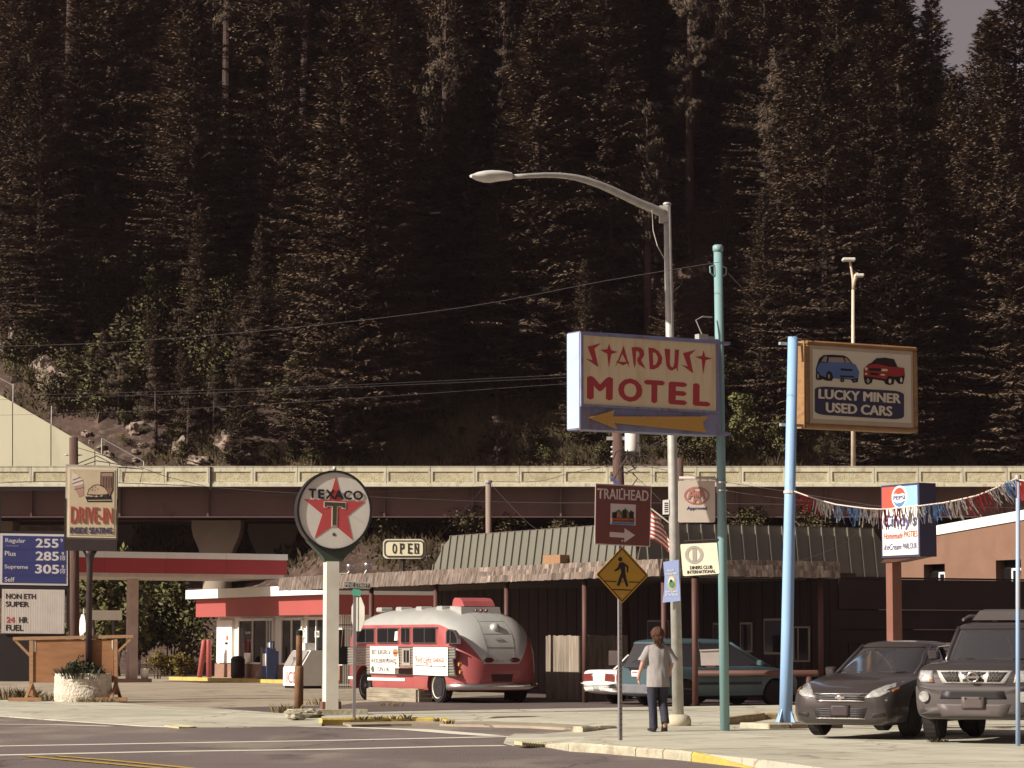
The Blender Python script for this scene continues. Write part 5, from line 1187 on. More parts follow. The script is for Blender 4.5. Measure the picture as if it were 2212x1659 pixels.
y_ = -.066; nav = M('drive navy', (.05,.045,.12), .6); dred = M('drive red', (.40,.06,.05), .6); pnk = M('cone pink', (.40,.24,.19), .6); icw = M('ice white', (.60,.52,.44), .6)
s.poly('ice_cream', [(628,822),(645,850),(672,862),(690,885),(712,900),(722,945),(700,948),(640,962),(622,930),(620,890),(628,850)], y_, -.06, icw); s.poly('cone', [(638,962),(720,942),(724,1040),(682,1056)], y_, -.06, pnk)
for q in ([(626,905),(690,880),(694,886),(628,912)],[(622,935),(712,905),(714,912),(626,942)],[(640,985),(722,968),(722,974),(642,991)]): s.poly('swirl_line', q, y_-.004, y_, M('line brown', (.22,.13,.1), .6))
s.poly('glass', [(868,838),(982,838),(980,990),(952,1062),(920,1040),(908,985),(866,950)], y_, -.06, dkl); s.poly('drink', [(875,880),(974,880),(972,990),(948,1050),(930,1010),(905,970),(874,948)], y_-.004, y_, M('shake brown', (.20,.11,.08), .6)); s.poly('froth', [(875,846),(974,846),(974,876),(875,876)], y_-.004, y_, M('froth', (.32,.22,.16), .6))
for xx in (893,915,938,958): s.poly('flute', [(xx,885),(xx+5,885),(xx+4,975),(xx+1,975)], y_-.008, y_, dkl)
s.poly('tray', [(735,1050),(962,1045),(968,1098),(756,1098)], y_, -.06, dkl); s.poly('tray_line', [(758,1080),(965,1078),(965,1084),(760,1086)], y_-.004, y_, tan)
s.poly('bun_outline', [(750,1036),(766,984),(808,951),(850,944),(905,966),(938,1010),(938,1042),(840,1046)], y_, -.058, dkl); s.poly('bun', [(758,1030),(773,987),(811,958),(850,951),(900,972),(929,1012),(929,1030),(840,1034)], y_-.006, y_, M('bun', (.46,.34,.22), .6))
for (a_,b_) in ((800,975),(822,968),(845,985),(800,995),(785,990),(822,995)): s.disc('sesame', a_, b_, 4, 5, y_-.010, y_, dkl, n=8)
s.polys('lettuce', [[(770,1048),(790,1040),(805,1048),(790,1054)],[(815,1048),(835,1040),(850,1050),(830,1056)],[(860,1046),(880,1036),(892,1044),(872,1052)]], y_-.006, y_, M('bun'))
s.text('lettering', 'DRIVE-IN', [(612,1135),(972,1148),(970,1282),(610,1278)], y_-.02, dred, .0, thick=.02)
for xx, yy0 in () and ((612,1135),(688,1138),(738,1140),(768,1141),(812,1142),(900,1145),(935,1147)): s.poly('serif', [(xx-4,yy0+132),(xx+34,yy0+133),(xx+34,yy0+142),(xx-4,yy0+141)] if xx < 800 else [(xx-3,yy0+125),(xx+20,yy0+126),(xx+20,yy0+134),(xx-3,yy0+133)], y_-.022, y_, dred)
s.text('lettering', 'INSIDE SEATING', [(606,1314),(970,1318),(968,1372),(605,1368)], y_-.014, nav, .02, thick=.014)
q = s.p(770,1520); zq = q[1]; xq = q[0]
MB().lathe([(.085,.5),(.085,zq-.35),(.13,zq-.12),(.2,zq)],16,(0,.14,0)).build('pole', M('dark pole', (.05,.032,.032), .5), s.o, True)
# planter
pl = thing('planter', 'rough whitewashed oval concrete planter at the foot of the drive-in sign', 'planter', plb)
rx = (ZB(825,0)[0]-ZB(395,0)[0])/2/F*plb.y; hz = .74; rings = []
for (k, z) in ((.95,-.05),(1,.02),(1.02,.25),(1.0,.5),(1.0,.68),(.97,.74),(.88,.74),(.86,.62)):
    rings.append([Vector((rx*k*math.cos(a)*(1+.02*noise.noise(Vector((math.cos(a)*4,math.sin(a)*4,z*6)))), .55*k*math.sin(a), z+.015*noise.noise(Vector((a*3,z*5,0))))) for a in [6.2832*i/48 for i in range(48)]])
o = MB().loft(rings).build('bowl', M('rough whitewash', (.62,.55,.44), .95, var=.15, scale=6, bump=1.6, bscale=16, wear=(.36,.28,.22), wscale=5, wamt=.6), pl); fixn(o); smooth_by_angle(o, 60)
MB().lathe([(rx*.3,0),(rx*.86,.0),(.01,.05)],24,(0,0,.6)).build('soil', dirt, pl).scale = (1,.55/rx,1)
def tuft(label, loc, n, h, spread, mat, seed, cat='plant', nm='weed', wd=.018):
    r = random.Random(seed); m = MB()
    for _ in range(n):
        a = r.uniform(0,6.28); q = Vector((math.cos(a),math.sin(a),0)); b = q*r.uniform(0,spread)+Vector((0,0,-.03)); d = (q*r.uniform(.05,.75)+Vector((0,0,1))).normalized(); L_ = h*r.uniform(.5,1.1); sd_ = Vector((-q.y,q.x,0)).lerp(Vector((1,0,0)), r.random()).normalized()
        mid = b+d*L_*.6; tip = mid+(d+q*.5-Vector((0,0,.25))).normalized()*L_*.45
        m.add([b-sd_*wd*.5, b+sd_*wd*.5, mid+sd_*wd*.5, tip, mid-sd_*wd*.5], [(0,1,2,3,4)])
    o = thing(nm, label, cat, loc); m.build('blades', mat, o); return o
grassm = M('rank grass', (.10,.085,.04), .85, var=.4, scale=4); dryg = M('dry grass', (.20,.15,.075), .9, var=.3, scale=4)
pg_ = M('planter green', (.05,.055,.028), .8, var=.4, scale=5)
po_ = tuft('dark green bushy plant growing in the oval planter', plb+Vector((-.05,-.1,.62)), 500, .42, .62, pg_, 1, 'plant', 'potted_plant', .014)
for k_, (dx_, h_, r_) in enumerate(((-.28,.42,.26),(.0,.62,.34),(.27,.46,.28),(.45,.3,.2))):
    t_, c_ = shrub(80+k_, h_, r_, 520, .075, 6); t_.build('stem', pg_, po_).location = (dx_,0,0); c_.build('foliage', pg_, po_).location = (dx_,0,0)
for i,(u,v,h,sp_,n,lab) in enumerate(((15,1512,.45,1.0,160,'tall dry grass at the left edge beside the plywood board'),(95,1513,.32,.5,110,'dry grass between the plywood board foot and the planter'),(185,1518,.2,.4,70,'grass at the foot of the planter'),(215,1518,.22,.5,80,'grass between planter and right board foot'),(620,1541,.3,.4,90,'grass tuft left of the pipe bollard'),(690,1522,.25,.5,60,'grass behind the round star sign pole'),(845,1524,.16,.3,60,'grass at the end of the sleeper step'))):
    tuft(lab, gnd(u,v,-.06), n, h, sp_, dryg, 20+i, 'grass', 'grass_tuft')
for i,(x_,y_q,lab) in enumerate(((700,277,'smallest weed by the steel post foot'),(800,275,'second weed along the yellow kerb'),(910,272,'third weed along the yellow kerb'),(990,272,'biggest weed behind the yellow kerb'),(1180,285,'weed near the end of the yellow kerb'),(1255,300,'last weed past the end of the yellow kerb'))):
    u,v = ZS(x_,y_q); tuft(lab, gnd(u,v,.0), 14, .11+.06*(i==3), .12, M('weed', (.09,.06,.035), .85), 40+i, 'weed', 'weed', .022)
tuft('spiky weed by the left foot of the plywood board', gnd(*ZB(160,1140),-.05), 40, .42, .12, M('weed'), 55, 'weed', 'weed', .03)
tuft('grass tuft by the front wheel of the dark off-roader', gnd(*ZG(1520,1352),0), 40, .12, .15, grassm, 56, 'grass', 'grass_tuft')
# ------------------------------------------------------------------ plywood board on timber stand
pwb = gnd(*ZB(235,1150), -.03); pwb.y += .75
s = Sign('plywood_board', 'plywood board on a raw timber stand behind the planter', 'board', pwb, R(-1), ZB)
ply = M('plywood', (.27,.125,.055), .8, var=.16, scale=2.5, stretch=(1,1,4), wear=(.24,.10,.04), wscale=1.5)
s.poly('panel', [(255,686),(865,682),(862,1003),(250,1008)], .0, .02, ply)
s.poly('top_beam', [(97,662),(1016,645),(1016,668),(97,688)], -.05, .06, wd)
for q in ([(222,688),(252,688),(250,1110),(222,1110)],[(866,680),(893,680),(895,1100),(868,1100)]): s.poly('upright', q, -.04, .05, wd)
for q in ([(100,686),(125,686),(228,790),(222,812)],[(990,672),(1000,684),(900,782),(893,765)]): s.poly('brace', q, -.03, .03, wd)
for x_ in (237,880):
    a_, z_ = s.p(x_,1150); hz = s.p(x_,1015)[1]
    MB().bb(a_-.04,a_+.04,-.85,.85,0,.09).build('foot', wd, s.o)
    for sg in (-1,1):
        m = MB(); m.add([(a_-.04,sg*.80,.09),(a_+.04,sg*.80,.09),(a_+.04,sg*.70,.09),(a_-.04,sg*.70,.09),(a_-.04,sg*.06,hz),(a_+.04,sg*.06,hz),(a_+.04,sg*.04,hz-.12),(a_-.04,sg*.04,hz-.12)], [(0,1,2,3),(4,5,6,7),(0,1,5,4),(1,2,6,5),(2,3,7,6),(3,0,4,7)]); fixn(m.build('knee_brace', wd, s.o))
    MB().bb(a_-.45,a_+.45,-.95,-.85,0,.10).build('foot_plate', wd, s.o)
for q in ([(252,690),(272,690),(270,775),(252,775)],[(850,684),(860,684),(860,765),(850,740)]): s.poly('strap', q, -.012, .0, pale)
t = Sign('stop_sign', 'back of a leaning white-edged stop sign beside the dark sign pole', 'sign', pwb+Vector((.9,.9,0)), R(-58), ZB)
t.poly('plate', [(607,530),(622,488),(640,500),(650,560),(650,620),(630,640),(608,655),(603,600)], 0, .02, white); a_, z_ = t.p(630,640); MB().tube([(a_,.03,0),(a_,.03,z_+.7)], .03, 6).build('post', galv, t.o)

# ------------------------------------------------------------------ tall cola sign
pp = Vector((at(1930,1200,64).x, 64, ZLOT))
s = Sign('cola_sign', 'red white and blue parlour box sign on a brown steel post', 'sign', pp, R(-61), ZF)
ph = M('parlour face', (.80,.76,.70), .4, var=.02); cnavy = M('parlour navy', (.05,.045,.09), .5)
fx0, fx1 = s.p(1060,700,-.235)[0], s.p(1368,700,-.235)[0]; zT = (s.p(1058,492,-.235)[1]+s.p(1367,463,-.235)[1])/2; zB = (s.p(1065,1075,-.235)[1]+s.p(1372,1060,-.235)[1])/2
MB().bb(fx0,fx1,-.235,.235,zB,zT).build('cabinet', cnavy, s.o)
FQ = lambda a_, b_: (fx0+(fx1-fx0)*(.035+.93*a_), zB+(zT-zB)*(.03+.94*(1-b_)))
def fpoly(part, pts, yy, mat): return MB().prism([FQ(*p_) for p_ in pts], yy, -.23).build(part, mat, s.o)
fpoly('face', [(0,0),(1,0),(1,1),(0,1)], -.245, ph)
fpoly('red_quarter', [(0,0),(.45,0),(.36,.30),(0,.32)], -.249, M('cola red', (.52,.09,.06), .45)); fpoly('blue_quarter', [(.55,0),(1,0),(1,.28),(.62,.30)], -.249, M('cola blue', (.28,.48,.68), .45))
def fell(cx_, cy_, rx_, ry_, a0=0, a1=360, n=28): return [(cx_+rx_*math.cos(R(a0+(a1-a0)*k/n)), cy_+ry_*math.sin(R(a0+(a1-a0)*k/n))) for k in range(n+1)]
fpoly('globe', fell(.50,.155,.22,.165)[:-1], -.253, ph); fpoly('globe_red', fell(.5,.15,.17,.13,190,350)+[(.60,.10),(.48,.115),(.38,.10)], -.257, M('cola red')); fpoly('globe_blue', fell(.5,.17,.17,.13,15,165)+[(.42,.245),(.55,.235)], -.257, M('cola blue dark', (.10,.20,.40), .45))
def ftext(part, tx, q, mat, bold=0, shear=0):
    v, f = text_geo(tx, bold, shear); vs = []
    for x, h, t_ in v:
        x_ = q[0]+(q[2]-q[0])*x; yy = q[3]+(q[1]-q[3])*h; a_ = FQ(x_, yy); vs.append((a_[0], -.262+.005*(1-t_), a_[1]))
    return MB().add(vs, f).build(part, mat, s.o)
cn = M('script navy', (.09,.10,.22), .5); cr_ = M('script red', (.50,.13,.08), .5)
ftext('lettering', 'PEPSI', (.335,.135,.665,.195), cn, .03); ftext('lettering', "Cindy's", (.03,.40,.98,.64), cn, .03)
ftext('lettering', 'Homemade', (.04,.665,.58,.76), cr_, 0, .35); ftext('lettering', 'PASTIES', (.62,.655,.99,.745), cr_, .0)
ftext('lettering', 'IceCream', (.05,.83,.54,.92), cn, 0, .35); ftext('lettering', 'PARLOUR', (.58,.83,.97,.915), cn, .0)
MB().loft([[(fx0+.1,-.2,zB),(fx1-.1,-.2,zB),(fx1-.1,.2,zB),(fx0+.1,.2,zB)],[(-.28,-.16,zB-.10),(.28,-.16,zB-.10),(.28,.16,zB-.10),(-.28,.16,zB-.10)]]).build('saddle', postm, s.o)
MB().bb(-.12,.12,-.13,.13,0,zB-.08).build('post', M('post terracotta', (.20,.085,.06), .6, var=.06), s.o)
MB().bb(-.17,-.12,-.1,.1,1.55,1.85).build('meter_box', M('dark metal'), s.o)
# ------------------------------------------------------------------ bunting
tpb = gnd(2199,1611); tpt = at(2199,1029,tpb.y)
t = thing('thin_blue_pole', 'thin peeling light blue pole at the right edge', 'pole', tpb)
MB().tube([(0,0,0),tpt-tpb], [.036,.033], 12).build('shaft', M('peeling blue', (.30,.42,.62), .6, var=.1, wear=(.42,.36,.24), wscale=6, wamt=.9, stretch=(1,1,.2)), t, True); MB().lathe([(.05,-.06),(.05,.02)],10,tuple(tpt-tpb)).build('top_band', galv, t)
s_ = [(360,535),(460,572),(560,605),(690,640),(830,660),(950,674),(1060,680),(1200,673),(1350,655),(1450,642),(1550,630),(1690,602),(1830,570),(1940,528),(2040,480),(2100,455),(2150,432)]
P = []
for i,(x_,y_) in enumerate(s_):
    k = i/(len(s_)-1); u, v = ZF(x_,y_); P.append(at(u, v, bb_.y-.15+(tpb.y-bb_.y)*k))
bt = thing('bunting', 'string of red silver and blue foil streamers between the two blue poles', 'bunting', P[0])
MB().tube([q-P[0] for q in P], .012, 6).build('cord', M('cord', (.62,.52,.45), .8), bt)
fm_ = [M('foil red', (.42,.05,.05), .35, .35, var=.1), M('foil silver', (.72,.67,.62), .3, .4, var=.1), M('foil blue', (.18,.34,.60), .35, .35, var=.1), M('foil silver')]
r = random.Random(9); tot = 44
for i in range(tot):
    k = .03+.95*i/(tot-1); f_ = k*(len(P)-1); j = min(int(f_), len(P)-2); q = P[j].lerp(P[j+1], f_-j)-P[0]; m = MB()
    blow = .02+.55*max(0, k-.55)
    for _ in range(6):
        o_ = q+Vector((r.uniform(-.09,.09),r.uniform(-.02,.02),-.005)); L_ = r.uniform(.12,.36); wv = r.uniform(.005,.011); pts = []
        dx = blow*r.uniform(.4,1.3)+r.uniform(-.10,.16)
        for n_ in range(5):
            t_ = n_/4; pts.append(o_+Vector((dx*L_*2*t_**1.4, r.uniform(-.02,.02), -L_*t_*(1-.35*min(1,blow*2)))))
        m.add([p_+Vector((s2*wv,s2*.004,0)) for p_ in pts for s2 in (-1,1)], [(2*n_,2*n_+1,2*n_+3,2*n_+2) for n_ in range(4)])
    m.build('streamer', fm_[(i//4) % 4], bt)
MB().lathe([(.125,0),(.125,.05)],14,tuple(Vector((bb_.x+top_.x*.62,bb_.y,P[0].z-.03))-P[0])).build('tie', M('cord'), bt)
# second run leaving the frame to the right
P2_ = [at(2199,1036,tpb.y), at(2260,1048,tpb.y-.6), at(2330,1040,tpb.y-1.2)]; bt2 = thing('bunting', 'short end of foil bunting leaving the frame at the right edge', 'bunting', P2_[0])
MB().tube([q-P2_[0] for q in P2_], .012, 6).build('cord', M('cord'), bt2)
for i in range(6):
    q = (P2_[0].lerp(P2_[1], (i+.3)/6))-P2_[0]; m = MB()
    for _ in range(9):
        o_ = q+Vector((r.uniform(-.05,.05),0,0)); L_ = r.uniform(.15,.35); m.add([o_, o_+Vector((.02,0,0)), o_+Vector((.02+L_*r.uniform(-.2,.5),.01,-L_)), o_+Vector((L_*r.uniform(-.2,.5),0,-L_))], [(0,1,2,3)])
    m.build('streamer', fm_[i//2 % 4], bt2)

# ------------------------------------------------------------------ utility poles, twin lamp and wires
upm = M('utility pole wood', (.11,.062,.048), .95, var=.25, scale=3, bump=.6, bscale=12, stretch=(4,4,.4))
def upole(u0, vb, u1, vt, Y, r0, r1, label, mat=upm):
    a = at(u0,vb,Y); a.z = ZLOT; b = at(u1,vt,Y); o = thing('utility_pole', label, 'utility pole', a); MB().tube([(0,0,0),b-a], [r0,r1], 14).build('shaft', mat, o, True); return o, a, b
u1, a1, b1 = upole(1352,1240,1331,880,82,.19,.155,'dark wooden utility pole with transformer behind the motel sign')
q = at(*ZO(590,290),82)-a1; q2 = at(*ZO(590,525),82)-a1; rr_ = (ZO(690,0)[0]-ZO(497,0)[0])/2/F*82
MB().lathe([(rr_*.98,0),(rr_,.03),(rr_,q.z-q2.z+.25),(rr_*.8,q.z-q2.z+.32)],20,(q2.x,q2.y-.1,q2.z)).build('transformer', M('transformer grey', (.66,.63,.56), .5, var=.04), u1, True)
MB().bb(-.02,.02,-.02,.02,-.05,.05).bb(q2.x-.75,q2.x-rr_,-.1,0,q2.z+.35,q2.z+.45).build('transformer_bracket', galv, u1)
for z_ in (.0,.14,.28): MB().lathe([(.04,0),(.075,.03),(.04,.06)],10,tuple(at(*ZO(335,600),82)-a1+Vector((0,0,z_)))).build('insulator', M('insulator', (.62,.58,.54), .3), u1)
u2, a2, b2 = upole(1057,1162,1055,1040,96,.11,.10,'slim pale utility pole rising behind the green roof', M('pale pole wood', (.26,.19,.15), .9, var=.15, stretch=(3,3,.4)))
MB().lathe([(.14,-.05),(.14,.02),(.1,.05)],12,tuple(b2-a2)).build('cap', galv, u2)
u3, a3, b3 = upole(1470,1250,1468,990,86,.13,.12,'short dark pole half hidden behind the lamp post')
u4, a4, b4 = upole(163,1500,159,945,83,.15,.13,'dark utility pole behind the drive-in sign')
for sg in (-1,1): MB().lathe([(.03,0),(.055,.02),(.03,.05)],8,tuple(b4-a4+Vector((sg*.22,0,-.55)))).build('insulator', M('insulator'), u4); MB().tube([b4-a4+Vector((0,0,-.55)), b4-a4+Vector((sg*.22,0,-.53))], .02, 5).build('pin', galv, u4)
for k in range(3): MB().tube([b4-a4+Vector((.1,0,-.8-.1*k)), b4-a4+Vector((.7,0,-.55-.15*k)), b4-a4+Vector((1.1+.5*k,0,-.75-.1*k)), b4-a4+Vector((1.0+.5*k,0,-1.35))], .016, 5).build('loose_cable', M('wire'), u4)
tl_ = at(1843,1010,158); tlo = thing('twin_highway_lamp', 'slim twin-headed highway lamp standing on the overpass', 'street lamp', tl_)
e0 = at(*ZJ(855,330),158)-tl_
MB().tube([(0,0,-.5),e0], [.14,.09], 10).build('pole', M('twin lamp paint', (.62,.50,.38), .5), tlo, True)
a_ = [at(*ZJ(x_,y_),158)-tl_ for x_,y_ in ((855,330),(853,240),(840,150),(828,95))]; MB().tube(a_, .07, 8).build('arm', M('twin lamp paint'), tlo, True)
b_ = [at(*ZJ(x_,y_),158)-tl_ for x_,y_ in ((858,325),(864,260),(875,220),(890,208))]; MB().tube([p_+Vector((0,-.4*i/3,0)) for i,p_ in enumerate(b_)], [.07,.09,.12,.12], 8).build('arm', M('twin lamp paint'), tlo, True)
for c_, w_ in ((at(*ZJ(815,84),158)-tl_,.75),(at(*ZJ(900,216),158)-tl_,.55)): bevel(MB().bb(c_.x-w_/2,c_.x+w_/2,c_.y-.5,c_.y+.1,c_.z-.09,c_.z+.09).build('lamp_head', M('lamp head grey'), tlo), .05)
for u_, v_ in ((438,1006),(1115,1005)): pass
wl = [
 ('thin service wire climbing from the left edge to the teal pole top', [at(-40,749,60), at(240,740,58), at(600,711,56), at(1000,664,52), at(1300,608,50), at(1555,566,48.4)], .011),
 ('service wire from the teal pole down to the used car sign', [at(1573,590,48.4), at(1640,660,48.6), at(1712,728,bb_.y)], .011),
 ('upper wire of the low pair across the hillside', [at(-40,856,110), at(600,838,100), at(1235,809,90)], .013),
 ('middle wire of the low pair across the hillside', [at(-40,865,110), at(600,843,100), at(1235,815,90)], .013),
 ('lowest wire crossing the slope above the parapet', [at(-40,898,110), at(300,888,105), at(700,865,100), at(1235,828,90)], .013),
 ('slack cable from the left pole down across the overpass', [b4+Vector((.1,0,-.3)), at(285,1003,90), at(400,1040,92), at(600,1070,94), at(1055,1050,96)], .02),
 ('thick black cable along the overpass girder', [at(-40,1045,120), at(130,1040,120), at(400,1049,120), at(650,1066,120), at(1100,1085,120), at(1500,1087,118), at(2240,1098,115)], .035),
 ('drop wire from the slim pale pole to the right roof edge', [b2, at(1130,1120,90), at(1170,1150,84)], .016),
 ('drop wire from the slim pale pole to the left awning', [b2, at(990,1115,96), at(905,1210,94)], .013),
 ('cable from the slim pale pole up to the transformer pole', [b2, at(1160,1040,92), at(1240,1020,86), at(1338,1003,82)], .017),
 ('sagging cable right of the transformer pole', [at(1345,1000,82), at(1420,1012,80), at(1560,1040,78), at(1700,1062,76), at(1905,1095,72)], .017),
 ('second sagging cable right of the transformer pole', [at(1345,1008,82), at(1440,1035,80), at(1600,1065,78), at(1760,1085,76), at(1905,1105,72)], .013),
 ('wire curving from the cola sign to the dark roof', [at(1890,1098,64), at(1830,1170,70), at(1720,1215,74)], .012),
 ('short service drop beside the lamp post', [at(1338,1000,82), at(1385,1040,70), at(1428,1082,60)], .013),
]
for lab, pts, r_ in wl:
    pp_ = []
    for i in range(len(pts)-1):
        for k in range(4):
            t_ = k/4; p0 = pts[max(i-1,0)]; p1 = pts[i]; p2 = pts[i+1]; p3 = pts[min(i+2,len(pts)-1)]
            pp_.append(.5*((2*p1)+(p2-p0)*t_+(2*p0-5*p1+4*p2-p3)*t_*t_+(3*p1-p0-3*p2+p3)*t_**3))
    pp_.append(pts[-1]); wire(lab, pp_, r_*.45)
r = random.Random(4); tang = thing('cable_tangle', 'tangle of black cables hanging right of the transformer pole', 'cables', at(1370,1030,81.5))
for k in range(9):
    pts = [at(1345+r.uniform(-5,60),985+r.uniform(-20,40),81.5)-at(1370,1030,81.5)]
    for _ in range(4): pts.append(pts[-1]+Vector((r.uniform(-.35,.45),r.uniform(-.1,.1),r.uniform(-.35,.3))))
    MB().tube(pts, .018, 5).build('cable', M('wire'), tang)
s = Sign('meter_box', 'white slotted box clamped to the left of the lamp post', 'box', lb+Vector((-.02,-.02,0)), 0, ZD)
s.poly('case', [(1073,475),(1130,468),(1130,608),(1072,610)], -.05, .08, white)
for i in range(5): s.poly('slot', [(1085,500+i*20),(1120,498+i*20),(1120,508+i*20),(1085,510+i*20)], -.054, -.05, dkl)
# flag behind the trailhead sign
fl = at(*ZD(1150,930),53)
fo2 = thing('national_flag', 'red and white striped flag drooping between trailhead sign and lamp post', 'flag', fl)
def zp(x_, y_, d_): return at(*ZD(x_,y_),53+d_)-fl
MB().tube([zp(545,235,0), zp(1170,720,0)], .016, 8).build('staff', M('staff', (.55,.5,.42), .5), fo2)
top = [(640,330),(760,420),(860,495),(960,575),(1030,630)]; bot = [(800,640),(850,700),(905,765),(960,850),(1205,1018)]
n_ = 13
def fpt(i, j): # i stripe 0..13, j along 0..16
    t_ = i/n_; k = j/16*4; a = min(int(k),3); f_ = k-a
    A_ = (top[a][0]+(top[a+1][0]-top[a][0])*f_, top[a][1]+(top[a+1][1]-top[a][1])*f_); B_ = (bot[a][0]+(bot[a+1][0]-bot[a][0])*f_, bot[a][1]+(bot[a+1][1]-bot[a][1])*f_)
    x_ = A_[0]+(B_[0]-A_[0])*t_; y_ = A_[1]+(B_[1]-A_[1])*t_; return zp(x_, y_+14*math.sin(j*1.1+t_*3), .10*math.sin(j*1.3+t_*2))
for i in range(n_):
    m = MB(); m.add([fpt(i+s2,j) for j in range(17) for s2 in (0,1)], [(2*j,2*j+1,2*j+3,2*j+2) for j in range(16)]); m.build('stripe', M('flag red', (.46,.07,.06), .8) if i % 2 == 0 else M('flag white', (.72,.66,.6), .8), fo2, True)
MB().add([zp(555,250,-.06),zp(620,275,-.06),zp(690,345,-.06),zp(640,350,-.06)], [(0,1,2,3)]).build('canton', M('flag blue', (.09,.09,.22), .8), fo2)
# ------------------------------------------------------------------ vehicle helpers
def carve(o, cuts):
    tmp = []
    for c in cuts:
        co = c.build('cut', None); fixn(co); tmp.append(co)
        md = o.modifiers.new('b', 'BOOLEAN'); md.operation = 'DIFFERENCE'; md.solver = 'EXACT'; md.object = co
    bpy.context.view_layer.update(); dg = bpy.context.evaluated_depsgraph_get()
    me = bpy.data.meshes.new_from_object(o.evaluated_get(dg)); o.modifiers.clear(); o.data = me
    for c in tmp: bpy.data.objects.remove(c)
    return o
def ycyl(x, z, r, y0, y1, n=32):
    return MB().prism([(x+r*math.cos(6.2832*k/n), z+r*math.sin(6.2832*k/n)) for k in range(n)], y0, y1)
def xcyl(y, z, r, x0, x1, n=32):
    m = MB(); m.loft([[(x, y+r*math.cos(6.2832*k/n), z+r*math.sin(6.2832*k/n)) for k in range(n)] for x in (x0, x1)]); return m
def split_mesh(vs, fs, f):
    A, B = MB(), MB(); val = [f(*v) for v in vs]
    for q in fs:
        pa, pb = [], []
        for i in range(len(q)):
            a, b = q[i], q[(i+1) % len(q)]
            (pa if val[a] >= 0 else pb).append(Vector(vs[a]))
            if (val[a] >= 0) != (val[b] >= 0):
                t = val[a]/(val[a]-val[b]); p = Vector(vs[a]).lerp(Vector(vs[b]), t); pa.append(p); pb.append(p)
        for m, p in ((A, pa), (B, pb)):
            if len(p) > 2: m.add(p, [tuple(range(len(p)))])
    return A, B
def weld(o):
    bm = bmesh.new(); bm.from_mesh(o.data); bmesh.ops.remove_doubles(bm, verts=bm.verts, dist=.0008); bm.to_mesh(o.data); bm.free(); return o
rubber = M('tyre rubber', (.022,.018,.018), .85, var=.15, scale=8); chrome = M('chrome')
alum = M('brushed aluminium', (.56,.55,.51), .38, .45, var=.05, scale=2)
# ------------------------------------------------------------------ the old bus
WS = 1.10; bo = gnd(942.5,1518,ZLOT)+AX*1.20
bs = Sign('diner_bus', 'vintage red and silver streamlined bus used as a burger stand', 'bus', bo, R(-61), ZL)
SX = -1.215*WS
xf, zf = bs.p(340,880,SX); xr_, zr_ = bs.p(985,900,SX)
frontx = bs.p(195,700,SX)[0]-.15
def outline(Wd, xr, xf, rr, rf):
    pts = []
    rr = min(rr, Wd*.98); rf = min(rf, Wd*.98)
    def arc(cx_, cy_, r_, a0, a1, n):
        for k in range(n): a = R(a0+(a1-a0)*k/(n-1)); pts.append((cx_+r_*math.cos(a), cy_+r_*math.sin(a)))
    arc(xr-rr, -Wd+rr, rr, -90, 0, 12); 
    for k in range(1,8): pts.append((xr, -Wd+rr+(2*Wd-2*rr)*k/8))
    arc(xr-rr, Wd-rr, rr, 0, 90, 12)
    for k in range(1,16): pts.append((xr-rr+(xf+rf-xr+rr)*k/16, Wd))
    arc(xf+rf, Wd-rf, rf, 90, 180, 8)
    for k in range(1,5): pts.append((xf, Wd-rf-(2*Wd-2*rf)*k/5))
    arc(xf+rf, -Wd+rf, rf, 180, 270, 8)
    for k in range(1,16): pts.append((xf+rf+(xr-rr-xf-rf)*k/16, -Wd))
    return pts
prof = [(.34,1.17,1.42,0,.80),(.42,1.205,1.50,0,.8),(.7,1.215,1.53,0,.8),(1.0,1.215,1.52,0,.8),(1.3,1.215,1.49,0,.82),(1.55,1.212,1.42,0,.86),(1.75,1.205,1.33,.02,.9),(1.92,1.19,1.22,.12,.95),(2.06,1.165,1.09,.28,1),(2.18,1.12,.94,.5,1),(2.29,1.06,.76,.75,1),(2.38,.98,.56,1.0,1),(2.455,.88,.33,1.25,1),(2.515,.76,.06,1.55,1),(2.56,.62,-.25,1.9,1),(2.595,.45,-.65,2.2,1),(2.615,.26,-1.2,2.5,1),(2.622,.10,-1.8,2.7,1)]
rings = [[(x,y,z) for x,y in outline(Wd*WS, xr, frontx+df, rr, .45)] for z,Wd,xr,df,rr in prof]
shell = MB().loft(rings); so2 = shell.build('tmp', None); fixn(so2)
carve(so2, [ycyl(xf,.42,.56,-1.4,-.75), ycyl(xr_,.42,.56,-1.4,-.75), ycyl(xf,.42,.56,.75,1.4), ycyl(xr_,.42,.56,.75,1.4)])
BVH = BVHTree.FromPolygons([v.co[:] for v in so2.data.vertices], [tuple(p.vertices) for p in so2.data.polygons])
vs_ = [v.co[:] for v in so2.data.vertices]; fs_ = [tuple(p.vertices) for p in so2.data.polygons]
def zbound(y): a = min(abs(y)/WS,1.15); return 1.06+max(0,(a-.50))/(1.15-.50)*1.09
A_, B_ = split_mesh(vs_, fs_, lambda x,y,z: z-zbound(y))
busred = M('bus red', (.37,.085,.085), .42, var=.10, scale=1.2, coat=.2, wear=(.40,.13,.10), wscale=.9, wamt=.5)
roof = weld(A_.build('roof_shell', alum, bs.o)); smooth_by_angle(roof, 40); body = weld(B_.build('body', busred, bs.o)); smooth_by_angle(body, 40)
bpy.data.objects.remove(so2)
MB().bb(frontx+.5,1.2,-1.05,1.05,.30,.36).build('underframe', M('black'), bs.o)
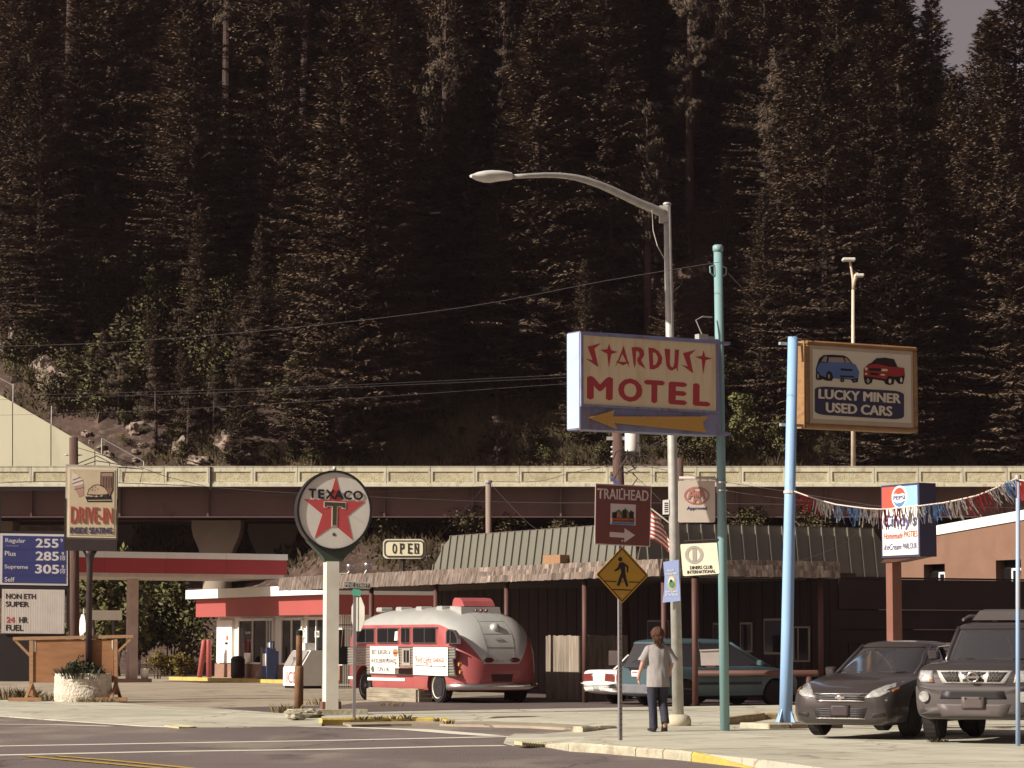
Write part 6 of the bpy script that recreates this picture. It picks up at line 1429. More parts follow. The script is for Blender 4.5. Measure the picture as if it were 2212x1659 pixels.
for (wx_, wz_) in ((xf,.43),(xr_,.43)):
    for sg in (-1,1):
        yo = sg*1.29; t = ycyl(wx_,wz_,.44,min(yo,yo-sg*.26),max(yo,yo-sg*.26)); wh = t.build('wheel', rubber, bs.o); bevel(wh, .035, 2)
        if sg < 0:
            m = MB(); cc = [(.30,-1.115),(.29,-1.09),(.24,-1.02),(.17,-1.0),(.13,-1.06),(.06,-1.10)] if wx_ == xf else [(.31,-1.115),(.29,-1.10),(.25,-1.06),(.12,-1.05),(.05,-1.07)]
            m.loft([[(wx_+r_*math.cos(6.2832*k/28), y_-.19, wz_+r_*math.sin(6.2832*k/28)) for k in range(28)] for r_,y_ in cc], cap0=False); fixn(m.build('rim', M('wheel chrome', (.72,.70,.66), .25, .5, var=0) if wx_ == xf else M('cream rim', (.62,.56,.42), .4), bs.o, True))
            for k in range(8):
                a = 6.2832*k/8; MB().disc(wx_+.10*math.cos(a), wz_+.10*math.sin(a), .018, .018, -1.29, -1.24, 8).build('lug_nut', chrome, bs.o)
# belt mouldings, corrugated slats
x_l, x_r = bs.p(205,640,SX)[0], bs.p(1150,640,SX)[0]
ztop_, zbot_ = (bs.p(600,528,SX)[1]+bs.p(1100,532,SX)[1])/2, (bs.p(400,757,SX)[1]+bs.p(1085,783,SX)[1])/2
xa = bs.p(375,700,SX)[0]; n_ = 10
for i in range(n_):
    z0 = zbot_+(ztop_-zbot_)*i/n_; z1 = zbot_+(ztop_-zbot_)*(i+1)/n_-.004; zm_ = (z0+z1)/2; xs = [(x_l, x_r-(.03*i if i < 6 else .0)+.08*(.5-abs(.5-i/10)))]
    if i < 3: xs = [(xa, xs[0][1])]
    for a, b in xs:
        m = MB(); sec = [(SX+.02,z0),(SX-.006,z0+.004),(SX-.026,zm_),(SX-.006,z1-.004),(SX+.02,z1)]
        m.loft([[(x,y,z) for y,z in sec] for x in (a,b)]); fixn(m.build('slat', M('corrugated aluminium', (.46,.44,.38), .38, .7, var=.08, scale=3), bs.o))
MB().bb(x_l,x_r+.05,SX-.03,SX+.02,ztop_,ztop_+.02).build('belt_moulding', chrome, bs.o); MB().bb(xa,x_r+.08,SX-.03,SX+.02,zbot_-.02,zbot_).build('belt_moulding', chrome, bs.o)
for q in ([(285,360),(445,360),(445,495),(285,495)],[(468,356),(655,355),(655,496),(468,496)],[(678,352),(760,352),(760,497),(678,496)],[(783,350),(990,350),(990,498),(783,497)]):
    a = [bs.p(x,y,SX) for x,y in q]; x0, x1 = a[0][0], a[1][0]; z0, z1 = (a[2][1]+a[3][1])/2, (a[0][1]+a[1][1])/2
    def rr2(x0,z0,x1,z1,r_): return rrect(x0,z0,x1,z1,r_,4)
    w_ = MB().prism(ring_poly(rr2(x0,z0,x1,z1,.06), rr2(x0+.035,z0+.035,x1-.035,z1-.035,.04)), SX-.03, SX+.06).build('window', chrome, bs.o); fixn(w_)
    MB().prism(rr2(x0+.03,z0+.03,x1-.03,z1-.03,.04), SX-.012, SX+.05).build('pane', glass, w_)
    xm = (x0+x1)/2; MB().bb(xm-.02,xm+.02,SX-.026,SX+.0,z0+.03,z1-.03).build('mullion', chrome, w_)
arch = [(1068,498),(1068,392),(1082,370),(1105,368),(1135,378),(1160,410),(1174,455),(1175,500)]; inn = [(1078,490),(1078,395),(1088,380),(1105,378),(1130,388),(1150,415),(1164,455),(1165,491)]
w_ = bs.poly('window', ring_poly(arch,inn), SX-.03, SX+.06, chrome); bs.poly('pane', inn, SX-.012, SX+.05, glass, w_); bs.poly('mullion', [(1103,378),(1110,378),(1110,490),(1103,490)], SX-.026, SX, chrome, w_)
bs.poly('window_notice', [(620,390),(650,385),(650,468),(612,470)], SX-.018, SX-.012, M('paper'))
bwhite = M('banner vinyl', (.80,.77,.70), .6, var=.03)
b1_ = bs.poly('menu_banner', [(398,520),(645,520),(650,640),(650,765),(400,757)], SX-.045, SX-.035, bwhite); bink = M('banner ink', (.14,.10,.08), .6, var=0)
for tx, q in (('BEST BURGERS &',[(413,548),(575,555),(575,592),(413,592)]),('HUCKLEBERRY SHAKES',[(408,628),(632,630),(632,668),(408,665)]),('ON I-90',[(468,698),(567,702),(567,744),(468,740)])): bs.text('lettering', tx, q, SX-.051, bink, .02, parent=b1_)
bs.disc('burger_top', 622, 568, 22, 26, SX-.05, SX-.045, M('bun print', (.42,.20,.07), .6), b1_); bs.poly('burger_patty', [(600,572),(642,572),(640,588),(602,588)], SX-.054, SX-.045, M('patty print', (.15,.05,.03), .6), b1_); bs.poly('burger_bun', [(602,588),(640,588),(635,612),(612,612)], SX-.052, SX-.045, M('bun print'), b1_)
for q in ([(415,690),(430,700),(438,745),(418,750),(405,720)],[(545,615),(560,640),(548,665)],[(615,660),(635,670),(625,690)]): bs.poly('berry_sprig', q, SX-.05, SX-.045, M('sprig', (.10,.10,.06), .7), b1_)
b2_ = bs.poly('garage_banner', [(780,528),(1085,530),(1085,783),(780,772)], SX-.045, SX-.035, bwhite); bor = M('banner red ink', (.46,.09,.06), .6, var=0)
bs.text('lettering', "'Red Light'", [(793,605),(948,610),(948,690),(793,680)], SX-.051, bor, .005, parent=b2_); bs.text('lettering', 'GARAGE', [(956,622),(1053,626),(1053,664),(956,660)], SX-.051, bor, .02, parent=b2_)
for q in ([(797,686),(935,692),(935,685),(953,697),(935,708),(935,699),(797,693)],[(955,692),(1052,696),(1052,689),(1070,699),(1052,709),(1052,702),(955,698)]): bs.poly('arrow', q, SX-.051, SX-.045, bink, b2_)
sw = bs.poly('serving_hatch', [(680,540),(752,540),(752,690),(680,690)], SX-.04, SX-.02, M('hatch grey', (.32,.29,.25), .6)); bs.poly('pane', [(695,555),(742,555),(742,665),(695,662)], SX-.046, SX-.04, glass, sw); bs.poly('mullion', [(715,555),(720,555),(720,664),(715,664)], SX-.05, SX-.04, wframe, sw)
a = bs.p(650,705,SX); b = bs.p(778,705,SX); MB().bb(a[0]-.15,b[0],SX-.42,SX-.03,a[1]-.02,a[1]+.01).build('serving_shelf', M('shelf', (.66,.50,.42), .5), bs.o)
bs.poly('stripe', [(375,795),(705,803),(705,828),(375,820)], SX-.012, SX+.01, white); bs.poly('stripe', [(205,786),(245,787),(245,810),(205,808)], SX-.012, SX+.01, white)
bs.poly('fuel_hatch', [(665,705),(778,710),(778,770),(665,765)], SX-.03, SX-.01, M('hatch brown', (.10,.06,.05), .7))
# rear fittings, laid on the tail surface
def rear(y, z, off=.0):
    h = BVH.ray_cast(Vector((4,y,z)), Vector((-1,0,0)))[0]; return Vector(((h.x if h else .5)+off, y, z))
def rdecal(part, pts, off, mat, parent=None):
    cy_ = sum(p[0] for p in pts)/len(pts); cz_ = sum(p[1] for p in pts)/len(pts); m = MB(); n = len(pts); vs2 = []
    for k in (1,.66,.33): vs2 += [rear(cy_+(p[0]-cy_)*k, cz_+(p[1]-cz_)*k, off) for p in pts]
    vs2.append(rear(cy_,cz_,off)); fs2 = [(j*n+i, j*n+(i+1)%n, (j+1)*n+(i+1)%n, (j+1)*n+i) for j in range(2) for i in range(n)]+[(2*n+i, 2*n+(i+1)%n, 3*n) for i in range(n)]
    return fixn(m.add(vs2, fs2).build(part, mat, parent or bs.o, True))
for sg in (-1,1):
    p = rear(sg*.40,1.16); o = MB().bb(p.x-.03,p.x+.09,p.y-.15,p.y+.15,p.z-.06,p.z+.06).build('tail_lamp', M('tail black', (.02,.012,.012), .3), bs.o); bevel(o,.05,2)
    MB().bb(p.x+.085,p.x+.10,p.y-.11,p.y+.11,p.z-.03,p.z+.03).build('lens', M('tail red', (.18,.01,.01), .2), o)
    for k in range(14):                                # riveted seam of the tail panel
        z = 1.25+k*.078; q = rear(sg*(.36+.10*min(1,(z-1.2)/1.1)-.16*max(0,(z-1.9)/.5)), z, .004); MB().lathe([(.0,0),(.012,.003),(.004,.012)],6).build('rivet', alum, bs.o).location = q
p = rear(0,2.02); m = MB(); m.loft([[(p.x+.0+dx, .14*r_*math.cos(6.2832*k/20), 2.02+.14*r_*math.sin(6.2832*k/20)) for k in range(20)] for dx,r_ in ((-.08,1),(.04,.95),(.10,.6),(.12,.1))]); fixn(m.build('round_cowl', alum, bs.o, True))
for z in (1.50,1.86,2.2):
    m = MB(); ys = [-.42+.84*k/10 for k in range(11)]; m.tube([rear(y,z,.004) for y in ys], .006, 5); m.build('seam', M('seam', (.25,.24,.22), .4, .7), bs.o)
for sg in (-1,1):
    zs_ = [1.15+.1*k for k in range(14)]; MB().tube([rear(sg*(.40+.08*min(1,(z-1.2)/1.1)-.14*max(0,(z-1.9)/.5)),z,.002) for z in zs_], .006, 5).build('seam', M('seam'), bs.o)
MB().tube([rear(-.12,1.72,.02),rear(-.08,1.75,.02),rear(.08,1.75,.02),rear(.14,1.71,.02),rear(-.12,1.70,.02)], .008, 5).build('wing_emblem', chrome, bs.o)
v, f = text_geo('Flxible', .0, .3); MB().add([(rear(0,1.14).x+.012+.004*t_, -.20+.40*x, 1.10+.07*h) for x,h,t_ in v], f).build('script', chrome, bs.o)
# bumper, plate recess
bump = [p for p in outline(1.385,1.62,frontx,.84,.45)]; bp_ = [(x,y) for x,y in bump if x > .86][:]; 
bp_ = sorted(bp_, key=lambda p: math.atan2(p[1], p[0]-.5))
m = MB(); m.loft([[(x,y,.37),(x+.02,y*1.01,.41),(x+.025,y*1.012,.45),(x+.02,y*1.01,.50),(x,y,.53),(x-.06,y*.97,.53),(x-.06,y*.97,.37)] for x,y in bp_]); o = fixn(m.build('rear_bumper', chrome, bs.o, True)); smooth_by_angle(o, 40)
MB().bb(1.50,1.62,-.45,.45,.40,.50).build('bumper_bracket', M('black'), bs.o)
rdecal('plate_recess', [(-.30,.58),(.30,.58),(.34,.78),(-.34,.78)], .01, M('recess dark', (.05,.015,.015), .6))
# air scoop, marker lamps, roof vents, mirror, headlamp
m = MB(); m.loft([[(.35,-.62,2.36),(.35,.62,2.36),(.30,.60,2.60),(.30,-.60,2.60)],[(-.45,-.55,2.45),(-.45,.55,2.45),(-.45,.55,2.63),(-.45,-.55,2.63)]]); fixn(m.build('scoop_base', alum, bs.o))
sec = [(-.46,2.62),(-.40,2.80),(-.30,2.86),(.0,2.84),(.15,2.76),(.25,2.62)]; m = MB(); m.loft([[(x,y,z) for x,z in sec] for y in (-.48,.48)]); fixn(m.build('air_scoop', busred, bs.o))
for y in (-.16,0,.16): MB().lathe([(.04,0),(.045,.02),(.03,.045),(.005,.055)],12).build('marker_lamp', M('marker red', (.10,.01,.012), .2), bs.o).location = (.345,y,2.50)
for o in [o for o in bs.o.children if o.name.startswith('marker_lamp')]: o.rotation_euler = (0,R(80),0)
for x in (-.75,-2.0,-3.25,-4.5): bevel(MB().bb(x-.16,x+.16,-.75,-.35,2.50,2.635).build('roof_vent', alum, bs.o), .03)
MB().tube([(frontx+.4,-1.2,2.0),(frontx+.1,-1.45,2.05),(frontx+.05,-1.48,1.5)], .018, 6).build('mirror_arm', chrome, bs.o); MB().bb(frontx+.0,frontx+.05,-1.6,-1.38,1.5,2.0).build('mirror', M('dark metal'), bs.o)
MB().lathe([(.09,0),(.1,.05),(.05,.1)],12).build('headlamp', chrome, bs.o, True).location = (frontx-.02,-1.0,.62)
for zz,xx in ((1.0,1190),(.72,1200)): 
    q = bs.p(xx,680 if zz == 1.0 else 748,SX); MB().disc(q[0],q[1],.04,.05,SX-.03,SX+.05,14).build('side_lamp', M('amber', (.45,.25,.05), .3), bs.o)
# sleeper step beside the bus
sp0 = gnd(*ZL(590,1008),ZLOT); t = thing('sleeper_step', 'weathered timber sleeper step between the bus wheels', 'step', sp0, R(-61)); tim = M('grey timber', (.30,.25,.18), .9, var=.3, scale=3, bump=.4, stretch=(.5,4,4))
hl = abs(bs.p(808,950,SX)[0]-bs.p(375,950,SX)[0])/2
for i in range(3): MB().bb(-hl,hl,-.03,.03,.005+i*.115,.112+i*.115).build('plank', tim, t)
for i in range(3): MB().bb(-hl,hl,.04+i*.14,.17+i*.14,.33,.37).build('top_plank', tim, t)
for k in (-1,1):
    for i in range(3): MB().bb(k*hl-.03-(.03 if k<0 else -.03),k*hl+.03-(.03 if k<0 else -.03),.035,.45,.005+i*.108,.108+i*.108).build('end_plank', tim, t)

# ------------------------------------------------------------------ cars
def catmull(st, n):
    out = []
    for i in range(len(st)-1):
        p0, p1, p2, p3 = st[max(i-1,0)], st[i], st[i+1], st[min(i+2,len(st)-1)]
        for k in range(n):
            t = k/n; out.append(tuple(.5*(2*b+(c-a)*t+(2*a-5*b+4*c-d)*t*t+(3*b-a-3*c+d)*t**3) for a,b,c,d in zip(p0,p1,p2,p3)))
    out.append(st[-1]); return out
class Car:
    def __init__(s, name, label, cat, loc, rz, st, wheels, rw, paint, gh, scale=(1,1,1)):
        s.o = thing(name, label, cat, loc, rz); s.o.scale = scale; s.paint = paint
        rings = []
        for y, w_, zb_, zs, zt__ in catmull(st, 5):
            half = [(0,zb_),(w_*.80,zb_),(w_*.95,zb_+.05),(w_*.995,zb_+(zs-zb_)*.35),(w_,zb_+(zs-zb_)*.70),(w_*.98,zs),(w_*.93,zs+(zt__-zs)*.50),(w_*.78,zs+(zt__-zs)*.85),(w_*.42,zt__-.008),(0,zt__)]
            ring = half+[(-x,z) for x,z in half[-2:0:-1]]
            rings.append([(x,y,z) for x,z in ring])
        b = MB().loft(rings).build('body', paint, s.o); fixn(b)
        cuts = [xcyl(y, rw, rw+.055, min(sg*.55,sg*1.3), max(sg*.55,sg*1.3)) for y in wheels for sg in (-1,1)]
        b.parent = None; carve(b, cuts); b.parent = s.o; b.data.materials.clear(); b.data.materials.append(paint); smooth_by_angle(b, 32); s.body = b
        s.bvh = BVHTree.FromPolygons([v.co[:] for v in b.data.vertices], [tuple(p.vertices) for p in b.data.polygons])
        # greenhouse
        z0, z1, yf0, yf1, yr0, yr1, h0, h1 = gh[:8]; rings = []; n = 40
        def plan(t, grow=0):
            yf = yf0+(yf1-yf0)*t; yr = yr0+(yr1-yr0)*t; h = h0+(h1-h0)*t+grow; pts = []
            yf -= grow; yr += grow
            for k in range(n):
                a = 6.2832*(k+.5)/n; ca_, sa = math.cos(a), math.sin(a); e = gh[8] if len(gh) > 8 else .32
                x = h*math.copysign(abs(ca_)**e, ca_); y = (yf+yr)/2+(yr-yf)/2*math.copysign(abs(sa)**e, sa)
                y -= .10*(1-(x/h)**2) if y < (yf+yr)/2 else -.06*(1-(x/h)**2)
                pts.append((x,y,z0+(z1-z0)*t))
            return pts
        s.plan = plan
        g_ = MB().loft([plan(t) for t in (-.08,0,.25,.5,.75,.97)]).build('glasshouse', M('car glass', (.035,.033,.035), .05, var=0, spec=1.0, coat=.6), s.o); fixn(g_); smooth_by_angle(g_, 50)
        top = [(p[0],p[1],p[2]) for p in plan(.90,.012)]; top2 = plan(.97,.012); c_ = [sum(p[k] for p in top2)/n for k in range(3)]
        m = MB(); rs_ = [top, top2]
        for k, dz in ((.90,.036),(.7,.060),(.4,.074),(.1,.078)): rs_.append([(c_[0]+(p[0]-c_[0])*k, c_[1]+(p[1]-c_[1])*k, p[2]+dz*(z1-z0)/.5) for p in top2])
        r_ = fixn(m.loft(rs_, cap0=False).build('roof', paint, s.o)); smooth_by_angle(r_, 45)
        for sx in (-1,1):
            for which in (0,1):
                pts = []
                for t in (-.06,.3,.6,.93):
                    P_ = plan(t,.012); xs = [p for p in P_ if p[0]*sx > 0]; my = sum(p[1] for p in P_)/n
                    cand = [p for p in xs if (p[1] < my) == (which == 0)]
                    h = h0+(h1-h0)*t; pts.append(max(cand, key=lambda p: abs(p[0])/h+abs(p[1]-my)/abs(yr0-yf0)*1.9))
                fixn(MB().tube(pts, .038, 8).build('pillar', paint, s.o, True))
            ym = (yf1+yr1)/2-.05; MB().tube([(sx*(h0+.012),ym,z0-.02),(sx*(h0+(h1-h0)*.5+.014),ym,(z0+z1)/2),(sx*(h1+.012),ym,z1-.02)], .03, 6).build('pillar', M('black'), s.o)
        s.rw = rw
        for y in wheels:
            for sg in (-1,1):
                w_ = xcyl(y, rw, rw, min(sg*.90,sg*.67), max(sg*.90,sg*.67)).build('wheel', rubber, s.o); bevel(w_, .055, 3)
                m = MB(); m.loft([[(sg*x_, y+r2*math.cos(6.2832*k/24), rw+r2*math.sin(6.2832*k/24)) for k in range(24)] for r2,x_ in ((rw*.68,.905),(rw*.64,.88),(rw*.55,.84),(.03,.85))], cap0=False); fixn(m.build('rim', M('rim grey', (.14,.13,.13), .35, .7), w_, True))
                for k in range(6):
                    a = 6.2832*k/6; m = MB(); d_ = Vector((0,math.cos(a),math.sin(a))); n2 = Vector((0,-math.sin(a),math.cos(a))); c2 = Vector((sg*.895,y,rw))
                    m.add([c2+n2*.03, c2-n2*.03, c2+d_*rw*.63-n2*.045, c2+d_*rw*.63+n2*.045]+[q+Vector((-sg*.03,0,0)) for q in (c2+n2*.03, c2-n2*.03, c2+d_*rw*.63-n2*.045, c2+d_*rw*.63+n2*.045)], [(0,1,2,3),(7,6,5,4),(0,4,5,1),(1,5,6,2),(2,6,7,3),(3,7,4,0)]); fixn(m.build('spoke', M('spoke', (.30,.29,.28), .35, .7), w_))
    def hit(s, x, z, off, d=1, x_from=False):
        if x_from: h = s.bvh.ray_cast(Vector((d*3,x,z)), Vector((-d,0,0)))[0]; return Vector(((h.x if h else 0)+d*off, x, z))
        h = s.bvh.ray_cast(Vector((x,-d*5,z)), Vector((0,d,0)))[0]
        return Vector((x, (h.y if h else -d*1.8)-d*off, z))
    def decal(s, part, pts, off, mat, parent=None, d=1, side=False, rim=None):
        dense = []
        for i in range(len(pts)):
            a, b = pts[i], pts[(i+1)%len(pts)]; k = max(1, int(math.hypot(a[0]-b[0],a[1]-b[1])/.07))
            for j in range(k): dense.append((a[0]+(b[0]-a[0])*j/k, a[1]+(b[1]-a[1])*j/k))
        pts = dense; cx_ = sum(p[0] for p in pts)/len(pts); cz_ = sum(p[1] for p in pts)/len(pts); n = len(pts); vs2 = []
        for k in (1.03,1,.7,.4,.15): vs2 += [s.hit(cx_+(p[0]-cx_)*k, cz_+(p[1]-cz_)*k, off if k <= 1 else -.01, d, side) for p in pts]
        vs2.append(s.hit(cx_,cz_,off,d,side)); fs2 = [(j*n+i, j*n+(i+1)%n, (j+1)*n+(i+1)%n, (j+1)*n+i) for j in range(4) for i in range(n)]+[(4*n+i, 4*n+(i+1)%n, 5*n) for i in range(n)]
        return fixn(MB().add(vs2, fs2).build(part, mat, parent or s.o, True))
    def mirror(s, y, z, x, mat):
        for sg in (-1,1):
            m = MB(); m.loft([[(sg*(x+.02),y-.02,z-.04),(sg*(x+.16),y-.03,z-.06),(sg*(x+.18),y-.03,z+.06),(sg*(x+.04),y-.02,z+.06)],[(sg*(x+.0),y+.10,z-.05),(sg*(x+.20),y+.10,z-.08),(sg*(x+.22),y+.10,z+.08),(sg*(x+.02),y+.10,z+.08)]]); o = fixn(m.build('mirror', mat, s.o)); bevel(o, .02)
def sym(c, part, pts, off, mat, d=1, parent=None):
    c.decal(part, pts, off, mat, parent, d); c.decal(part, [(-x,z) for x,z in pts], off, mat, parent, d)
lampm = M('headlamp', (.62,.60,.56), .12, .5, var=.35, scale=22, coat=1)
amberm = M('amber lens', (.45,.16,.05), .2); grilm = M('grille black', (.02,.017,.018), .5); blackp = M('black plastic')
# charcoal sedan
chp = M('charcoal paint', (.062,.050,.047), .28, .35, var=.04, coat=.6)
st = [(-2.54,.62,.30,.55,.64),(-2.48,.76,.22,.60,.70),(-2.30,.88,.19,.66,.78),(-1.95,.915,.19,.73,.87),(-1.45,.925,.20,.80,.94),(-.95,.925,.20,.85,.98),(0,.925,.20,.90,.97),(1.4,.925,.20,.92,.99),(2.0,.905,.25,.92,1.02),(2.42,.86,.30,.88,.98),(2.54,.78,.36,.80,.88)]
c = Car('sedan_car', 'charcoal grey four-door sedan parked next to the light blue pole', 'car', (6.48,46.95,.03), R(-29), st, (-1.50,1.32), .335, chp, (.955,1.41,-1.08,-.12,2.0,1.05,.80,.60,.40), (1,1,1.06))
sym(c, 'headlight', [(.42,.60),(.52,.715),(.66,.80),(.80,.845),(.86,.80),(.82,.70),(.66,.625)], .012, lampm)
sym(c, 'turn_lamp', [(.80,.72),(.845,.765),(.865,.73),(.83,.695)], .020, amberm)
c.decal('grille', [(-.40,.565),(.40,.565),(.45,.665),(-.45,.665)], .008, grilm)
for z in (.585,.615,.645): c.decal('grille_bar', [(-.41,z),(.41,z),(.42,z+.012),(-.42,z+.012)], .018, M('grille grey', (.10,.09,.09), .3, .6))
for q in ([(-.45,.662),(.45,.662),(.46,.682),(-.46,.682)],[(-.41,.548),(.41,.548),(.40,.566),(-.40,.566)]): c.decal('grille_trim', q, .022, chrome)
c.decal('badge', [(-.085,.615),(-.075,.59),(-.03,.59),(-.03,.575),(.03,.575),(.03,.59),(.085,.59),(.095,.625),(.03,.625),(.03,.645),(-.03,.645),(-.03,.625)], .034, chrome)
c.decal('lower_grille', [(-.40,.30),(.40,.30),(.46,.45),(-.46,.45)], .008, grilm)
for z in (.33,.365,.40,.43): c.decal('lower_bar', [(-.40,z),(.40,z),(.41,z+.010),(-.41,z+.010)], .016, M('grille grey'))
c.decal('lower_trim', [(-.42,.285),(.42,.285),(.41,.30),(-.41,.30)], .018, chrome)
c.decal('number_plate', [(-.16,.33),(.16,.33),(.16,.49),(-.16,.49)], .035, M('blank plate', (.045,.028,.03), .5))
sym(c, 'fog_slot', [(.55,.31),(.76,.335),(.74,.385),(.54,.37)], .006, grilm)
c.mirror(-.62,.98,.86,chp)
for sg in (-1,1): MB().tube([(sg*.12-.05,-1.08,.985),(sg*.30+.1,-1.12,.975),(sg*.45+.1,-1.06,.99)], .010, 5).build('wiper', blackp, c.o)
MB().tube([(.835,-.9,.97),(.83,-.55,1.16),(.72,.0,1.37),(.70,.7,1.40),(.78,1.5,1.2),(.82,1.9,1.0)], .012, 6).build('window_trim', chrome, c.o)
c.decal('door_seam', [(-.9,.5),(-.89,.5),(-.89,.85),(-.9,.85)], .002, M('black'), side=True)
# dark off-roader
xp = M('graphite paint', (.066,.054,.052), .30, .4, var=.04, coat=.5); xpl = M('graphite plastic', (.080,.066,.062), .6, var=.05)
st = [(-2.27,.78,.40,.80,.94),(-2.20,.88,.35,.90,1.04),(-2.0,.915,.34,1.00,1.12),(-1.6,.925,.36,1.03,1.155),(-.95,.925,.40,1.06,1.18),(0,.925,.40,1.08,1.16),(1.5,.925,.40,1.08,1.16),(2.1,.92,.45,1.08,1.16),(2.25,.88,.5,1.0,1.1)]
c = Car('off_roader', 'dark off-road vehicle with honeycomb grille parked at the right edge', 'car', (7.93,44.85,0), R(-22), st, (-1.45,1.27), .385, xp, (1.15,1.66,-1.02,-.52,2.15,1.95,.80,.66), (1.03,1.03,1.10))
c.decal('bumper', [(-.86,.42),(.86,.42),(.89,.80),(-.89,.80)], .045, xpl)
c.decal('grille_surround', [(-.46,.845),(.46,.845),(.56,1.02),(-.56,1.02)], .020, M('satin chrome', (.66,.64,.60), .3, .45, var=0))
for x0_, x1_ in ((-.40,-.20),(-.155,.155),(.20,.40)):
    sk_ = .09; tl = x0_-(.10 if x0_ < -.2 else .03 if x0_ < 0 else -.04); tr = x1_+(.10 if x1_ > .3 else .03 if x1_ > 0 else -.04)
    c.decal('grille', [(x0_,.865),(x1_,.865),(tr,1.00),(tl,1.00)], .028, grilm)
    hx = MB(); r_ = .03
    for i in range(-8,9):
        for j in range(4):
            cx_ = i*.055+(.0275 if j%2 else 0); cz_ = .885+j*.034
            if x0_-.0 < cx_-.03 and cx_+.03 < x1_+.0:
                pts = [c.hit(cx_+.028*math.cos(R(60*k+30)), cz_+.022*math.sin(R(60*k+30)), .034) for k in range(7)]; hx.tube(pts, .004, 4)
    if hx.v: hx.build('honeycomb', M('honeycomb', (.16,.13,.10), .5), c.o)
p = c.hit(0,.93,.05); m = MB(); m.loft([[(r_*math.cos(6.2832*k/24),p.y+dy,.93+r_*.9*math.sin(6.2832*k/24)) for k in range(24)] for r_,dy in ((.085,.02),(.09,-.02),(.07,-.035),(.062,-.02))], cap1=False); fixn(m.build('badge', chrome, c.o, True)); MB().bb(-.10,.10,p.y-.04,p.y-.01,.915,.945).build('badge_bar', chrome, c.o)
sym(c, 'headlight', [(.60,.855),(.80,.865),(.845,.92),(.83,1.02),(.63,1.02)], .02, lampm); sym(c, 'turn_lamp', [(.62,.865),(.66,.868),(.665,.91),(.625,.91)], .028, amberm)
c.decal('air_intake', [(-.50,.63),(.50,.63),(.46,.74),(-.46,.74)], .052, grilm)
c.decal('skid_plate', [(-.48,.38),(.48,.38),(.55,.56),(-.55,.56)], .055, M('skid grey', (.12,.10,.095), .5, .3))
c.decal('number_plate', [(-.17,.50),(.17,.50),(.17,.66),(-.17,.66)], .085, M('pale plate', (.10,.075,.07), .5))
for x in (-.11,.11): c.decal('plate_bolt', [(x-.012,.63),(x+.012,.63),(x+.012,.65),(x-.012,.65)], .095, M('black'))
for sg in (-1,1):
    p = c.hit(sg*.74,.66,.05); MB().disc(p.x,p.z,.075,.075,p.y-.015,p.y+.08,20).build('fog_lamp', lampm, c.o)
c.mirror(-.68,1.22,.88,xp)
for sg in (-1,1): MB().tube([(sg*.58,-.35,1.74),(sg*.60,.2,1.80),(sg*.60,1.6,1.80),(sg*.58,2.0,1.74)], .022, 8).build('roof_rail', M('rail grey', (.2,.18,.17), .4, .5), c.o)
m = MB(); m.loft([[(-.46,-.25,1.735),(.46,-.25,1.735),(.46,.5,1.735),(-.46,.5,1.735)],[(-.40,.0,1.87),(.40,.0,1.87),(.42,.5,1.90),(-.42,.5,1.90)]]); fixn(m.build('rack_fairing', xpl, c.o))
for sg in (-1,1): MB().tube([(sg*.15-.1,-1.09,1.175),(sg*.35,-1.13,1.17),(sg*.5,-1.06,1.18)], .012, 5).build('wiper', blackp, c.o)
m = MB(); m.bb(-.70,-.30,-2.36,-2.3,.0,.001)
# teal minivan, seen from behind
vp = M('minivan teal', (.085,.135,.15), .35, .3, var=.05, coat=.4)
st = [(-2.33,.70,.35,.60,.70),(-2.2,.84,.25,.68,.80),(-1.8,.91,.22,.80,.95),(-1.2,.925,.22,.90,1.06),(-.6,.925,.22,.93,1.08),(.5,.925,.22,.93,1.06),(1.8,.925,.24,.93,1.06),(2.22,.91,.28,.93,1.06),(2.33,.87,.34,.90,1.02)]
c = Car('minivan', 'teal minivan parked under the awning behind the person', 'van', (5.15,72.8,ZLOT), R(122), st, (-1.45,1.42), .33, vp, (1.04,1.66,-1.45,-.25,2.30,2.02,.82,.66))
c.decal('rear_bumper', [(-.88,.32),(.88,.32),(.88,.56),(-.88,.56)], .06, M('van bumper', (.16,.155,.16), .5), d=-1)
c.decal('tailgate_handle', [(-.28,.92),(.28,.92),(.28,1.0),(-.28,1.0)], .02, blackp, d=-1)
o = c.decal('number_plate', [(-.16,.76),(.16,.76),(.16,.92),(-.16,.92)], .03, white, d=-1); c.decal('plate_print', [(-.12,.86),(.12,.86),(.12,.89),(-.12,.89)], .036, M('print red'), d=-1, parent=o)
for sg in (-1,1): c.decal('tail_lamp', [(sg*.78,.62),(sg*.88,.62),(sg*.88,.98),(sg*.80,.98)], .015, M('tail red'), d=-1)
c.mirror(-.95,1.10,.88,vp)
MB().tube([(-.80,-1.4,1.05),(-.80,2.2,1.05)], .012, 5).build('belt_trim', blackp, c.o)
c.decal('side_moulding', [(-1.0,.55),(1.0,.55),(1.0,.62),(-1.0,.62)], .012, M('moulding', (.03,.03,.033), .5), d=-1, side=True)
MB().tube([(.05,2.40,1.12),(-.3,2.36,1.25)], .012, 5).build('rear_wiper', blackp, c.o)
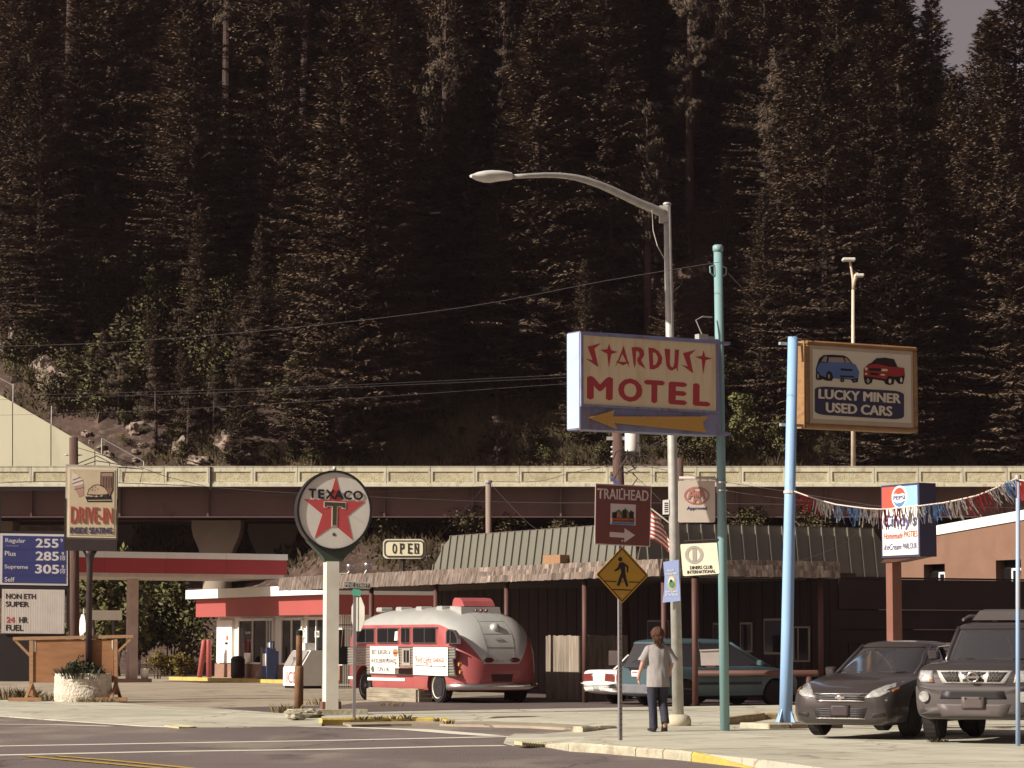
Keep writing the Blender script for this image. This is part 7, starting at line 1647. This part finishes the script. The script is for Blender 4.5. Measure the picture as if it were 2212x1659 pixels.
# white sedan behind it
wp = M('old white paint', (.72,.69,.62), .4, var=.03, coat=.3)
st = [(-2.3,.78,.35,.55,.66),(-2.15,.86,.25,.66,.76),(-1.2,.88,.22,.78,.88),(-.8,.88,.22,.82,.90),(1.0,.88,.22,.84,.92),(1.5,.88,.24,.84,.93),(2.15,.86,.30,.84,.92),(2.28,.83,.38,.80,.88),(2.31,.80,.42,.72,.78)]
c = Car('white_sedan', 'white older sedan with only its tail showing left of the minivan', 'car', (4.30,75.0,ZLOT), R(120), st, (-1.35,1.30), .31, wp, (.89,1.32,-.75,-.2,1.5,1.05,.76,.60))
c.decal('rear_bumper', [(-.86,.34),(.86,.34),(.87,.56),(-.87,.56)], .10, wp, d=-1)
for sg in (-1,1): c.decal('tail_lamp', [(sg*.30,.62),(sg*.78,.60),(sg*.80,.80),(sg*.32,.82)], .015, M('tail lamp dim', (.16,.035,.03), .2), d=-1)
c.decal('centre_panel', [(-.18,.62),(.18,.62),(.18,.82),(-.18,.82)], .03, white, d=-1); c.decal('emblem', [(-.02,.66),(.02,.66),(.02,.78),(-.02,.78)], .04, gy, d=-1)
c.decal('number_plate', [(-.15,.38),(.15,.38),(.15,.50),(-.15,.50)], .115, M('plate grey', (.35,.36,.33), .5), d=-1)
for z in (.46,.50): c.decal('bumper_groove', [(-.84,z),(.84,z),(.84,z+.012),(-.84,z+.012)], .105, M('dark metal'), d=-1)
# ------------------------------------------------------------------ person walking away
pb_ = gnd(1422,1580)
pe_ = thing('person', 'person in grey T-shirt and dark jeans walking away past the lamp post', 'person', pb_, R(9))
skinm = M('skin', (.50,.28,.20), .6, var=.06); 
J = {'pel':(0,0,.97),'sp':(0,.0,1.18),'ch':(0,.0,1.38),'nk':(0,.01,1.53),'hb':(0,.03,1.60),'hd':(0,.035,1.70),
     'lh':(-.09,0,.93),'lk':(-.10,.03,.50),'la':(-.085,.0,.09),'lt':(-.095,.15,.04),
     'rh':(.09,0,.93),'rk':(.095,.09,.52),'ra':(.10,-.10,.20),'rt':(.10,-.06,.06),
     'ls':(-.17,0,1.47),'le':(-.275,-.03,1.20),'lw':(-.335,.05,.97),'lp':(-.335,.075,.90),
     'rs':(.17,0,1.47),'re':(.26,.05,1.20),'rw':(.25,.20,1.02),'rp':(.245,.245,.96)}
Rd = {'pel':.135,'sp':.125,'ch':.14,'nk':.055,'hb':.065,'hd':.088,'lh':.095,'lk':.06,'la':.042,'lt':.035,'rh':.095,'rk':.06,'ra':.042,'rt':.035,'ls':.062,'le':.044,'lw':.030,'lp':.036,'rs':.062,'re':.044,'rw':.030,'rp':.036}
E = [('pel','sp'),('sp','ch'),('ch','nk'),('nk','hb'),('hb','hd'),('pel','lh'),('lh','lk'),('lk','la'),('la','lt'),('pel','rh'),('rh','rk'),('rk','ra'),('ra','rt'),('ch','ls'),('ls','le'),('le','lw'),('lw','lp'),('ch','rs'),('rs','re'),('re','rw'),('rw','rp')]
kn = list(J); me = bpy.data.meshes.new('body'); me.from_pydata([J[k] for k in kn], [(kn.index(a),kn.index(b)) for a,b in E], [])
bo_ = link('body', me, None, None); 
md = bo_.modifiers.new('skin','SKIN'); md.use_smooth_shade = True
for i,k in enumerate(kn): me.skin_vertices[0].data[i].radius = (Rd[k],Rd[k]*(.78 if k in ('ch','sp','pel') else 1)); me.skin_vertices[0].data[i].use_root = (k == 'pel')
ms_ = bo_.modifiers.new('sub','SUBSURF'); ms_.levels = 2; ms_.render_levels = 2
bpy.context.view_layer.update(); dg = bpy.context.evaluated_depsgraph_get(); nm_ = bpy.data.meshes.new_from_object(bo_.evaluated_get(dg))
bm_ = MB(); bm_.add([v.co[:] for v in nm_.vertices], [tuple(p.vertices) for p in nm_.polygons]); bpy.data.objects.remove(bo_)
for sg, w_ in ((-1,'lp'),(1,'rp')):                          # five fingers rooted in each palm
    b = Vector(J[w_]); dn = Vector((-.01*sg*-1,.02,-1)).normalized()
    for k,(dy,L_) in enumerate(((-.030,.060),(-.010,.074),(.012,.078),(.034,.070))):
        q = b+Vector((0,dy,-.015)); bm_.tube([q, q+dn*L_*.5+Vector((-sg*.006,0,0)), q+dn*L_*.85+Vector((-sg*.022,0,0)), q+dn*L_+Vector((-sg*.034,.0,0))], [.011,.010,.009,.006], 8)
    q = b+Vector((-sg*.01,.035,.03)); bm_.tube([q, q+Vector((-sg*.012,.030,-.03)), q+Vector((-sg*.014,.036,-.065))], [.013,.011,.007], 8)
# ears
for sg in (-1,1): bm_.lathe([(.004,-.03),(.018,-.01),(.022,.01),(.008,.03)],8,(sg*.088,.03,1.67))
bm_.build('body', skinm, pe_, True)
# face (turned away): nose, eyes, mouth
MB().loft([[(-.012,.118,1.69),(.012,.118,1.69),(.016,.118,1.645),(-.016,.118,1.645)],[(-.006,.125,1.685),(.006,.125,1.685),(.012,.148,1.655),(-.012,.148,1.655)]]).build('nose', skinm, pe_)
for sg in (-1,1): MB().lathe([(.002,-.008),(.012,0),(.002,.008)],8,(sg*.033,.116,1.70)).build('eye', M('eye', (.2,.16,.14), .3), pe_)
MB().bb(-.024,.024,.112,.122,1.605,1.613).build('mouth', M('lips', (.4,.16,.14), .5), pe_)
shirt = M('grey tee', (.30,.27,.26), .9, var=.06, scale=8, bump=.15, bscale=30)
def cloth_loft(name, secs, mat, n=40, fold=.006, seed=0, fr=5, parent=pe_, extra=None):
    rings = []
    cs = catmull(secs, 4)
    for cx_,cy_,z,rx,ry in cs:
        ring = []
        for k in range(n):
            a = 6.2832*k/n; nz_ = noise.noise(Vector((math.cos(a)*fr, math.sin(a)*fr+z*1.5, z*5+seed)))+.6*math.sin(a*3+z*9+seed)*.5
            f_ = 1+fold/rx*nz_; ring.append((cx_+rx*f_*math.cos(a), cy_+ry*f_*math.sin(a), z))
        rings.append(ring)
    m = MB().loft(rings)
    if extra: extra(m)
    o = fixn(m.build(name, mat, parent)); smooth_by_angle(o, 70); return o
def sleeves(m):
    for sg in (-1,1):
        s0, s1 = Vector((sg*.135,0,1.475)), Vector((sg*.285,-.01,1.21)); rg = []
        ax_ = (s1-s0).normalized(); px_ = ax_.cross(Vector((0,1,0))).normalized(); py_ = ax_.cross(px_)
        for t,r_ in ((0,.060),(.15,.078),(.4,.078),(.7,.078),(.93,.086),(1.0,.088),(1.0,.080),(.9,.076)):
            rg.append([s0.lerp(s1,t)+(px_*math.cos(6.2832*k/18)+py_*math.sin(6.2832*k/18)*.95)*r_*(1+.05*math.sin(k*2.1+t*6)) for k in range(18)])
        m.loft(rg)
cloth_loft('shirt', [(0,0,.775,.206,.150),(0,0,.80,.208,.152),(0,.0,.92,.205,.150),(.0,.0,1.05,.196,.138),(0,.0,1.18,.198,.134),(0,-.005,1.32,.208,.132),(0,-.005,1.42,.200,.116),(0,.0,1.48,.165,.098),(0,.005,1.52,.098,.078),(0,.01,1.545,.066,.066)], shirt, 60, .017, 2, 3.2, extra=sleeves)
jean = M('dark jeans', (.035,.033,.050), .9, var=.2, scale=7, bump=.15)
def leg(pts, rad):
    return [(p[0],p[1],p[2],r_,r_*1.05) for p, r_ in zip(pts, rad)]
def hips(m): 
    m.loft([[(.175*math.cos(6.2832*k/28)*s_, .125*math.sin(6.2832*k/28)*s_, z) for k in range(28)] for z,s_ in ((.80,.80),(.84,1.0),(.92,1.02),(1.0,.98))])
cloth_loft('jeans_leg', leg([(-.085,-.0,.055),(-.085,.0,.10),(-.09,.005,.28),(-.10,.02,.50),(-.098,.01,.70),(-.09,0,.88)], [.078,.077,.074,.080,.097,.108]), jean, 24, .006, 5, 6, extra=hips)
rg = []
path = [Vector((.10,-.115,.15)),Vector((.10,-.095,.20)),Vector((.10,-.02,.34)),Vector((.097,.075,.52)),Vector((.095,.045,.70)),Vector((.09,0,.88))]; rad = [.074,.075,.074,.082,.097,.108]
m = MB().tube(path, rad, 22); smooth_by_angle(fixn(m.build('jeans_leg', jean, pe_)), 70)
shoe = M('black shoe', (.022,.018,.018), .6)
def mkshoe(loc, pitch, yaw):
    rgs = []
    for y,w_,h,z0 in ((-.085,.028,.05,.012),(-.06,.040,.085,.0),(0,.042,.095,.0),(.06,.046,.075,.0),(.13,.050,.055,.0),(.18,.042,.045,.004),(.205,.022,.030,.01)):
        rgs.append([(w_*math.cos(6.2832*k/14)*(1 if math.sin(6.2832*k/14) > 0 else 1.05), y, z0+h/2+h/2*math.sin(6.2832*k/14)) for k in range(14)])
    o = fixn(MB().loft(rgs).build('shoe', shoe, pe_, True)); o.location = loc; o.rotation_euler = (pitch, 0, yaw); o.scale = (1.12,1.12,1.12); return o
mkshoe((-.085,.02,.0), 0, R(6)); mkshoe((.10,-.10,.115), R(-62), R(-4))
hair = M('auburn hair', (.085,.032,.016), .75, var=.5, scale=18, bump=.8, bscale=40)
bm = bmesh.new(); bmesh.ops.create_icosphere(bm, subdivisions=4, radius=1)
for v in bm.verts:
    k = v.co.copy(); d_ = 1+.10*noise.noise(k*3.2)+.06*noise.noise(k*8)
    v.co = Vector((k.x*.118*d_, k.y*.122*d_-.008, k.z*.132*d_))
    if k.y > .62 and k.z < .45: v.co.y *= .72
me = bpy.data.meshes.new('hair'); bm.to_mesh(me); bm.free(); ho = link('hair', me, hair, pe_, True); ho.location = (0,.02,1.70)
m = MB(); r = random.Random(3)
for i in range(46):                                           # ponytail and loose curls
    a = r.uniform(0,6.28); q = Vector((r.gauss(0,.022),-.10+r.gauss(0,.012),1.66)); L_ = r.uniform(.10,.22); pts = [q]
    for k in range(1,7): pts.append(q+Vector((.018*math.sin(k*1.9+a)+r.gauss(0,.006)+q.x*.6*k/6, -.02*math.sin(k/6*3.1)-.012*math.cos(k*1.9+a), -L_*k/6)))
    m.tube(pts, [.013,.014,.014,.013,.012,.010,.004], 5)
for i in range(26):
    a = r.uniform(-2.9,-.2); b = r.uniform(-.2,1.2); d_ = Vector((math.cos(a)*math.cos(b), math.sin(a)*math.cos(b), math.sin(b))); q = Vector((0,.02,1.69))+Vector((d_.x*.104,d_.y*.11,d_.z*.12))
    m.tube([q, q+d_*.02+Vector((r.gauss(0,.01),0,-.015)), q+d_*.018+Vector((r.gauss(0,.015),0,-.045))], [.010,.009,.003], 5)
m.build('ponytail', hair, pe_, True)
# ------------------------------------------------------------------ thin tinted air volume, added to lift and redden the blacks
hz = MB().bb(-420,420,-80,620,-1.3,150).build('added_haze', None); tag(hz, 'thin tinted air added over the scene to lift its blacks', 'added_haze', kind='stuff')
hm = bpy.data.materials.new('added_haze'); hm.use_nodes = True; hn = hm.node_tree; hn.nodes.clear()
ho_ = hn.nodes.new('ShaderNodeOutputMaterial'); hv = hn.nodes.new('ShaderNodeVolumePrincipled')
hv.inputs['Color'].default_value = (.95,.70,.75,1); hv.inputs['Density'].default_value = .00006; hv.inputs['Anisotropy'].default_value = 0.0
hn.links.new(hv.outputs[0], ho_.inputs['Volume']); hz.data.materials.append(hm)
